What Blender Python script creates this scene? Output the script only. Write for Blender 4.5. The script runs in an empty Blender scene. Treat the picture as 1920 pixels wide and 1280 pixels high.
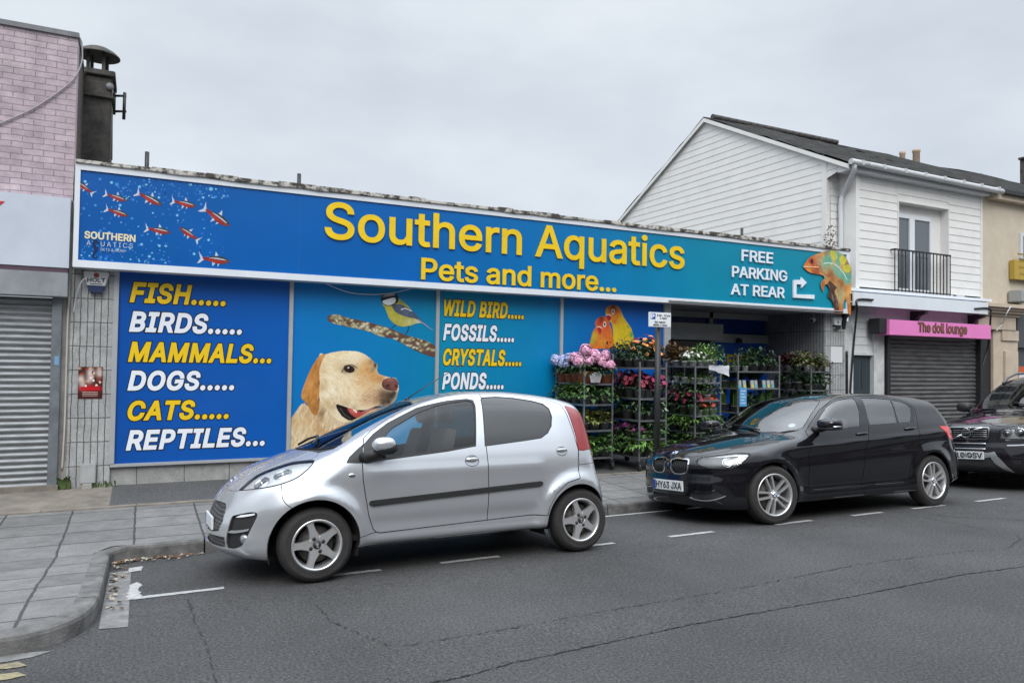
import bpy, bmesh, math, random
import numpy as np
from mathutils import Vector, Matrix, geometry
R = math.radians
random.seed(7)
RNG = np.random.default_rng(7)
SC = bpy.context.scene
COL = SC.collection

# ------------------------------------------------------------------ camera
F_PX, YAW, PIT, ROL, CAM_H = 1393.85, 0.4624, 0.0262, 0.0150, 1.6842
_F = np.array([math.sin(YAW)*math.cos(PIT), math.cos(YAW)*math.cos(PIT), math.sin(PIT)])
_R0 = np.array([math.cos(YAW), -math.sin(YAW), 0.0]); _U0 = np.cross(_R0, _F)
_RT = _R0*math.cos(ROL) + _U0*math.sin(ROL); _UP = -_R0*math.sin(ROL) + _U0*math.cos(ROL)
cd = bpy.data.cameras.new('camera'); cam = bpy.data.objects.new('camera', cd); COL.objects.link(cam)
cd.sensor_width = 36; cd.lens = F_PX/1920*36; cd.clip_end = 2000; cd.clip_start = 0.05
M = Matrix.Identity(4)
for i in range(3):
    M[i][0] = _RT[i]; M[i][1] = _UP[i]; M[i][2] = -_F[i]
M[2][3] = CAM_H
cam.matrix_world = M
SC.camera = cam

# ------------------------------------------------------------------ light
W = bpy.data.worlds.new('World'); SC.world = W; W.use_nodes = True
wt = W.node_tree; wt.nodes.clear()
def wn(t, **k):
    n = wt.nodes.new(t)
    for a, v in k.items(): setattr(n, a, v)
    return n
SUN_EL, SUN_ROT = R(44), R(205)
sky = wn('ShaderNodeTexSky', sky_type='NISHITA', sun_disc=False, sun_elevation=SUN_EL, sun_rotation=SUN_ROT)
bg1 = wn('ShaderNodeBackground'); bg1.inputs[1].default_value = 0.05
wt.links.new(sky.outputs[0], bg1.inputs[0])
# the cloud deck: an even grey layer, soft blotches, brighter towards the zenith
tc = wn('ShaderNodeTexCoord'); sep = wn('ShaderNodeSeparateXYZ'); wt.links.new(tc.outputs['Generated'], sep.inputs[0])
mp = wn('ShaderNodeMapping'); mp.inputs['Scale'].default_value = (1.3, 1.3, 3.0); wt.links.new(tc.outputs['Generated'], mp.inputs[0])
nz = wn('ShaderNodeTexNoise'); nz.inputs['Scale'].default_value = 2.6; nz.inputs['Detail'].default_value = 5; nz.inputs['Roughness'].default_value = .5
wt.links.new(mp.outputs[0], nz.inputs[0])
cr = wn('ShaderNodeValToRGB'); cr.color_ramp.elements[0].position = .3; cr.color_ramp.elements[1].position = .72
cr.color_ramp.elements[0].color = (.435, .48, .535, 1); cr.color_ramp.elements[1].color = (.565, .605, .65, 1)
wt.links.new(nz.outputs[0], cr.inputs[0])
el = wn('ShaderNodeMapRange'); el.inputs[1].default_value = .42; el.inputs[2].default_value = .95; el.inputs[3].default_value = 1.0; el.inputs[4].default_value = 3.9
el.interpolation_type = 'SMOOTHSTEP'
wt.links.new(sep.outputs[2], el.inputs[0])
bg2 = wn('ShaderNodeBackground'); wt.links.new(cr.outputs[0], bg2.inputs[0]); wt.links.new(el.outputs[0], bg2.inputs[1])
mx = wn('ShaderNodeMixShader'); mx.inputs[0].default_value = .93
wt.links.new(bg1.outputs[0], mx.inputs[1]); wt.links.new(bg2.outputs[0], mx.inputs[2])
wo = wn('ShaderNodeOutputWorld'); wt.links.new(mx.outputs[0], wo.inputs[0])
sl = bpy.data.lights.new('sun', 'SUN'); sl.energy = 1.5; sl.angle = R(40); sl.color = (1, .97, .93)
so = bpy.data.objects.new('sun', sl); COL.objects.link(so)
so.rotation_euler = (R(90)-SUN_EL, 0, R(-25)); so.location = (0, -5, 20)
SC.view_settings.view_transform = 'Standard'; SC.view_settings.look = 'None'; SC.view_settings.gamma = 1
SC.view_settings.exposure = 0.55
SC.cycles.max_bounces = 8

# ------------------------------------------------------------------ helpers
def lin(h):
    if isinstance(h, (tuple, list)): c = [v/255 for v in h]
    else:
        h = h.lstrip('#'); c = [int(h[i:i+2], 16)/255 for i in (0, 2, 4)]
    return tuple(v/12.92 if v <= .04045 else ((v+.055)/1.055)**2.4 for v in c)
def at(px, py, Y):                       # photo pixel -> (x, z) on the upright plane y = Y
    d = _F + _RT*(px-960)/F_PX + _UP*(640-py)/F_PX
    t = Y/d[1]; return d[0]*t, CAM_H + d[2]*t
def tag(o, label=None, cat=None, group=None, kind=None):
    for k, v in (('label', label), ('category', cat), ('group', group), ('kind', kind)):
        if v: o[k] = v
    return o
def empty(name, loc=(0, 0, 0), rz=0.0, parent=None):
    o = bpy.data.objects.new(name, None); COL.objects.link(o); o.location = loc; o.rotation_euler[2] = rz
    o.empty_display_size = .1
    if parent: o.parent = parent
    return o
def link_mesh(name, me, mat=None, parent=None):
    o = bpy.data.objects.new(name, me); COL.objects.link(o)
    if mat is not None:
        for m in (mat if isinstance(mat, (list, tuple)) else [mat]): me.materials.append(m)
    if parent: o.parent = parent
    return o
class MB:
    def __init__(s): s.v = []; s.f = []; s.m = []; s.sm = []
    def add(s, vs, fs, mi=0, smooth=False):
        o = len(s.v); s.v += [tuple(map(float, v)) for v in vs]
        for f in fs: s.f.append([i+o for i in f]); s.m.append(mi); s.sm.append(smooth)
        return s
    def box(s, x0, x1, y0, y1, z0, z1, mi=0):
        v = [(x, y, z) for x in (x0, x1) for y in (y0, y1) for z in (z0, z1)]
        return s.add(v, [(0, 1, 3, 2), (4, 6, 7, 5), (0, 4, 5, 1), (2, 3, 7, 6), (0, 2, 6, 4), (1, 5, 7, 3)], mi)
    def quad(s, a, b, c, d, mi=0): return s.add([a, b, c, d], [(0, 1, 2, 3)], mi)
    def prism(s, pts, y0, y1, mi=0):     # outline in (x,z) pushed through y
        n = len(pts); v = [(p[0], y0, p[1]) for p in pts] + [(p[0], y1, p[1]) for p in pts]
        return s.add(v, [tuple(range(n)), tuple(range(2*n-1, n-1, -1))] + [(i, i+n, (i+1) % n+n, (i+1) % n) for i in range(n)], mi)
    def prism_x(s, pts, x0, x1, mi=0):   # outline in (y,z) pushed through x
        n = len(pts); v = [(x0, p[0], p[1]) for p in pts] + [(x1, p[0], p[1]) for p in pts]
        return s.add(v, [tuple(range(n)), tuple(range(2*n-1, n-1, -1))] + [(i, i+n, (i+1) % n+n, (i+1) % n) for i in range(n)], mi)
    def prism_z(s, pts, z0, z1, mi=0):
        n = len(pts); v = [(p[0], p[1], z0) for p in pts] + [(p[0], p[1], z1) for p in pts]
        return s.add(v, [tuple(range(n)), tuple(range(2*n-1, n-1, -1))] + [(i, i+n, (i+1) % n+n, (i+1) % n) for i in range(n)], mi)
    def tube(s, pts, r, n=8, mi=0, cap=True):
        P = [Vector(p) for p in pts]; rr = r if isinstance(r, (list, tuple)) else [r]*len(P)
        vs = []; fs = []; up = None
        for i, p in enumerate(P):
            d = (P[min(i+1, len(P)-1)]-P[max(i-1, 0)]).normalized()
            if up is None: up = Vector((0, 0, 1)) if abs(d.z) < .9 else Vector((1, 0, 0))
            a = d.cross(up).normalized(); b = a.cross(d).normalized(); up = b
            for k in range(n):
                t = 2*math.pi*k/n; vs.append(p+a*math.cos(t)*rr[i]+b*math.sin(t)*rr[i])
        for i in range(len(P)-1):
            for k in range(n): fs.append((i*n+k, i*n+(k+1) % n, (i+1)*n+(k+1) % n, (i+1)*n+k))
        s.add(vs, fs, mi, True)
        if cap:
            o = len(s.v)-len(vs); s.f.append([o+k for k in range(n)][::-1]); s.m.append(mi); s.sm.append(False)
            s.f.append([o+(len(P)-1)*n+k for k in range(n)]); s.m.append(mi); s.sm.append(False)
        return s
    def lathe(s, prof, n=24, mi=0, c=(0, 0, 0), axis='z'):
        vs = []
        for r, h in prof:
            for k in range(n):
                t = 2*math.pi*k/n; q = (r*math.cos(t), r*math.sin(t), h)
                if axis == 'y': q = (q[0], q[2], q[1])
                if axis == 'x': q = (q[2], q[0], q[1])
                vs.append((q[0]+c[0], q[1]+c[1], q[2]+c[2]))
        fs = [(i*n+k, i*n+(k+1) % n, (i+1)*n+(k+1) % n, (i+1)*n+k) for i in range(len(prof)-1) for k in range(n)]
        return s.add(vs, fs, mi, True)
    def build(s, name, mat=None, parent=None, bevel=0, fix=True):
        me = bpy.data.meshes.new(name); me.from_pydata(s.v, [], s.f)
        me.polygons.foreach_set('material_index', s.m); me.polygons.foreach_set('use_smooth', s.sm)
        if fix or bevel:
            bm = bmesh.new(); bm.from_mesh(me)
            if bevel:
                bmesh.ops.remove_doubles(bm, verts=bm.verts, dist=1e-5)
            bmesh.ops.recalc_face_normals(bm, faces=bm.faces)
            if bevel:
                ed = [e for e in bm.edges if len(e.link_faces) == 2 and e.calc_face_angle(0) > .6]
                bmesh.ops.bevel(bm, geom=ed, offset=bevel, segments=2, affect='EDGES', clamp_overlap=True)
            bm.to_mesh(me); bm.free()
        return link_mesh(name, me, mat, parent)

# ------------------------------------------------------------------ materials
def mat(name, col=(.5, .5, .5), rough=.6, metal=0., spec=.5, coat=0., noise=0., nscale=8., bump=0., bscale=60., emit=None, ior=1.45, streak=0., col2=None, dirt=0.):
    m = bpy.data.materials.new(name); m.use_nodes = True; t = m.node_tree; b = t.nodes['Principled BSDF']
    b.inputs['Base Color'].default_value = (*col, 1); b.inputs['Roughness'].default_value = rough
    b.inputs['Metallic'].default_value = metal; b.inputs['Specular IOR Level'].default_value = spec
    b.inputs['Coat Weight'].default_value = coat; b.inputs['Coat Roughness'].default_value = .04
    tcn = t.nodes.new('ShaderNodeTexCoord')
    last = None
    if noise or col2 or streak:
        n = t.nodes.new('ShaderNodeTexNoise'); n.inputs['Scale'].default_value = nscale; n.inputs['Detail'].default_value = 6; n.inputs['Roughness'].default_value = .65
        if streak:
            mpn = t.nodes.new('ShaderNodeMapping'); mpn.inputs['Scale'].default_value = (1, 1, 1/streak); t.links.new(tcn.outputs['Object'], mpn.inputs[0]); t.links.new(mpn.outputs[0], n.inputs[0])
        else: t.links.new(tcn.outputs['Object'], n.inputs[0])
        r = t.nodes.new('ShaderNodeValToRGB'); r.color_ramp.elements[0].position = .32; r.color_ramp.elements[1].position = .7
        c2 = col2 or tuple(v*(1-noise) for v in col); c1 = col if col2 else tuple(min(1, v*(1+noise)) for v in col)
        r.color_ramp.elements[0].color = (*c2, 1); r.color_ramp.elements[1].color = (*c1, 1)
        t.links.new(n.outputs[0], r.inputs[0]); t.links.new(r.outputs[0], b.inputs['Base Color'])
    if bump:
        n2 = t.nodes.new('ShaderNodeTexNoise'); n2.inputs['Scale'].default_value = bscale; n2.inputs['Detail'].default_value = 4
        t.links.new(tcn.outputs['Object'], n2.inputs[0])
        bp = t.nodes.new('ShaderNodeBump'); bp.inputs['Strength'].default_value = bump; bp.inputs['Distance'].default_value = .01
        t.links.new(n2.outputs[0], bp.inputs['Height']); t.links.new(bp.outputs[0], b.inputs['Normal'])
    return m
def nodes(m): return m.node_tree, m.node_tree.nodes['Principled BSDF']
def vcol_mat(name, rough=.5, spec=.4, coat=0.):
    m = mat(name, rough=rough, spec=spec, coat=coat); t, b = nodes(m)
    a = t.nodes.new('ShaderNodeVertexColor'); a.layer_name = 'Col'; t.links.new(a.outputs[0], b.inputs['Base Color']); return m
WHITE_ALU = mat('white_powder_coat', lin('#d3d8de'), .45, noise=.05, nscale=3, streak=4)
GREY_ALU = mat('grey_aluminium', lin('#a9adb0'), .45, metal=.3, noise=.07, nscale=4)
BLACK = mat('black_plastic', (.012, .012, .013), .45)
BLACKM = mat('black_metal', (.018, .018, .02), .5, noise=.3, nscale=20)
STEEL = mat('galvanised_steel', (.27, .28, .285), .42, metal=.7, noise=.2, nscale=25)
CABLEW = mat('white_cable', lin('#c9ccd0'), .5)
YELLOW = mat('yellow_letter', lin('#e3bd14'), .4, noise=.05, nscale=6)
WHITEP = mat('white_print', lin('#dfe4ec'), .4)
INK = mat('black_print', lin('#0b0d1c'), .4)

# ------------------------------------------------------------------ lettering
_caps = {}
try:                                      # Blender's own grotesque, if this build ships it; else its built-in face
    FONT = bpy.data.fonts.load(bpy.utils.system_resource('DATAFILES', path='fonts')+'/Inter.woff2')
except Exception: FONT = None
def _wind(Q, C):
    w = np.zeros(len(Q), int)
    for P in C:
        A, B = P, np.roll(P, -1, 0)
        for (xa, ya), (xb, yb) in zip(A, B):
            if ya == yb: continue
            k = ((ya > Q[:, 1]) != (yb > Q[:, 1])) & (Q[:, 0] < (xb-xa)*(Q[:, 1]-ya)/(yb-ya)+xa); w += k*(1 if yb > ya else -1)
    return w
_tc = {}
def contours(body, shear, space):
    if (body, shear, space) in _tc: return [c.copy() for c in _tc[(body, shear, space)]]
    cu = bpy.data.curves.new('t', 'FONT'); cu.body = body; cu.shear = shear; cu.space_character = space; cu.size = 1
    if FONT: cu.font = FONT
    ob = bpy.data.objects.new('t', cu); COL.objects.link(ob); dg = bpy.context.evaluated_depsgraph_get(); dg.update()
    cc = ob.to_curve(dg); out = []
    for sp in cc.splines:
        bp = sp.bezier_points; n = len(bp); P = []
        for i in range(n):
            p0, p3 = bp[i].co, bp[(i+1) % n].co; p1, p2 = bp[i].handle_right, bp[(i+1) % n].handle_left
            ch = (p3-p0).length; bow = (p1-p0).length+(p2-p1).length+(p3-p2).length; k = 1 if bow < ch*1.002 else 5
            for t in np.arange(k)/k: q = p0*(1-t)**3+p1*3*t*(1-t)**2+p2*3*t*t*(1-t)+p3*t**3; P.append((q.x, q.y))
        Q = [P[0]]
        for q in P[1:]:
            if abs(q[0]-Q[-1][0])+abs(q[1]-Q[-1][1]) > 1e-4: Q.append(q)
        if len(Q) > 2: out.append(np.array(Q))
    ob.to_curve_clear(); bpy.data.objects.remove(ob); bpy.data.curves.remove(cu); _tc[(body, shear, space)] = [c.copy() for c in out]
    return out
def text_mesh(body, bold=0., shear=0., extrude=0., space=1.0):
    C = contours(body, shear, space)
    area = lambda P: .5*np.sum(P[:, 0]*np.roll(P[:, 1], -1)-np.roll(P[:, 0], -1)*P[:, 1])
    big = max(C, key=lambda P: abs(area(P))); sg = 1 if area(big) < 0 else -1
    O = []
    for P in C:                                 # fatten every outline along its own normals
        d = np.roll(P, -1, 0)-P; d /= np.linalg.norm(d, axis=1)[:, None]; n1 = np.stack([-d[:, 1], d[:, 0]], 1)*sg; n0 = np.roll(n1, 1, 0)
        m = n0+n1; m /= np.maximum(np.sum(m*n1, 1), .35)[:, None]; O.append(P+m*bold)
    pts = []; ed = []
    for P in O: o = len(pts); n = len(P); pts += [Vector(p_) for p_ in P]; ed += [(o+i, o+(i+1) % n) for i in range(n)]
    vo, eo, fo, *_ = geometry.delaunay_2d_cdt(pts, ed, [], 0, 1e-6)
    V = np.array([(v[0], v[1]) for v in vo]); F_ = np.array([f for f in fo if len(f) == 3]); F_ = F_[_wind(V[F_].mean(1), O) != 0]
    A = V[F_]; cr_ = (A[:, 1, 0]-A[:, 0, 0])*(A[:, 2, 1]-A[:, 0, 1])-(A[:, 1, 1]-A[:, 0, 1])*(A[:, 2, 0]-A[:, 0, 0]); F_[cr_ < 0] = F_[cr_ < 0][:, ::-1]
    ids, inv = np.unique(F_, return_inverse=True); V = V[ids]; F_ = inv.reshape(-1, 3); n = len(V)
    vs = [(x, y, extrude) for x, y in V]; fs = [list(map(int, f)) for f in F_]
    if extrude:
        vs += [(x, y, -extrude) for x, y in V]; es = set()
        for f in fs[:]:
            for i in range(3): es.add((f[i], f[(i+1) % 3]))
        fs += [[b_, a_, a_+n, b_+n] for (a_, b_) in es if (b_, a_) not in es]
    me = bpy.data.meshes.new('t'); me.from_pydata(vs, [], fs); me.update(); return me
def lettering(name, body, x0, x1, z0, cap, Y, matl, parent=None, bold=.02, shear=0., depth=.003, space=1.0, z1=None, grow=0.):
    """text standing in the plane y = Y (facing -y), fitted between x0 and x1, baseline z0 (z1 at the right end)"""
    me = text_mesh(body, bold, shear, .5, space)
    if 'k' not in _caps:
        q = text_mesh('H'); zz = [v.co.y for v in q.vertices]; _caps['k'] = max(zz)-min(zz)
    n = len(me.vertices); a = np.empty(n*3); me.vertices.foreach_get('co', a); a = a.reshape(n, 3)
    x = a[:, 0]; mn, mx_ = x.min()+bold, x.max()-bold
    if grow:
        base = text_mesh(body, bold-grow, shear, 0, space); bx = [v.co.x for v in base.vertices]; mn, mx_ = min(bx)+bold-grow, max(bx)-bold+grow
    X = x0 + (x-mn)/(mx_-mn)*(x1-x0); k = cap/_caps['k']
    Z = z0 + a[:, 1]*k + ((z1-z0)*(X-x0)/(x1-x0) if z1 is not None else 0)
    Yv = Y - (a[:, 2]+.5)*depth
    me.vertices.foreach_set('co', np.stack([X, Yv, Z], 1).ravel()); me.update()
    me.name = name
    return link_mesh(name, me, matl, parent)

# ------------------------------------------------------------------ printed pictures: painted on a fine grid of coloured cells
def spline(pts, k=6, closed=True):
    P = np.array(pts, float); n = len(P); out = []
    for i in range(n if closed else n-1):
        p0, p1, p2, p3 = (P[(i+j) % n] if closed else P[min(max(i+j, 0), n-1)] for j in (-1, 0, 1, 2))
        for t in np.arange(k)/k:
            out.append(.5*((2*p1)+(-p0+p2)*t+(2*p0-5*p1+4*p2-p3)*t*t+(-p0+3*p1-3*p2+p3)*t**3))
    if not closed: out.append(P[-1])
    return np.array(out)
class Canvas:
    def __init__(s, x0, x1, z0, z1, res):
        s.x0, s.z0, s.res = x0, z0, res
        s.nx, s.nz = int((x1-x0)/res)+1, int((z1-z0)/res)+1
        s.X, s.Z = np.meshgrid(x0+(np.arange(s.nx)+.5)*res, z0+(np.arange(s.nz)+.5)*res)
        s.c = np.zeros((s.nz, s.nx, 3)); s.a = np.zeros((s.nz, s.nx), bool)
    def inside(s, P):
        r = np.zeros(s.X.shape, bool); n = len(P)
        for i in range(n):
            (xa, za), (xb, zb) = P[i], P[(i+1) % n]
            if za == zb: continue
            k = ((za > s.Z) != (zb > s.Z)) & (s.X < (xb-xa)*(s.Z-za)/(zb-za)+xa); r ^= k
        return r
    def poly(s, P, col, alpha=True, clip=None):
        m = s.inside(P)
        if clip is not None: m &= clip
        s.c[m] = lin(col) if isinstance(col, str) else col
        if alpha: s.a |= m
        return m
    def ell(s, c, rx, rz, col, rot=0., alpha=False, clip=None):
        dx, dz = s.X-c[0], s.Z-c[1]; ca, sa = math.cos(rot), math.sin(rot)
        m = ((dx*ca+dz*sa)/rx)**2+((-dx*sa+dz*ca)/rz)**2 < 1
        if clip is not None: m &= clip
        s.c[m] = lin(col)
        if alpha: s.a |= m
        return m
    def blob(s, c, r, col, k=.8, rz=None, rot=0., clip=None):
        dx, dz = s.X-c[0], s.Z-c[1]; ca, sa = math.cos(rot), math.sin(rot); rz = rz or r
        w = k*np.exp(-((dx*ca+dz*sa)/r)**2-((-dx*sa+dz*ca)/rz)**2)
        if clip is not None: w = w*clip
        s.c = s.c*(1-w[..., None])+np.array(lin(col))*w[..., None]
    def stroke(s, pts, wd, col, clip=None, alpha=False):
        m = np.zeros(s.X.shape, bool)
        for (a, b) in zip(pts[:-1], pts[1:]):
            a = np.array(a); b = np.array(b); d = b-a; L = max(1e-9, d@d)
            t = np.clip(((s.X-a[0])*d[0]+(s.Z-a[1])*d[1])/L, 0, 1)
            m |= (s.X-a[0]-t*d[0])**2+(s.Z-a[1]-t*d[1])**2 < (wd/2)**2
        if clip is not None: m &= clip
        s.c[m] = lin(col)
        if alpha: s.a |= m
        return m
    def mottle(s, amt, size, mask=None, seed=0):
        g = np.random.default_rng(seed); n = np.zeros(s.X.shape)
        for k, w in ((1, 1.), (2, .6), (4, .4)):
            gx = max(3, int(s.nx*s.res/size*k)+2); gz = max(3, int(s.nz*s.res/size*k)+2); q = g.normal(size=(gz, gx))
            u = np.linspace(0, gx-1.001, s.nx); v = np.linspace(0, gz-1.001, s.nz); ui = u.astype(int); vi = v.astype(int); fu = (u-ui)[None]; fv = (v-vi)[:, None]
            n += w*((q[vi][:, ui]*(1-fv)+q[vi+1][:, ui]*fv)*(1-fu)+(q[vi][:, ui+1]*(1-fv)+q[vi+1][:, ui+1]*fv)*fu)
        f = np.exp(n*amt)
        if mask is not None: f = np.where(mask, f, 1)
        s.c = np.clip(s.c*f[..., None], 0, 1)
    def build(s, name, Y, matl, parent=None):
        iz, ix = np.nonzero(s.a); idx = -np.ones((s.nz+1, s.nx+1), int)
        for dz in (0, 1):
            for dx in (0, 1): idx[iz+dz, ix+dx] = 0
        vz, vx = np.nonzero(idx == 0); idx[vz, vx] = np.arange(len(vz))
        co = np.stack([s.x0+vx*s.res, np.full(len(vz), Y), s.z0+vz*s.res], 1)
        f = np.stack([idx[iz, ix], idx[iz, ix+1], idx[iz+1, ix+1], idx[iz+1, ix]], 1)
        me = bpy.data.meshes.new(name); me.from_pydata(co.tolist(), [], f.tolist())
        ca = me.color_attributes.new('Col', 'FLOAT_COLOR', 'CORNER')
        col = np.concatenate([s.c[iz, ix], np.ones((len(iz), 1))], 1); ca.data.foreach_set('color', np.repeat(col, 4, 0).ravel())
        return link_mesh(name, me, matl, parent)
PRINT = vcol_mat('vinyl_print', .42)
# ================================================================== SETTING
SL = .085
def zr(y):                                # road level: flat crown, cambered towards the gutter
    t = (y-5.5)/.15
    return -SL*.15*(math.log1p(math.exp(t)) if t < 40 else t)
def zp(y): return -.053+.025*(y-7.65)     # pavement level
D = 10.75; ZF = zp(D)                     # shop fronts
def gnd(px, py):
    d = _F + _RT*(px-960)/F_PX + _UP*(640-py)/F_PX; lo, hi = .1, 60
    for _ in range(50):
        t = (lo+hi)/2
        if CAM_H+d[2]*t > zr(d[1]*t): lo = t
        else: hi = t
    return d[0]*t, d[1]*t

def asphalt(name, c, light=.35):
    m = mat(name, c, .82, spec=.35); t, b = nodes(m); L = t.links.new
    g = t.nodes.new('ShaderNodeNewGeometry')
    def N(tp, **k):
        n = t.nodes.new(tp)
        for a, v in k.items(): n.inputs[a].default_value = v
        return n
    big = N('ShaderNodeTexNoise', Scale=.7, Detail=5, Roughness=.6); L(g.outputs['Position'], big.inputs[0])
    mid = N('ShaderNodeTexNoise', Scale=55, Detail=5, Roughness=.85); L(g.outputs['Position'], mid.inputs[0])
    vor = N('ShaderNodeTexVoronoi', Scale=90); L(g.outputs['Position'], vor.inputs[0])
    r1 = t.nodes.new('ShaderNodeValToRGB'); r1.color_ramp.elements[0].position = .3; r1.color_ramp.elements[1].position = .72
    r1.color_ramp.elements[0].color = (*[v*.74 for v in c], 1); r1.color_ramp.elements[1].color = (*[v*1.2 for v in c], 1); L(big.outputs[0], r1.inputs[0])
    r2 = t.nodes.new('ShaderNodeValToRGB'); r2.color_ramp.elements[0].position = .40; r2.color_ramp.elements[1].position = .62
    r2.color_ramp.elements[0].color = (.3, .3, .3, 1); r2.color_ramp.elements[1].color = (1.8, 1.8, 1.85, 1); L(mid.outputs[0], r2.inputs[0])
    mu = t.nodes.new('ShaderNodeMixRGB'); mu.blend_type = 'MULTIPLY'; mu.inputs[0].default_value = .85; L(r1.outputs[0], mu.inputs[1]); L(r2.outputs[0], mu.inputs[2])
    sp = N('ShaderNodeSeparateColor'); L(vor.outputs['Color'], sp.inputs[0])
    gt = t.nodes.new('ShaderNodeMath'); gt.operation = 'GREATER_THAN'; gt.inputs[1].default_value = .965; L(sp.outputs[0], gt.inputs[0])
    lt = t.nodes.new('ShaderNodeMath'); lt.operation = 'LESS_THAN'; lt.inputs[1].default_value = .4; L(vor.outputs['Distance'], lt.inputs[0])
    an = t.nodes.new('ShaderNodeMath'); an.operation = 'MULTIPLY'; L(gt.outputs[0], an.inputs[0]); L(lt.outputs[0], an.inputs[1])
    an2 = t.nodes.new('ShaderNodeMath'); an2.operation = 'MULTIPLY'; an2.inputs[1].default_value = light; L(an.outputs[0], an2.inputs[0])
    mm = t.nodes.new('ShaderNodeMixRGB'); mm.inputs[2].default_value = (.42, .42, .42, 1); L(an2.outputs[0], mm.inputs[0]); L(mu.outputs[0], mm.inputs[1]); L(mm.outputs[0], b.inputs['Base Color'])
    bp = t.nodes.new('ShaderNodeBump'); bp.inputs['Strength'].default_value = .9; bp.inputs['Distance'].default_value = .008; L(mid.outputs[0], bp.inputs['Height']); L(bp.outputs[0], b.inputs['Normal'])
    return m
ASPH = asphalt('asphalt', (.060, .0595, .0585), .22); ASPH2 = asphalt('asphalt_patch', (.0595, .0595, .060), .24); ASPH3 = asphalt('footway_asphalt', (.085, .085, .083), .1)

def slab_mat(name, c1, c2, bw, bh, mortar, joint=(.05, .05, .05), offset=0., plane='xy', rough=.8):
    m = mat(name, c1, rough); t, b = nodes(m); L = t.links.new
    g = t.nodes.new('ShaderNodeNewGeometry'); cb = t.nodes.new('ShaderNodeSeparateXYZ'); L(g.outputs['Position'], cb.inputs[0])
    co = t.nodes.new('ShaderNodeCombineXYZ'); L(cb.outputs[{'x': 0, 'y': 1, 'z': 2}[plane[0]]], co.inputs[0]); L(cb.outputs[{'x': 0, 'y': 1, 'z': 2}[plane[1]]], co.inputs[1])
    wv = t.nodes.new('ShaderNodeTexNoise'); wv.inputs['Scale'].default_value = 5.5; wv.inputs['Detail'].default_value = 3; L(g.outputs['Position'], wv.inputs[0])
    wm = t.nodes.new('ShaderNodeVectorMath'); wm.operation = 'MULTIPLY_ADD'; wm.inputs[1].default_value = (.028, .022, 0); L(wv.outputs['Color'], wm.inputs[0]); L(co.outputs[0], wm.inputs[2])
    br = t.nodes.new('ShaderNodeTexBrick'); br.offset = offset; br.squash = 1
    for k, v in (('Scale', 1.), ('Mortar Size', mortar), ('Mortar Smooth', .25), ('Bias', 0.), ('Brick Width', bw), ('Row Height', bh)): br.inputs[k].default_value = v
    br.inputs['Color1'].default_value = (*c1, 1); br.inputs['Color2'].default_value = (*c2, 1); br.inputs['Mortar'].default_value = (*joint, 1)
    L(wm.outputs[0], br.inputs[0])
    n = t.nodes.new('ShaderNodeTexNoise'); n.inputs['Scale'].default_value = 5; n.inputs['Detail'].default_value = 8; n.inputs['Roughness'].default_value = .75; L(g.outputs['Position'], n.inputs[0])
    r = t.nodes.new('ShaderNodeValToRGB'); r.color_ramp.elements[0].position = .3; r.color_ramp.elements[1].position = .7; r.color_ramp.elements[0].color = (.62, .62, .62, 1); r.color_ramp.elements[1].color = (1.12, 1.12, 1.12, 1); L(n.outputs[0], r.inputs[0])
    n3 = t.nodes.new('ShaderNodeTexNoise'); n3.inputs['Scale'].default_value = 140; n3.inputs['Detail'].default_value = 2; L(g.outputs['Position'], n3.inputs[0])
    r3 = t.nodes.new('ShaderNodeValToRGB'); r3.color_ramp.elements[0].position = .35; r3.color_ramp.elements[1].position = .65; r3.color_ramp.elements[0].color = (.72, .72, .72, 1); r3.color_ramp.elements[1].color = (1.2, 1.2, 1.2, 1); L(n3.outputs[0], r3.inputs[0])
    mu = t.nodes.new('ShaderNodeMixRGB'); mu.blend_type = 'MULTIPLY'; mu.inputs[0].default_value = 1; L(br.outputs[0], mu.inputs[1]); L(r.outputs[0], mu.inputs[2])
    mu2 = t.nodes.new('ShaderNodeMixRGB'); mu2.blend_type = 'MULTIPLY'; mu2.inputs[0].default_value = .8; L(mu.outputs[0], mu2.inputs[1]); L(r3.outputs[0], mu2.inputs[2]); L(mu2.outputs[0], b.inputs['Base Color'])
    bp = t.nodes.new('ShaderNodeBump'); bp.inputs['Strength'].default_value = .6; bp.inputs['Distance'].default_value = .006; bp.invert = True; L(br.outputs['Fac'], bp.inputs['Height'])
    bp2 = t.nodes.new('ShaderNodeBump'); bp2.inputs['Strength'].default_value = .25; bp2.inputs['Distance'].default_value = .004; L(n3.outputs[0], bp2.inputs['Height']); L(bp.outputs[0], bp2.inputs['Normal']); L(bp2.outputs[0], b.inputs['Normal'])
    return m
SLAB = slab_mat('paving_slabs', (.195, .192, .186), (.148, .147, .143), .60, .44, .011)
KERB = mat('kerb_concrete', (.125, .122, .118), .85, noise=.5, nscale=6, bump=.5, bscale=90)
CONC = mat('worn_concrete', (.25, .22, .18), .85, col2=(.12, .108, .092), nscale=3.5, bump=.5, bscale=60)
CHAN = mat('channel_concrete', (.165, .163, .16), .85, noise=.35, nscale=9, bump=.4, bscale=90)
MARK = mat('road_paint', (.46, .46, .45), .7, col2=(.24, .24, .24), nscale=28)
MARKY = mat('road_paint_yellow', (.36, .30, .16), .75, col2=(.09, .085, .07), nscale=14)

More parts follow.
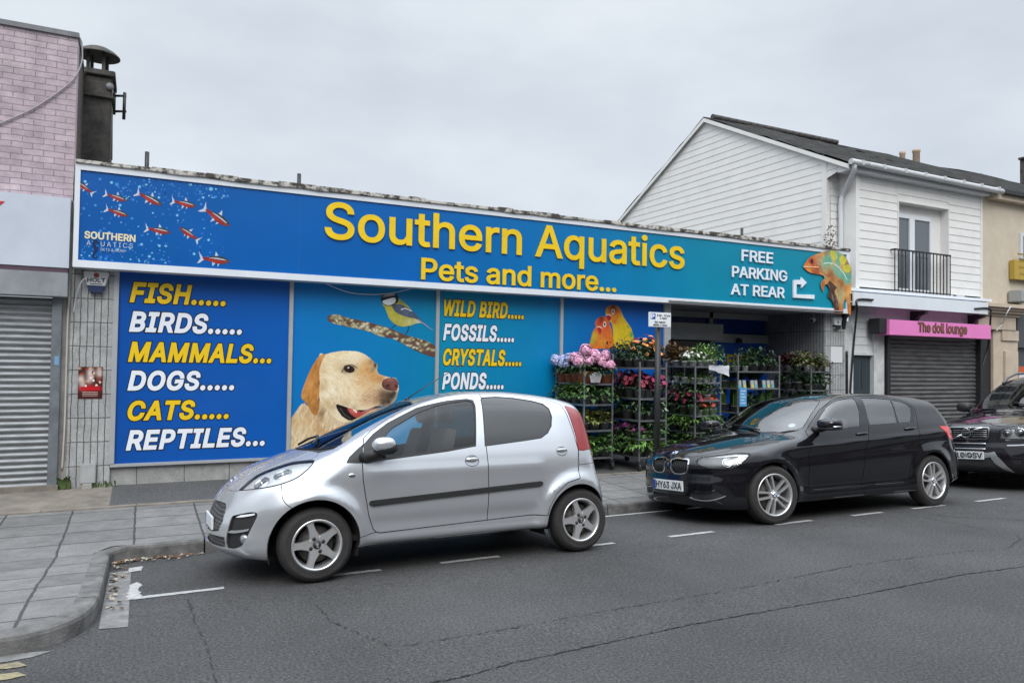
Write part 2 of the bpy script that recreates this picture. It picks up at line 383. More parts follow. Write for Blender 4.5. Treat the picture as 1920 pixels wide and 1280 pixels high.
def struct(o): o['kind'] = 'structure'; return o
def sheet(name, xs, ys, zf, m, parent=None):
    mb = MB(); n = len(ys)
    for x in xs:
        for y in ys: mb.v.append((x, y, zf(y)))
    for i in range(len(xs)-1):
        for j in range(n-1): mb.f.append([i*n+j, (i+1)*n+j, (i+1)*n+j+1, i*n+j+1]); mb.m.append(0); mb.sm.append(True)
    return mb.build(name, m, parent)
MB().quad((-900, -900, -.6), (900, -900, -.6), (900, 900, -.6), (-900, 900, -.6)).build('ground', asphalt('far_ground', (.07, .072, .07)))
struct(bpy.data.objects['ground'])
road_y = [-9, -4, 0, 3, 4.5, 5, 5.2, 5.35, 5.5, 5.65, 5.8, 6, 6.5, 7, 7.66]
road = struct(sheet('road', [-60, -20, 0, 20, 60], road_y, zr, ASPH))
# footway on the shop side: behind the kerb line, and the build-out beside the first bay
def drape(name, pts, off, m, zf=zr, parent=None):
    """flat polygon laid on the ground; cut in y so it follows the camber"""
    bm = bmesh.new(); bm.faces.new([bm.verts.new((x, y, 0)) for x, y in pts])
    for y in (5.2, 5.35, 5.5, 5.65, 5.8, 6.2):
        bmesh.ops.bisect_plane(bm, geom=bm.verts[:]+bm.edges[:]+bm.faces[:], plane_co=(0, y, 0), plane_no=(0, 1, 0))
    bmesh.ops.triangulate(bm, faces=bm.faces[:])
    for v in bm.verts: v.co.z = zf(v.co.y)+off
    bmesh.ops.recalc_face_normals(bm, faces=bm.faces)
    if bm.faces and sum(f.normal.z for f in bm.faces) < 0: bmesh.ops.reverse_faces(bm, faces=bm.faces)
    me = bpy.data.meshes.new(name); bm.to_mesh(me); bm.free(); return link_mesh(name, me, m, parent)
def zk(y): return zr(y)+.11 if y < 7.65 else zp(y)
PAVE_Y = 9.42
kerb_path = [(-30, 4.93), (-3, 4.95), (-.80, 4.97), (-.52, 5.0), (-.38, 5.08), (-.28, 5.22), (-.22, 5.42), (-.20, 5.7), (-.195, 7.52), (-.16, 7.62), (-.08, 7.65), (60, 7.65)]
pv = struct(sheet('pavement', [-60, -20, -.1, 20, 60], [7.70, 8.5, PAVE_Y], zp, SLAB))
inner = [(-30, 5.05), (-.82, 5.10), (-.56, 5.13), (-.47, 5.19), (-.39, 5.30), (-.345, 5.45), (-.33, 5.72), (-.33, 7.56), (-.2, 7.70), (-30, 7.70)]
struct(drape('pavement', inner, 0, SLAB, lambda y: zk(y) if y < 7.6 else zp(7.70)))
fw = struct(sheet('footway', [-60, -20, -.28], [PAVE_Y, D+.5], zp, CONC))
struct(sheet('footway', [-.28, 20, 60], [PAVE_Y, D+4], zp, ASPH3))
ed = MB()
for i in range(-30, 60):
    x0 = i*.915; ed.box(x0+.003, x0+.912, PAVE_Y-.05, PAVE_Y+.06, zp(PAVE_Y)-.1, zp(PAVE_Y)+.012)
struct(ed.build('edging', CONC, bevel=.006))
# kerb stones
def kerb():
    P = np.array(kerb_path); seg = np.linalg.norm(np.diff(P, axis=0), axis=1); cum = np.r_[0, np.cumsum(seg)]
    def pt(s):
        i = min(max(np.searchsorted(cum, s)-1, 0), len(seg)-1); t = (s-cum[i])/seg[i]; return P[i]+(P[i+1]-P[i])*t
    def nrm(s):
        d = pt(min(s+.05, cum[-1]))-pt(max(s-.05, 0)); d /= np.linalg.norm(d); return np.array([-d[1], d[0]])
    mb = MB(); s = 22.0; w = .135
    while s < cum[-1]-30:
        L = .915; ss = np.linspace(s+.007, s+L-.007, 8); prof = []
        for q in ss:
            c = pt(q); n = nrm(q); y = c[1]; zt = zk(min(y, 7.64)) if y < 7.6 else -.053; zb = zr(min(y, 7.65))-.06
            prof.append([(c[0], y, zb), (c[0]+n[0]*.004, y+n[1]*.004, zt-.028), (c[0]+n[0]*.012, y+n[1]*.012, zt-.008), (c[0]+n[0]*.03, y+n[1]*.03, zt), (c[0]+n[0]*w, y+n[1]*w, zt+.002), (c[0]+n[0]*w, y+n[1]*w, zb)])
        v = [q for r in prof for q in r]; f = []
        for i in range(7):
            for k in range(5): f.append((i*6+k, (i+1)*6+k, (i+1)*6+k+1, i*6+k+1))
        f += [tuple(range(6)), tuple(range(47, 41, -1))]
        mb.add(v, f); s += L
    return mb.build('kerb', KERB)
struct(kerb())
struct(drape('gutter', [(-.19, 5.25), (-.03, 5.22), (-.03, 7.1), (-.19, 7.1)], .004, CHAN))
struct(drape('gutter', [(-.62, 4.895), (-.5, 4.91), (-.40, 4.97), (-.52, 4.995), (-3, 4.945), (-3, 4.89)], .004, CHAN))
# painted bay markings
def rag(pts, a=.006):
    out = []
    for (p, q) in zip(pts, pts[1:]+pts[:1]):
        n = max(1, int(math.hypot(q[0]-p[0], q[1]-p[1])/.05))
        for i in range(n):
            t = i/n; out.append((p[0]+(q[0]-p[0])*t+random.uniform(-a, a), p[1]+(q[1]-p[1])*t+random.uniform(-a, a)))
    return out
def marking(pts, m=MARK, a=.006): return drape('road_marking', rag(pts, a), .005, m, parent=None)
YD = 5.935
for a, b in ((.0, .6), (1.17, 1.80), (2.31, 2.87), (3.52, 4.08), (4.74, 5.30), (6.16, 6.71), (7.36, 7.88), (8.42, 9.03), (9.68, 10.29), (10.9, 11.5), (12.1, 12.7)):
    struct(marking([(a, YD-.035), (b, YD-.03), (b, YD+.045), (a, YD+.04)]))
struct(marking([(-.05, 5.90), (.04, 5.92), (.03, 6.22), (.06, 6.40), (.02, 6.52), (-.04, 6.45)], a=.014))
struct(marking([(-.05, 7.02), (.06, 7.05), (.05, 7.26), (-.04, 7.22)], a=.014))
struct(marking([(4.9, 7.52), (8.4, 7.50), (8.4, 7.58), (4.9, 7.60)]))
for y in (4.80, 4.645):
    struct(marking([(-2.6, y), (-.50, y-.01), (-.55, y+.07), (-2.6, y+.075)], MARKY, .012))
# reinstated trench and cracks in the asphalt
cA = [(560, 1250), (740, 1215), (960, 1178), (1200, 1135), (1390, 1103), (1600, 1060), (1800, 1035), (1890, 1028), (1915, 1010)]
cB = [(700, 1300), (865, 1270), (960, 1243), (1060, 1222), (1300, 1170), (1440, 1145), (1600, 1118), (1800, 1078), (1920, 1062), (2050, 1040)]
GA = [gnd(*q) for q in cA]; GB = [gnd(*q) for q in cB]
struct(drape('road_patch', [gnd(740, 1215)]+GA[2:]+[gnd(2050, 1000)]+GB[::-1]+[gnd(690, 1290)], .003, ASPH2))
def crack(px, w=.012):
    P = [gnd(*q) for q in px]; c = []
    for (a, b) in zip(P[:-1], P[1:]):
        n = max(1, int(math.hypot(b[0]-a[0], b[1]-a[1])/.03))
        for i in range(n): t = i/n; c.append((a[0]+(b[0]-a[0])*t+random.gauss(0, .006), a[1]+(b[1]-a[1])*t+random.gauss(0, .006)))
    mb = MB()
    for i in range(len(c)-1):
        if random.random() < .25: continue
        a, b = Vector((*c[i], 0)), Vector((*c[i+1], 0)); d = (b-a).normalized(); n = Vector((-d.y, d.x, 0)); k = w*random.uniform(.25, .75)
        q = [a-n*k, b-n*k*.9, b+n*k, a+n*k]
        mb.add([(v.x, v.y, zr(v.y)+.0065) for v in q], [(0, 1, 2, 3)])
    return struct(mb.build('road_crack', mat('crack_dirt', (.02, .02, .02), .95)))
crack([(590, 1130), (620, 1165), (690, 1195), (740, 1215), (960, 1178), (1200, 1135), (1390, 1103), (1600, 1060), (1800, 1035), (1890, 1028), (1915, 1010), (1900, 1002), (1835, 990), (1700, 965)], .008)
crack(cB, .006); crack([(350, 1120), (365, 1165), (385, 1205), (395, 1240), (410, 1300)], .006)
crack([(1660, 958), (1800, 970), (1990, 978)], .009)
# litter in the corner of the bay
lf = MB()
for _ in range(150):
    if random.random() < .7: x = random.uniform(-.18, .75)*random.random()**.5-.1; y = 7.62-abs(random.gauss(0, .10))
    else: x = -.17+abs(random.gauss(0, .05)); y = random.uniform(5.6, 7.5)
    if x < -.185: continue
    s = random.uniform(.012, .035); a = random.uniform(0, 6.3); z = zr(y)+.008+random.random()*.012
    ca, sa = math.cos(a)*s, math.sin(a)*s; h = random.uniform(0, .02)
    lf.add([(x-ca, y-sa, z), (x+sa*.5, y-ca*.5, z+h), (x+ca, y+sa, z+.003), (x-sa*.5, y+ca*.5, z+h*.4)], [(0, 1, 2, 3)], random.randrange(3))
o = lf.build('leaf_litter', [mat('dead_leaf', (.16, .075, .03), .8), mat('dead_leaf', (.07, .04, .02), .8), mat('scrap', (.36, .31, .24), .8)])
tag(o, 'dead brown leaves and scraps caught in the kerb corner', 'leaf litter', kind='stuff')

# ================================================================== BUILDINGS
def brick_mat(name, c1, c2, mortar, bw=.225, bh=.075, ms=.008, plane='xz', bump=.8, off=.5):
    m = slab_mat(name, c1, c2, bw, bh, ms, mortar, off, plane, .8); return m
PINK = brick_mat('pink_painted_brick', lin('#c3b2b8'), lin('#b3a2aa'), lin('#8f828a'), .225, .075, .005)
BROWNB = brick_mat('old_brown_brick', (.11, .075, .06), (.075, .05, .042), (.05, .045, .04), plane='yz')
RENDERD = mat('sooty_render', (.10, .093, .082), .9, col2=(.022, .021, .02), nscale=4.5, bump=.6, bscale=25)
LEAD = mat('lead_grey', (.15, .155, .165), .6, noise=.3, nscale=5)
def shutter(x0, x1, z0, z1, y, m, parent, pitch=.075, name='shutter', dep=.022):
    mb = MB(); n = int((z1-z0)/pitch); pr = []
    for i in range(n):
        z = z0+i*pitch
        for k in range(6):
            t = k/6; pr.append((y-dep*math.sin(math.pi*min(1, t/.8))*.8 if t < .8 else y+.004, z+t*pitch))
    pr.append((y, z0+n*pitch)); L = len(pr)
    mb.add([(x0, a, b) for a, b in pr]+[(x1, a, b) for a, b in pr], [(i, i+L, i+L+1, i+1) for i in range(L-1)])
    return mb.build(name, m, parent)
SHUT1 = mat('galvanised_shutter', (.235, .248, .26), .5, metal=.4, noise=.28, nscale=5, streak=.12)
SHUT2 = mat('grey_shutter', (.115, .115, .115), .45, metal=.35, noise=.4, nscale=3, streak=.2)

# --- pink brick shop at the left
b = empty('pink_building', (-1.6, D, ZF)); tag(b, 'pink painted brick building with a grey roller shutter, cut by the left edge', 'building')
def T(o):                                 # keep the piece where it was modelled, under its thing
    o.matrix_parent_inverse = Matrix.Translation(o.parent.location).inverted() if o.parent.rotation_euler[2] == 0 else (Matrix.Translation(o.parent.location) @ Matrix.Rotation(o.parent.rotation_euler[2], 4, 'Z')).inverted(); return o
xr = -.812
T(MB().box(-4, xr, D, D+.25, 3.55, 5.66).build('wall', PINK, b))
T(MB().prism_x([(D+.25, 3.0), (D+.25, 5.66), (D+1.1, 5.56), (D+1.6, 5.2), (D+3, 5.0), (D+3, 3.0)], xr-.2, xr).build('side_wall', BROWNB, b))
T(MB().box(-4, xr+.015, D-.03, D+.3, 5.66, 5.72).build('coping', LEAD, b))
T(MB().prism_x([(D+.3, 5.67), (D+.3, 5.73), (D+1.12, 5.62), (D+1.12, 5.56)], xr-.25, xr+.015).build('coping', LEAD, b))
fa = T(MB().box(-4, xr-.01, D-.18, D, 2.74, 3.60).build('fascia', mat('pale_grey_fascia', lin('#b9c0cb'), .45, noise=.06, nscale=2), b))
T(MB().box(-4, xr-.02, D-.17, D, 2.68, 2.735).build('trim', mat('plum_trim', lin('#4a3644'), .5), b))
T(MB().box(-4, xr-.01, D-.24, D, 2.38, 2.675).build('shutter_box', mat('shutter_box_grey', (.30, .32, .34), .45, metal=.45, noise=.2, nscale=3), b, bevel=.006))
T(shutter(-4, -.99, .05, 2.38, D-.02, SHUT1, b))
T(MB().box(-.99, -.885, D-.09, D+.02, ZF, 2.38).build('guide_rail', mat('rail_grey', (.19, .21, .23), .45, metal=.5, noise=.2), b, bevel=.004))
T(MB().box(-.885, -.80, D+.0, D+.2, ZF, 3.6).build('pier', mat('dirty_cream', (.42, .40, .36), .8, col2=(.22, .21, .19), nscale=5), b))
T(MB().box(-4, -.87, D-.12, D, ZF-.03, ZF+.06).build('sill', CONC, b))
x, z = at(0, 380, D-.19); T(MB().prism([(x-.5, z+.02), (x+.045, z+.02), (x-.06, z-.09), (x-.5, z-.12)], D-.186, D-.181).build('logo', mat('red_print', lin('#c01628'), .4), b))
T(MB().box(-.95, -.90, D-.095, D-.09, 1.55, 1.66).build('sticker', mat('blue_sticker', lin('#6d93b5'), .5), b))
# cables that cling to it
def cable(name, pts, r, m, label, cat='cable'):
    o = MB().tube(spline(pts, 8, False).tolist(), r, 6).build(name, m); return tag(o, label, cat)
def P2(px, py, Y): x, z = at(px, py, Y); return (x, Y, z)
cable('cable', [P2(-20, 240, D-.02), P2(60, 205, D-.02), P2(120, 165, D-.02), P2(140, 145, D-.02), P2(153, 118, D+.02), P2(154, 85, D+.03), P2(149, 70, D+.02)], .009, mat('grey_cable', (.32, .29, .32), .6), 'grey cable sloping across the pink brick wall')
cable('cable', [P2(163, 520, D-.14), P2(152, 530, D-.1), P2(142, 560, D-.02), P2(138, 585, D-.012)], .009, CABLEW, 'white cable looping from the left alarm box')
cable('cable', [P2(129, 470, D-.02), P2(130, 540, D-.02), P2(127, 600, D-.02), P2(124, 700, D-.02), P2(121, 800, D-.02), P2(116, 880, D-.02)], .012, mat('cream_cable', (.48, .46, .42), .6), 'cream cable running down beside the left shutter')
# chimney behind
c = empty('chimney', (-.64, 12.3, 3)); tag(c, 'sooty rendered chimney with a mushroom cowl above the blue sign', 'chimney')
X0, X1 = -.835, -.465
T(MB().box(X0, X1, 11.9, 12.55, 3.2, 5.61).build('stack', RENDERD, c, bevel=.015))
T(MB().box(X0-.03, X1+.035, 11.86, 12.6, 5.3, 5.33).box(X0-.035, X1+.04, 11.85, 12.61, 5.61, 5.69).build('cap', RENDERD, c, bevel=.01))
cx_, cy_ = -.665, 12.2
w = MB(); w.lathe([(.29, 5.98), (.285, 5.995), (.23, 6.045), (.15, 6.09), (.05, 6.125), (.0, 6.13)], 24, c=(cx_, cy_, 0)).lathe([(.29, 5.98), (.0, 6.05)], 24, c=(cx_, cy_, 0))
for k in range(4): a = k*math.pi/2+.6; w.box(cx_+.14*math.cos(a)-.022, cx_+.14*math.cos(a)+.022, cy_+.14*math.sin(a)-.022, cy_+.14*math.sin(a)+.022, 5.69, 6.03)
T(w.build('cowl', RENDERD, c))
br_ = MB(); q = lambda px, py: P2(px, py, 12.2)
br_.tube([q(214, 180), q(237, 180)], .018).tube([q(214, 209), q(237, 209)], .018).tube([q(234, 174), q(232, 224)], .022).tube([q(215, 174), q(214, 215)], .018)
T(br_.build('bracket', BLACKM, c)); T(MB().lathe([(0, 0), (.05, 0), (.05, .02), (0, .02)], 16, c=(*P2(206, 162, 11.87)[:2], P2(206, 162, 11.87)[2]), axis='y').build('plate', LEAD, c))
T(MB().tube([q(210.5, 150), q(209, 300)], .014).build('pipe', mat('pale_pipe', (.33, .32, .30), .6), c))

# --- the pet shop
shop = empty('pet_shop', (6, D, ZF)); tag(shop, 'long flat roofed pet shop with blue window graphics and tiled piers', 'building')
def PX(px, py, Y=D): return at(px, py, Y)[0]
def PZ(px, py, Y=D): return at(px, py, Y)[1]
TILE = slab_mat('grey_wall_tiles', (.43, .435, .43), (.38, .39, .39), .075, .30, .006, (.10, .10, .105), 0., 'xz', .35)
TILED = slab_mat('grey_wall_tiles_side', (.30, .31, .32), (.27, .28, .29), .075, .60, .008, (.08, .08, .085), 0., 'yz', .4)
STONE = slab_mat('grey_plinth_stone', (.36, .36, .35), (.32, .32, .315), .565, .60, .006, (.10, .10, .10), 0., 'xz', .7)
xa, xb = -.797, PX(211, 700)
T(MB().box(xa, xb, D-.01, D+.25, ZF-.02, 2.75).build('tiled_pier', TILE, shop))
ZP0 = .30                                 # foot of the window panels
xw = [PX(214, 700), PX(543, 700), PX(819, 640), PX(1052, 600), PX(1250, 590)]
ZT = 2.78
T(MB().box(xb, xw[4]+.03, D+.03, D+.3, ZF-.03, ZP0-.035).build('plinth', STONE, shop))
fr = MB(); fr.box(xb, xw[4]+.03, D-.03, D+.05, ZP0-.04, ZP0)
for i, xx in enumerate(xw):
    hw = .028 if i else .03
    if i == 4: hw = .075
    fr.box(xx-hw, xx+hw, D-.035, D+.05, ZP0, ZT)
T(fr.build('window_frame', GREY_ALU, shop, bevel=.004))
def grad_mat(name, stops, axis='x', a=0., b_=1., rough=.35):
    m = mat(name, rough=rough, spec=.4); t, bs = nodes(m); g = t.nodes.new('ShaderNodeNewGeometry'); s = t.nodes.new('ShaderNodeSeparateXYZ'); t.links.new(g.outputs['Position'], s.inputs[0])
    mr = t.nodes.new('ShaderNodeMapRange'); mr.inputs[1].default_value = a; mr.inputs[2].default_value = b_; t.links.new(s.outputs[{'x': 0, 'y': 1, 'z': 2}[axis]], mr.inputs[0])
    r = t.nodes.new('ShaderNodeValToRGB'); e = r.color_ramp.elements; e[0].position = stops[0][0]; e[0].color = (*lin(stops[0][1]), 1); e[1].position = stops[-1][0]; e[1].color = (*lin(stops[-1][1]), 1)
    for p_, c_ in stops[1:-1]: k = e.new(p_); k.color = (*lin(c_), 1)
    t.links.new(mr.outputs[0], r.inputs[0])
    n = t.nodes.new('ShaderNodeTexNoise'); n.inputs['Scale'].default_value = 1.3; n.inputs['Detail'].default_value = 4; t.links.new(g.outputs['Position'], n.inputs[0])
    q = t.nodes.new('ShaderNodeMapRange'); q.inputs[1].default_value = .3; q.inputs[2].default_value = .7; q.inputs[3].default_value = .93; q.inputs[4].default_value = 1.06; t.links.new(n.outputs[0], q.inputs[0])
    hv = t.nodes.new('ShaderNodeHueSaturation'); t.links.new(q.outputs[0], hv.inputs['Value']); t.links.new(r.outputs[0], hv.inputs['Color']); t.links.new(hv.outputs[0], bs.inputs['Base Color']); return m
BLUE1 = grad_mat('blue_window_vinyl', [(0, '#004a9c'), (1, '#0055a8')], 'x', xw[0], xw[1])
BLUE2 = grad_mat('blue_window_vinyl', [(0, '#006eb6'), (.55, '#0078ae'), (1, '#007a98')], 'x', xw[1], xw[2]+.5)
TEALW = grad_mat('teal_window_vinyl', [(0, '#0080a4'), (1, '#0076ac')], 'x', xw[2], xw[3])
BLUE4 = grad_mat('blue_window_vinyl', [(0, '#006ea8'), (.5, '#0058a8'), (1, '#0050a6')], 'x', xw[3], xw[4])
win = []
for i, m_ in enumerate((BLUE1, BLUE2, TEALW, BLUE4)):
    w = T(MB().box(xw[i]+.03, xw[i+1]-(.03 if i < 3 else .07), D, D+.02, ZP0, ZT).build('window_panel', m_, shop)); win.append(w)
win[0]['label'] = 'blue window panel listing fish to reptiles'; win[1]['label'] = 'blue window panel with a labrador and a blue tit'
win[2]['label'] = 'teal window panel listing wild bird to ponds'; win[3]['label'] = 'blue window panel with two lovebirds'
def sub(o, p):
    o.parent = p; o.matrix_parent_inverse = Matrix.Translation(shop.location).inverted() if False else (p.matrix_parent_inverse.inverted() if False else Matrix.Identity(4))
    return o
# panel lettering: (text, left px of baseline, right px of baseline, cap top px)
LY = D-.004
def panel_line(body, bl, br, tl, colr, par, dots=None):
    x0, z0 = at(*bl, LY); x1, z1 = at(*br, LY); zc = at(*tl, LY)[1]
    z = (z0+z1)/2; cap = zc-z0
    lettering('lettering', body, x0, x1, z, cap, LY+.003, INK, par, bold=.062, shear=.20, depth=.002, space=1.08, grow=.022)
    lettering('lettering', body, x0, x1, z, cap, LY+.0005, colr, par, bold=.034, shear=.20, depth=.003, space=1.08)
for a in (("FISH.....", (245, 564.7), (420.8, 571.7), (252, 531), YELLOW), ("BIRDS.....", (243.8, 619.8), (451.3, 624.8), (250.5, 586), WHITEP),
          ("MAMMALS...", (241.9, 676), (506.7, 679), (248.9, 642.5), YELLOW), ("DOGS.....", (241, 729.4), (436.9, 729.4), (247.8, 696.3), WHITEP),
          ("CATS.....", (241, 785.6), (426.6, 783.4), (248, 752.5), YELLOW), ("REPTILES...", (238, 841.6), (494.2, 833.3), (245, 808), WHITEP)): panel_line(*a, win[0])
for a in (("WILD BIRD.....", (833, 590.8), (981, 596.6), (834, 563), YELLOW), ("FOSSILS.....", (831.7, 636.4), (962.5, 639.5), (834.8, 608.7), WHITEP),
          ("CRYSTALS.....", (831.5, 683.0), (976.2, 684.5), (835, 655), YELLOW), ("PONDS.....", (829.7, 728), (943, 727.8), (833.3, 699.7), WHITEP)): panel_line(*a, win[2])
# recessed entrance
xe0, xe1 = xw[4]+.075, PX(1546, 650); YB = 12.35
ent = MB(); ent.box(xe0-.25, xe0, D+.05, YB, ZF, ZT)
T(ent.build('entrance_side', GREY_ALU, shop))
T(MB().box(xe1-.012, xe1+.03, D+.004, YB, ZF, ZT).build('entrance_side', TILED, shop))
T(MB().box(xe1, PX(1583, 650), D-.01, D+.3, ZF-.02, 2.78).build('tiled_pier', TILE, shop))
T(MB().box(xe0-.25, xe1+.2, D-.3, YB+.2, ZT, ZT+.02).build('soffit', mat('dark_soffit', (.30, .30, .30), .7, noise=.2), shop))
BY = YB-.02
DARKB = mat('dark_blue_glazing', lin('#0a3a86'), .15, spec=.5)
e1 = PX(1443, 600, YB)
T(MB().box(xe0-.2, e1, YB, YB+.05, ZF, ZT).build('glazing', DARKB, shop))
f2 = MB()
xm = PX(1331, 600, BY)
f2.box(xm-.05, xm+.05, BY-.05, BY, PZ(1331, 640, BY), ZT).box(e1-.06, e1, BY-.05, BY, ZF, ZT).box(xm, e1, BY-.052, BY, PZ(1390, 643, BY), PZ(1390, 627, BY)).box(xe0, e1, BY-.05, BY, ZT-.12, ZT)
f2.box(xm-.06, xm+.06, BY-.055, BY, ZF, 2.1)
T(f2.build('door_frame', GREY_ALU, shop, bevel=.004))
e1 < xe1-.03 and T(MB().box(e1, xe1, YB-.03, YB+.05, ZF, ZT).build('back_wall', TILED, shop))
dp = T(MB().box(xm+.06, e1-.06, BY-.02, BY-.001, ZF, PZ(1390, 643, BY)).build('door_panel', mat('blue_door_vinyl', lin('#0d4db4'), .3), shop))
x0, z0 = at(1364, 686, BY-.025); x1, z1 = at(1409, 686, BY-.025)
lettering('lettering', 'FREE', x0, x1, z0, at(1364, 665, BY-.025)[1]-z0, BY-.021, YELLOW, dp, bold=.03, depth=.003)
hx0, hz0 = at(1258, 640, BY-.35); hx1, hz1 = at(1357, 608, BY-.35)
T(MB().box(hx0, hx1, BY-.35, BY-.05, PZ(1310, 637, BY-.35), PZ(1310, 606, BY-.35)).build('door_header', GREY_ALU, shop, bevel=.01))
gx = PX(1258, 660, BY); T(MB().box(gx, xm-.1, BY-.04, BY-.02, ZF, PZ(1310, 640, BY)).build('door_panel', mat('door_glass', (.015, .02, .025), .08, spec=.7), shop))
T(MB().lathe([(0, 0), (.07, 0), (.07, .05), (.05, .09), (0, .1)], 16, c=(*P2(1386, 638, BY-.12)[:2], P2(1386, 638, BY-.12)[2]-.05)).build('sensor', BLACK, shop))
T(MB().box(-.8, PX(1583, 650), D+.3, 19, 3.9, 3.95).build('roof', mat('felt_roof', (.09, .09, .09), .9, noise=.3), shop))
T(MB().box(-.8, PX(1583, 650), D-.02, D+.25, ZT+.02, 3.94).build('wall', mat('grey_render', (.3, .3, .3), .8), shop))
for px in (276, 561, 1391):
    Y_ = D+.15; x, zt = at(px, {276: 285, 561: 326, 1391: 428}[px], Y_)
    T(MB().tube([(x, Y_, 3.85), (x, Y_, zt)], .028, 10).build('vent_pipe', BLACKM, shop))
# things fixed to the pet shop
def alarm(px, py, wpx, Y, body, labelled, label):
    x, z = at(px, py, Y); k = wpx
    r = empty('alarm_box', (x, Y, z)); tag(r, label, 'alarm box')
    s = k/2; out = [(-s, s*.75), (-s*.92, s*.95), (s*.92, s*.95), (s, s*.75), (s*.62, -s*.55), (s*.45, -s*.95), (-s*.45, -s*.95), (-s*.62, -s*.55)]
    low = [(-s*.72, -s*.28), (s*.72, -s*.28), (s*.62, -s*.55), (s*.45, -s*.95), (-s*.45, -s*.95), (-s*.62, -s*.55)]
    MB().prism(out, -.07, 0).build('cover', mat('white_plastic', (.62, .64, .66), .4), r, bevel=.006)
    MB().prism(low, -.075, -.005).build('base', mat('navy_plastic', (.02, .03, .09), .4) if body else BLACK, r, bevel=.004)
    if labelled:
        lettering('lettering', 'HOLT', -s*.68, s*.68, s*.02, s*.34, -.0705, mat('sign_ink', (.02, .02, .03), .5), r, bold=.02, depth=.002)
        MB().box(-s*.5, s*.5, -.072, -.07, -s*.2, -s*.12).build('lettering', mat('sign_ink', (.05, .05, .06), .5), r)
        MB().lathe([(0, 0), (s*.22, 0)], 14, c=(0, -.0715, s*.62), axis='y').build('emblem', mat('rust_red', (.30, .05, .02), .5), r, fix=False)
    else: MB().prism([(-s*.2, -s*.1), (0, s*.5), (s*.22, -s*.05), (0, .0)], -.073, -.07).build('emblem', mat('sign_ink', (.03, .03, .03), .5), r)
    return r
al = alarm(181, 530, .285, D-.012, 1, True, 'white alarm box with navy base on the left tiled pier'); 
alarm(1566, 606, .26, D-.012, 0, False, 'white alarm box with black base on the right tiled pier')
x, z = at(168, 718, D-.014)
po = Canvas(at(147, 700, D)[0], at(193, 700, D)[0], at(170, 747, D)[1], at(170, 688, D)[1], .005)
po.c[:] = lin('#40140f'); po.a[:] = True
pw, ph = po.nx*po.res, po.nz*po.res
g = np.random.default_rng(3)
for i in range(9):
    fx, fz = po.x0+pw*(.12+.38*(i % 3)+.04*g.normal()), po.z0+ph*(.50+.2*(i//3))
    po.blob((fx, fz-.03), .035, ('#c8b9b0', '#7a2a20', '#1c1414', '#d6c9c4')[i % 4], .9, .05); po.blob((fx, fz+.022), .018, '#d0a487', .95); po.blob((fx, fz+.044), .018, '#22140f', .8, .012)
po.blob((po.x0+pw*.5, po.z0+ph*.32), .13, '#b01020', .95, .035)
for r_ in range(3): po.stroke([(po.x0+pw*.2, po.z0+ph*(.08+.06*r_)), (po.x0+pw*.8, po.z0+ph*(.08+.06*r_))], .008, '#b59a92')
for i in range(14): fx, fz = po.x0+pw*g.uniform(.05, .95), po.z0+ph*g.uniform(.4, .98); po.ell((fx, fz), .012, .016, ('#d9b59a', '#e8ddd8', '#1a0f0e', '#a82a24')[i % 4])
po.poly([(po.x0+pw*.12, po.z0+ph*.26), (po.x0+pw*.9, po.z0+ph*.28), (po.x0+pw*.88, po.z0+ph*.40), (po.x0+pw*.1, po.z0+ph*.37)], '#b5101c')
tag(po.build('poster', D-.016, PRINT), 'small dark red wrestling style poster pasted on the left tiled pier', 'poster')
x, z = at(165, 887, D-.02); jb = empty('meter_box', (x, D-.01, z)); tag(jb, 'small grey metal box low on the left tiled pier', 'box')
MB().box(-.085, .085, -.06, 0, -.12, .12).build('cover', mat('meter_grey', (.34, .35, .35), .5, noise=.12), jb, bevel=.008); MB().box(-.06, .05, -.1, 0, z*0-.235, -.12).build('base', mat('meter_concrete', (.30, .29, .27), .8), jb, bevel=.006)
x, z = at(1568, 665, D-.015); tag(MB().box(x-.17, x+.17, D-.025, D-.012, z-.16, z+.17).build('notice_board', mat('white_board', (.62, .63, .64), .5), None), 'blank white notice on the right tiled pier', 'notice')
cm = empty('security_camera', (*P2(1525, 597, D+.25)[:2], P2(1525, 597, D+.25)[2])); tag(cm, 'white bullet camera under the sign soffit by the right pier', 'camera')
MB().tube([(-.17, -.1, -.06), (.06, 0, .02)], .05, 12).build('housing', mat('white_plastic', (.6, .62, .64), .4), cm); MB().tube([(.03, 0, .02), (.06, .02, .17)], .02, 8).build('bracket', mat('white_plastic', (.6, .62, .64), .4), cm); MB().tube([(-.172, -.101, -.061), (-.176, -.103, -.062)], .042, 12).build('lens', BLACK, cm)
cable('cable', [P2(600, 527, D-.12), P2(650, 547, D-.05), P2(690, 552, D-.03), P2(730, 550, D-.04), P2(772, 541, D-.12)], .006, CABLEW, 'slack pale cable hanging under the sign over the blue tit')
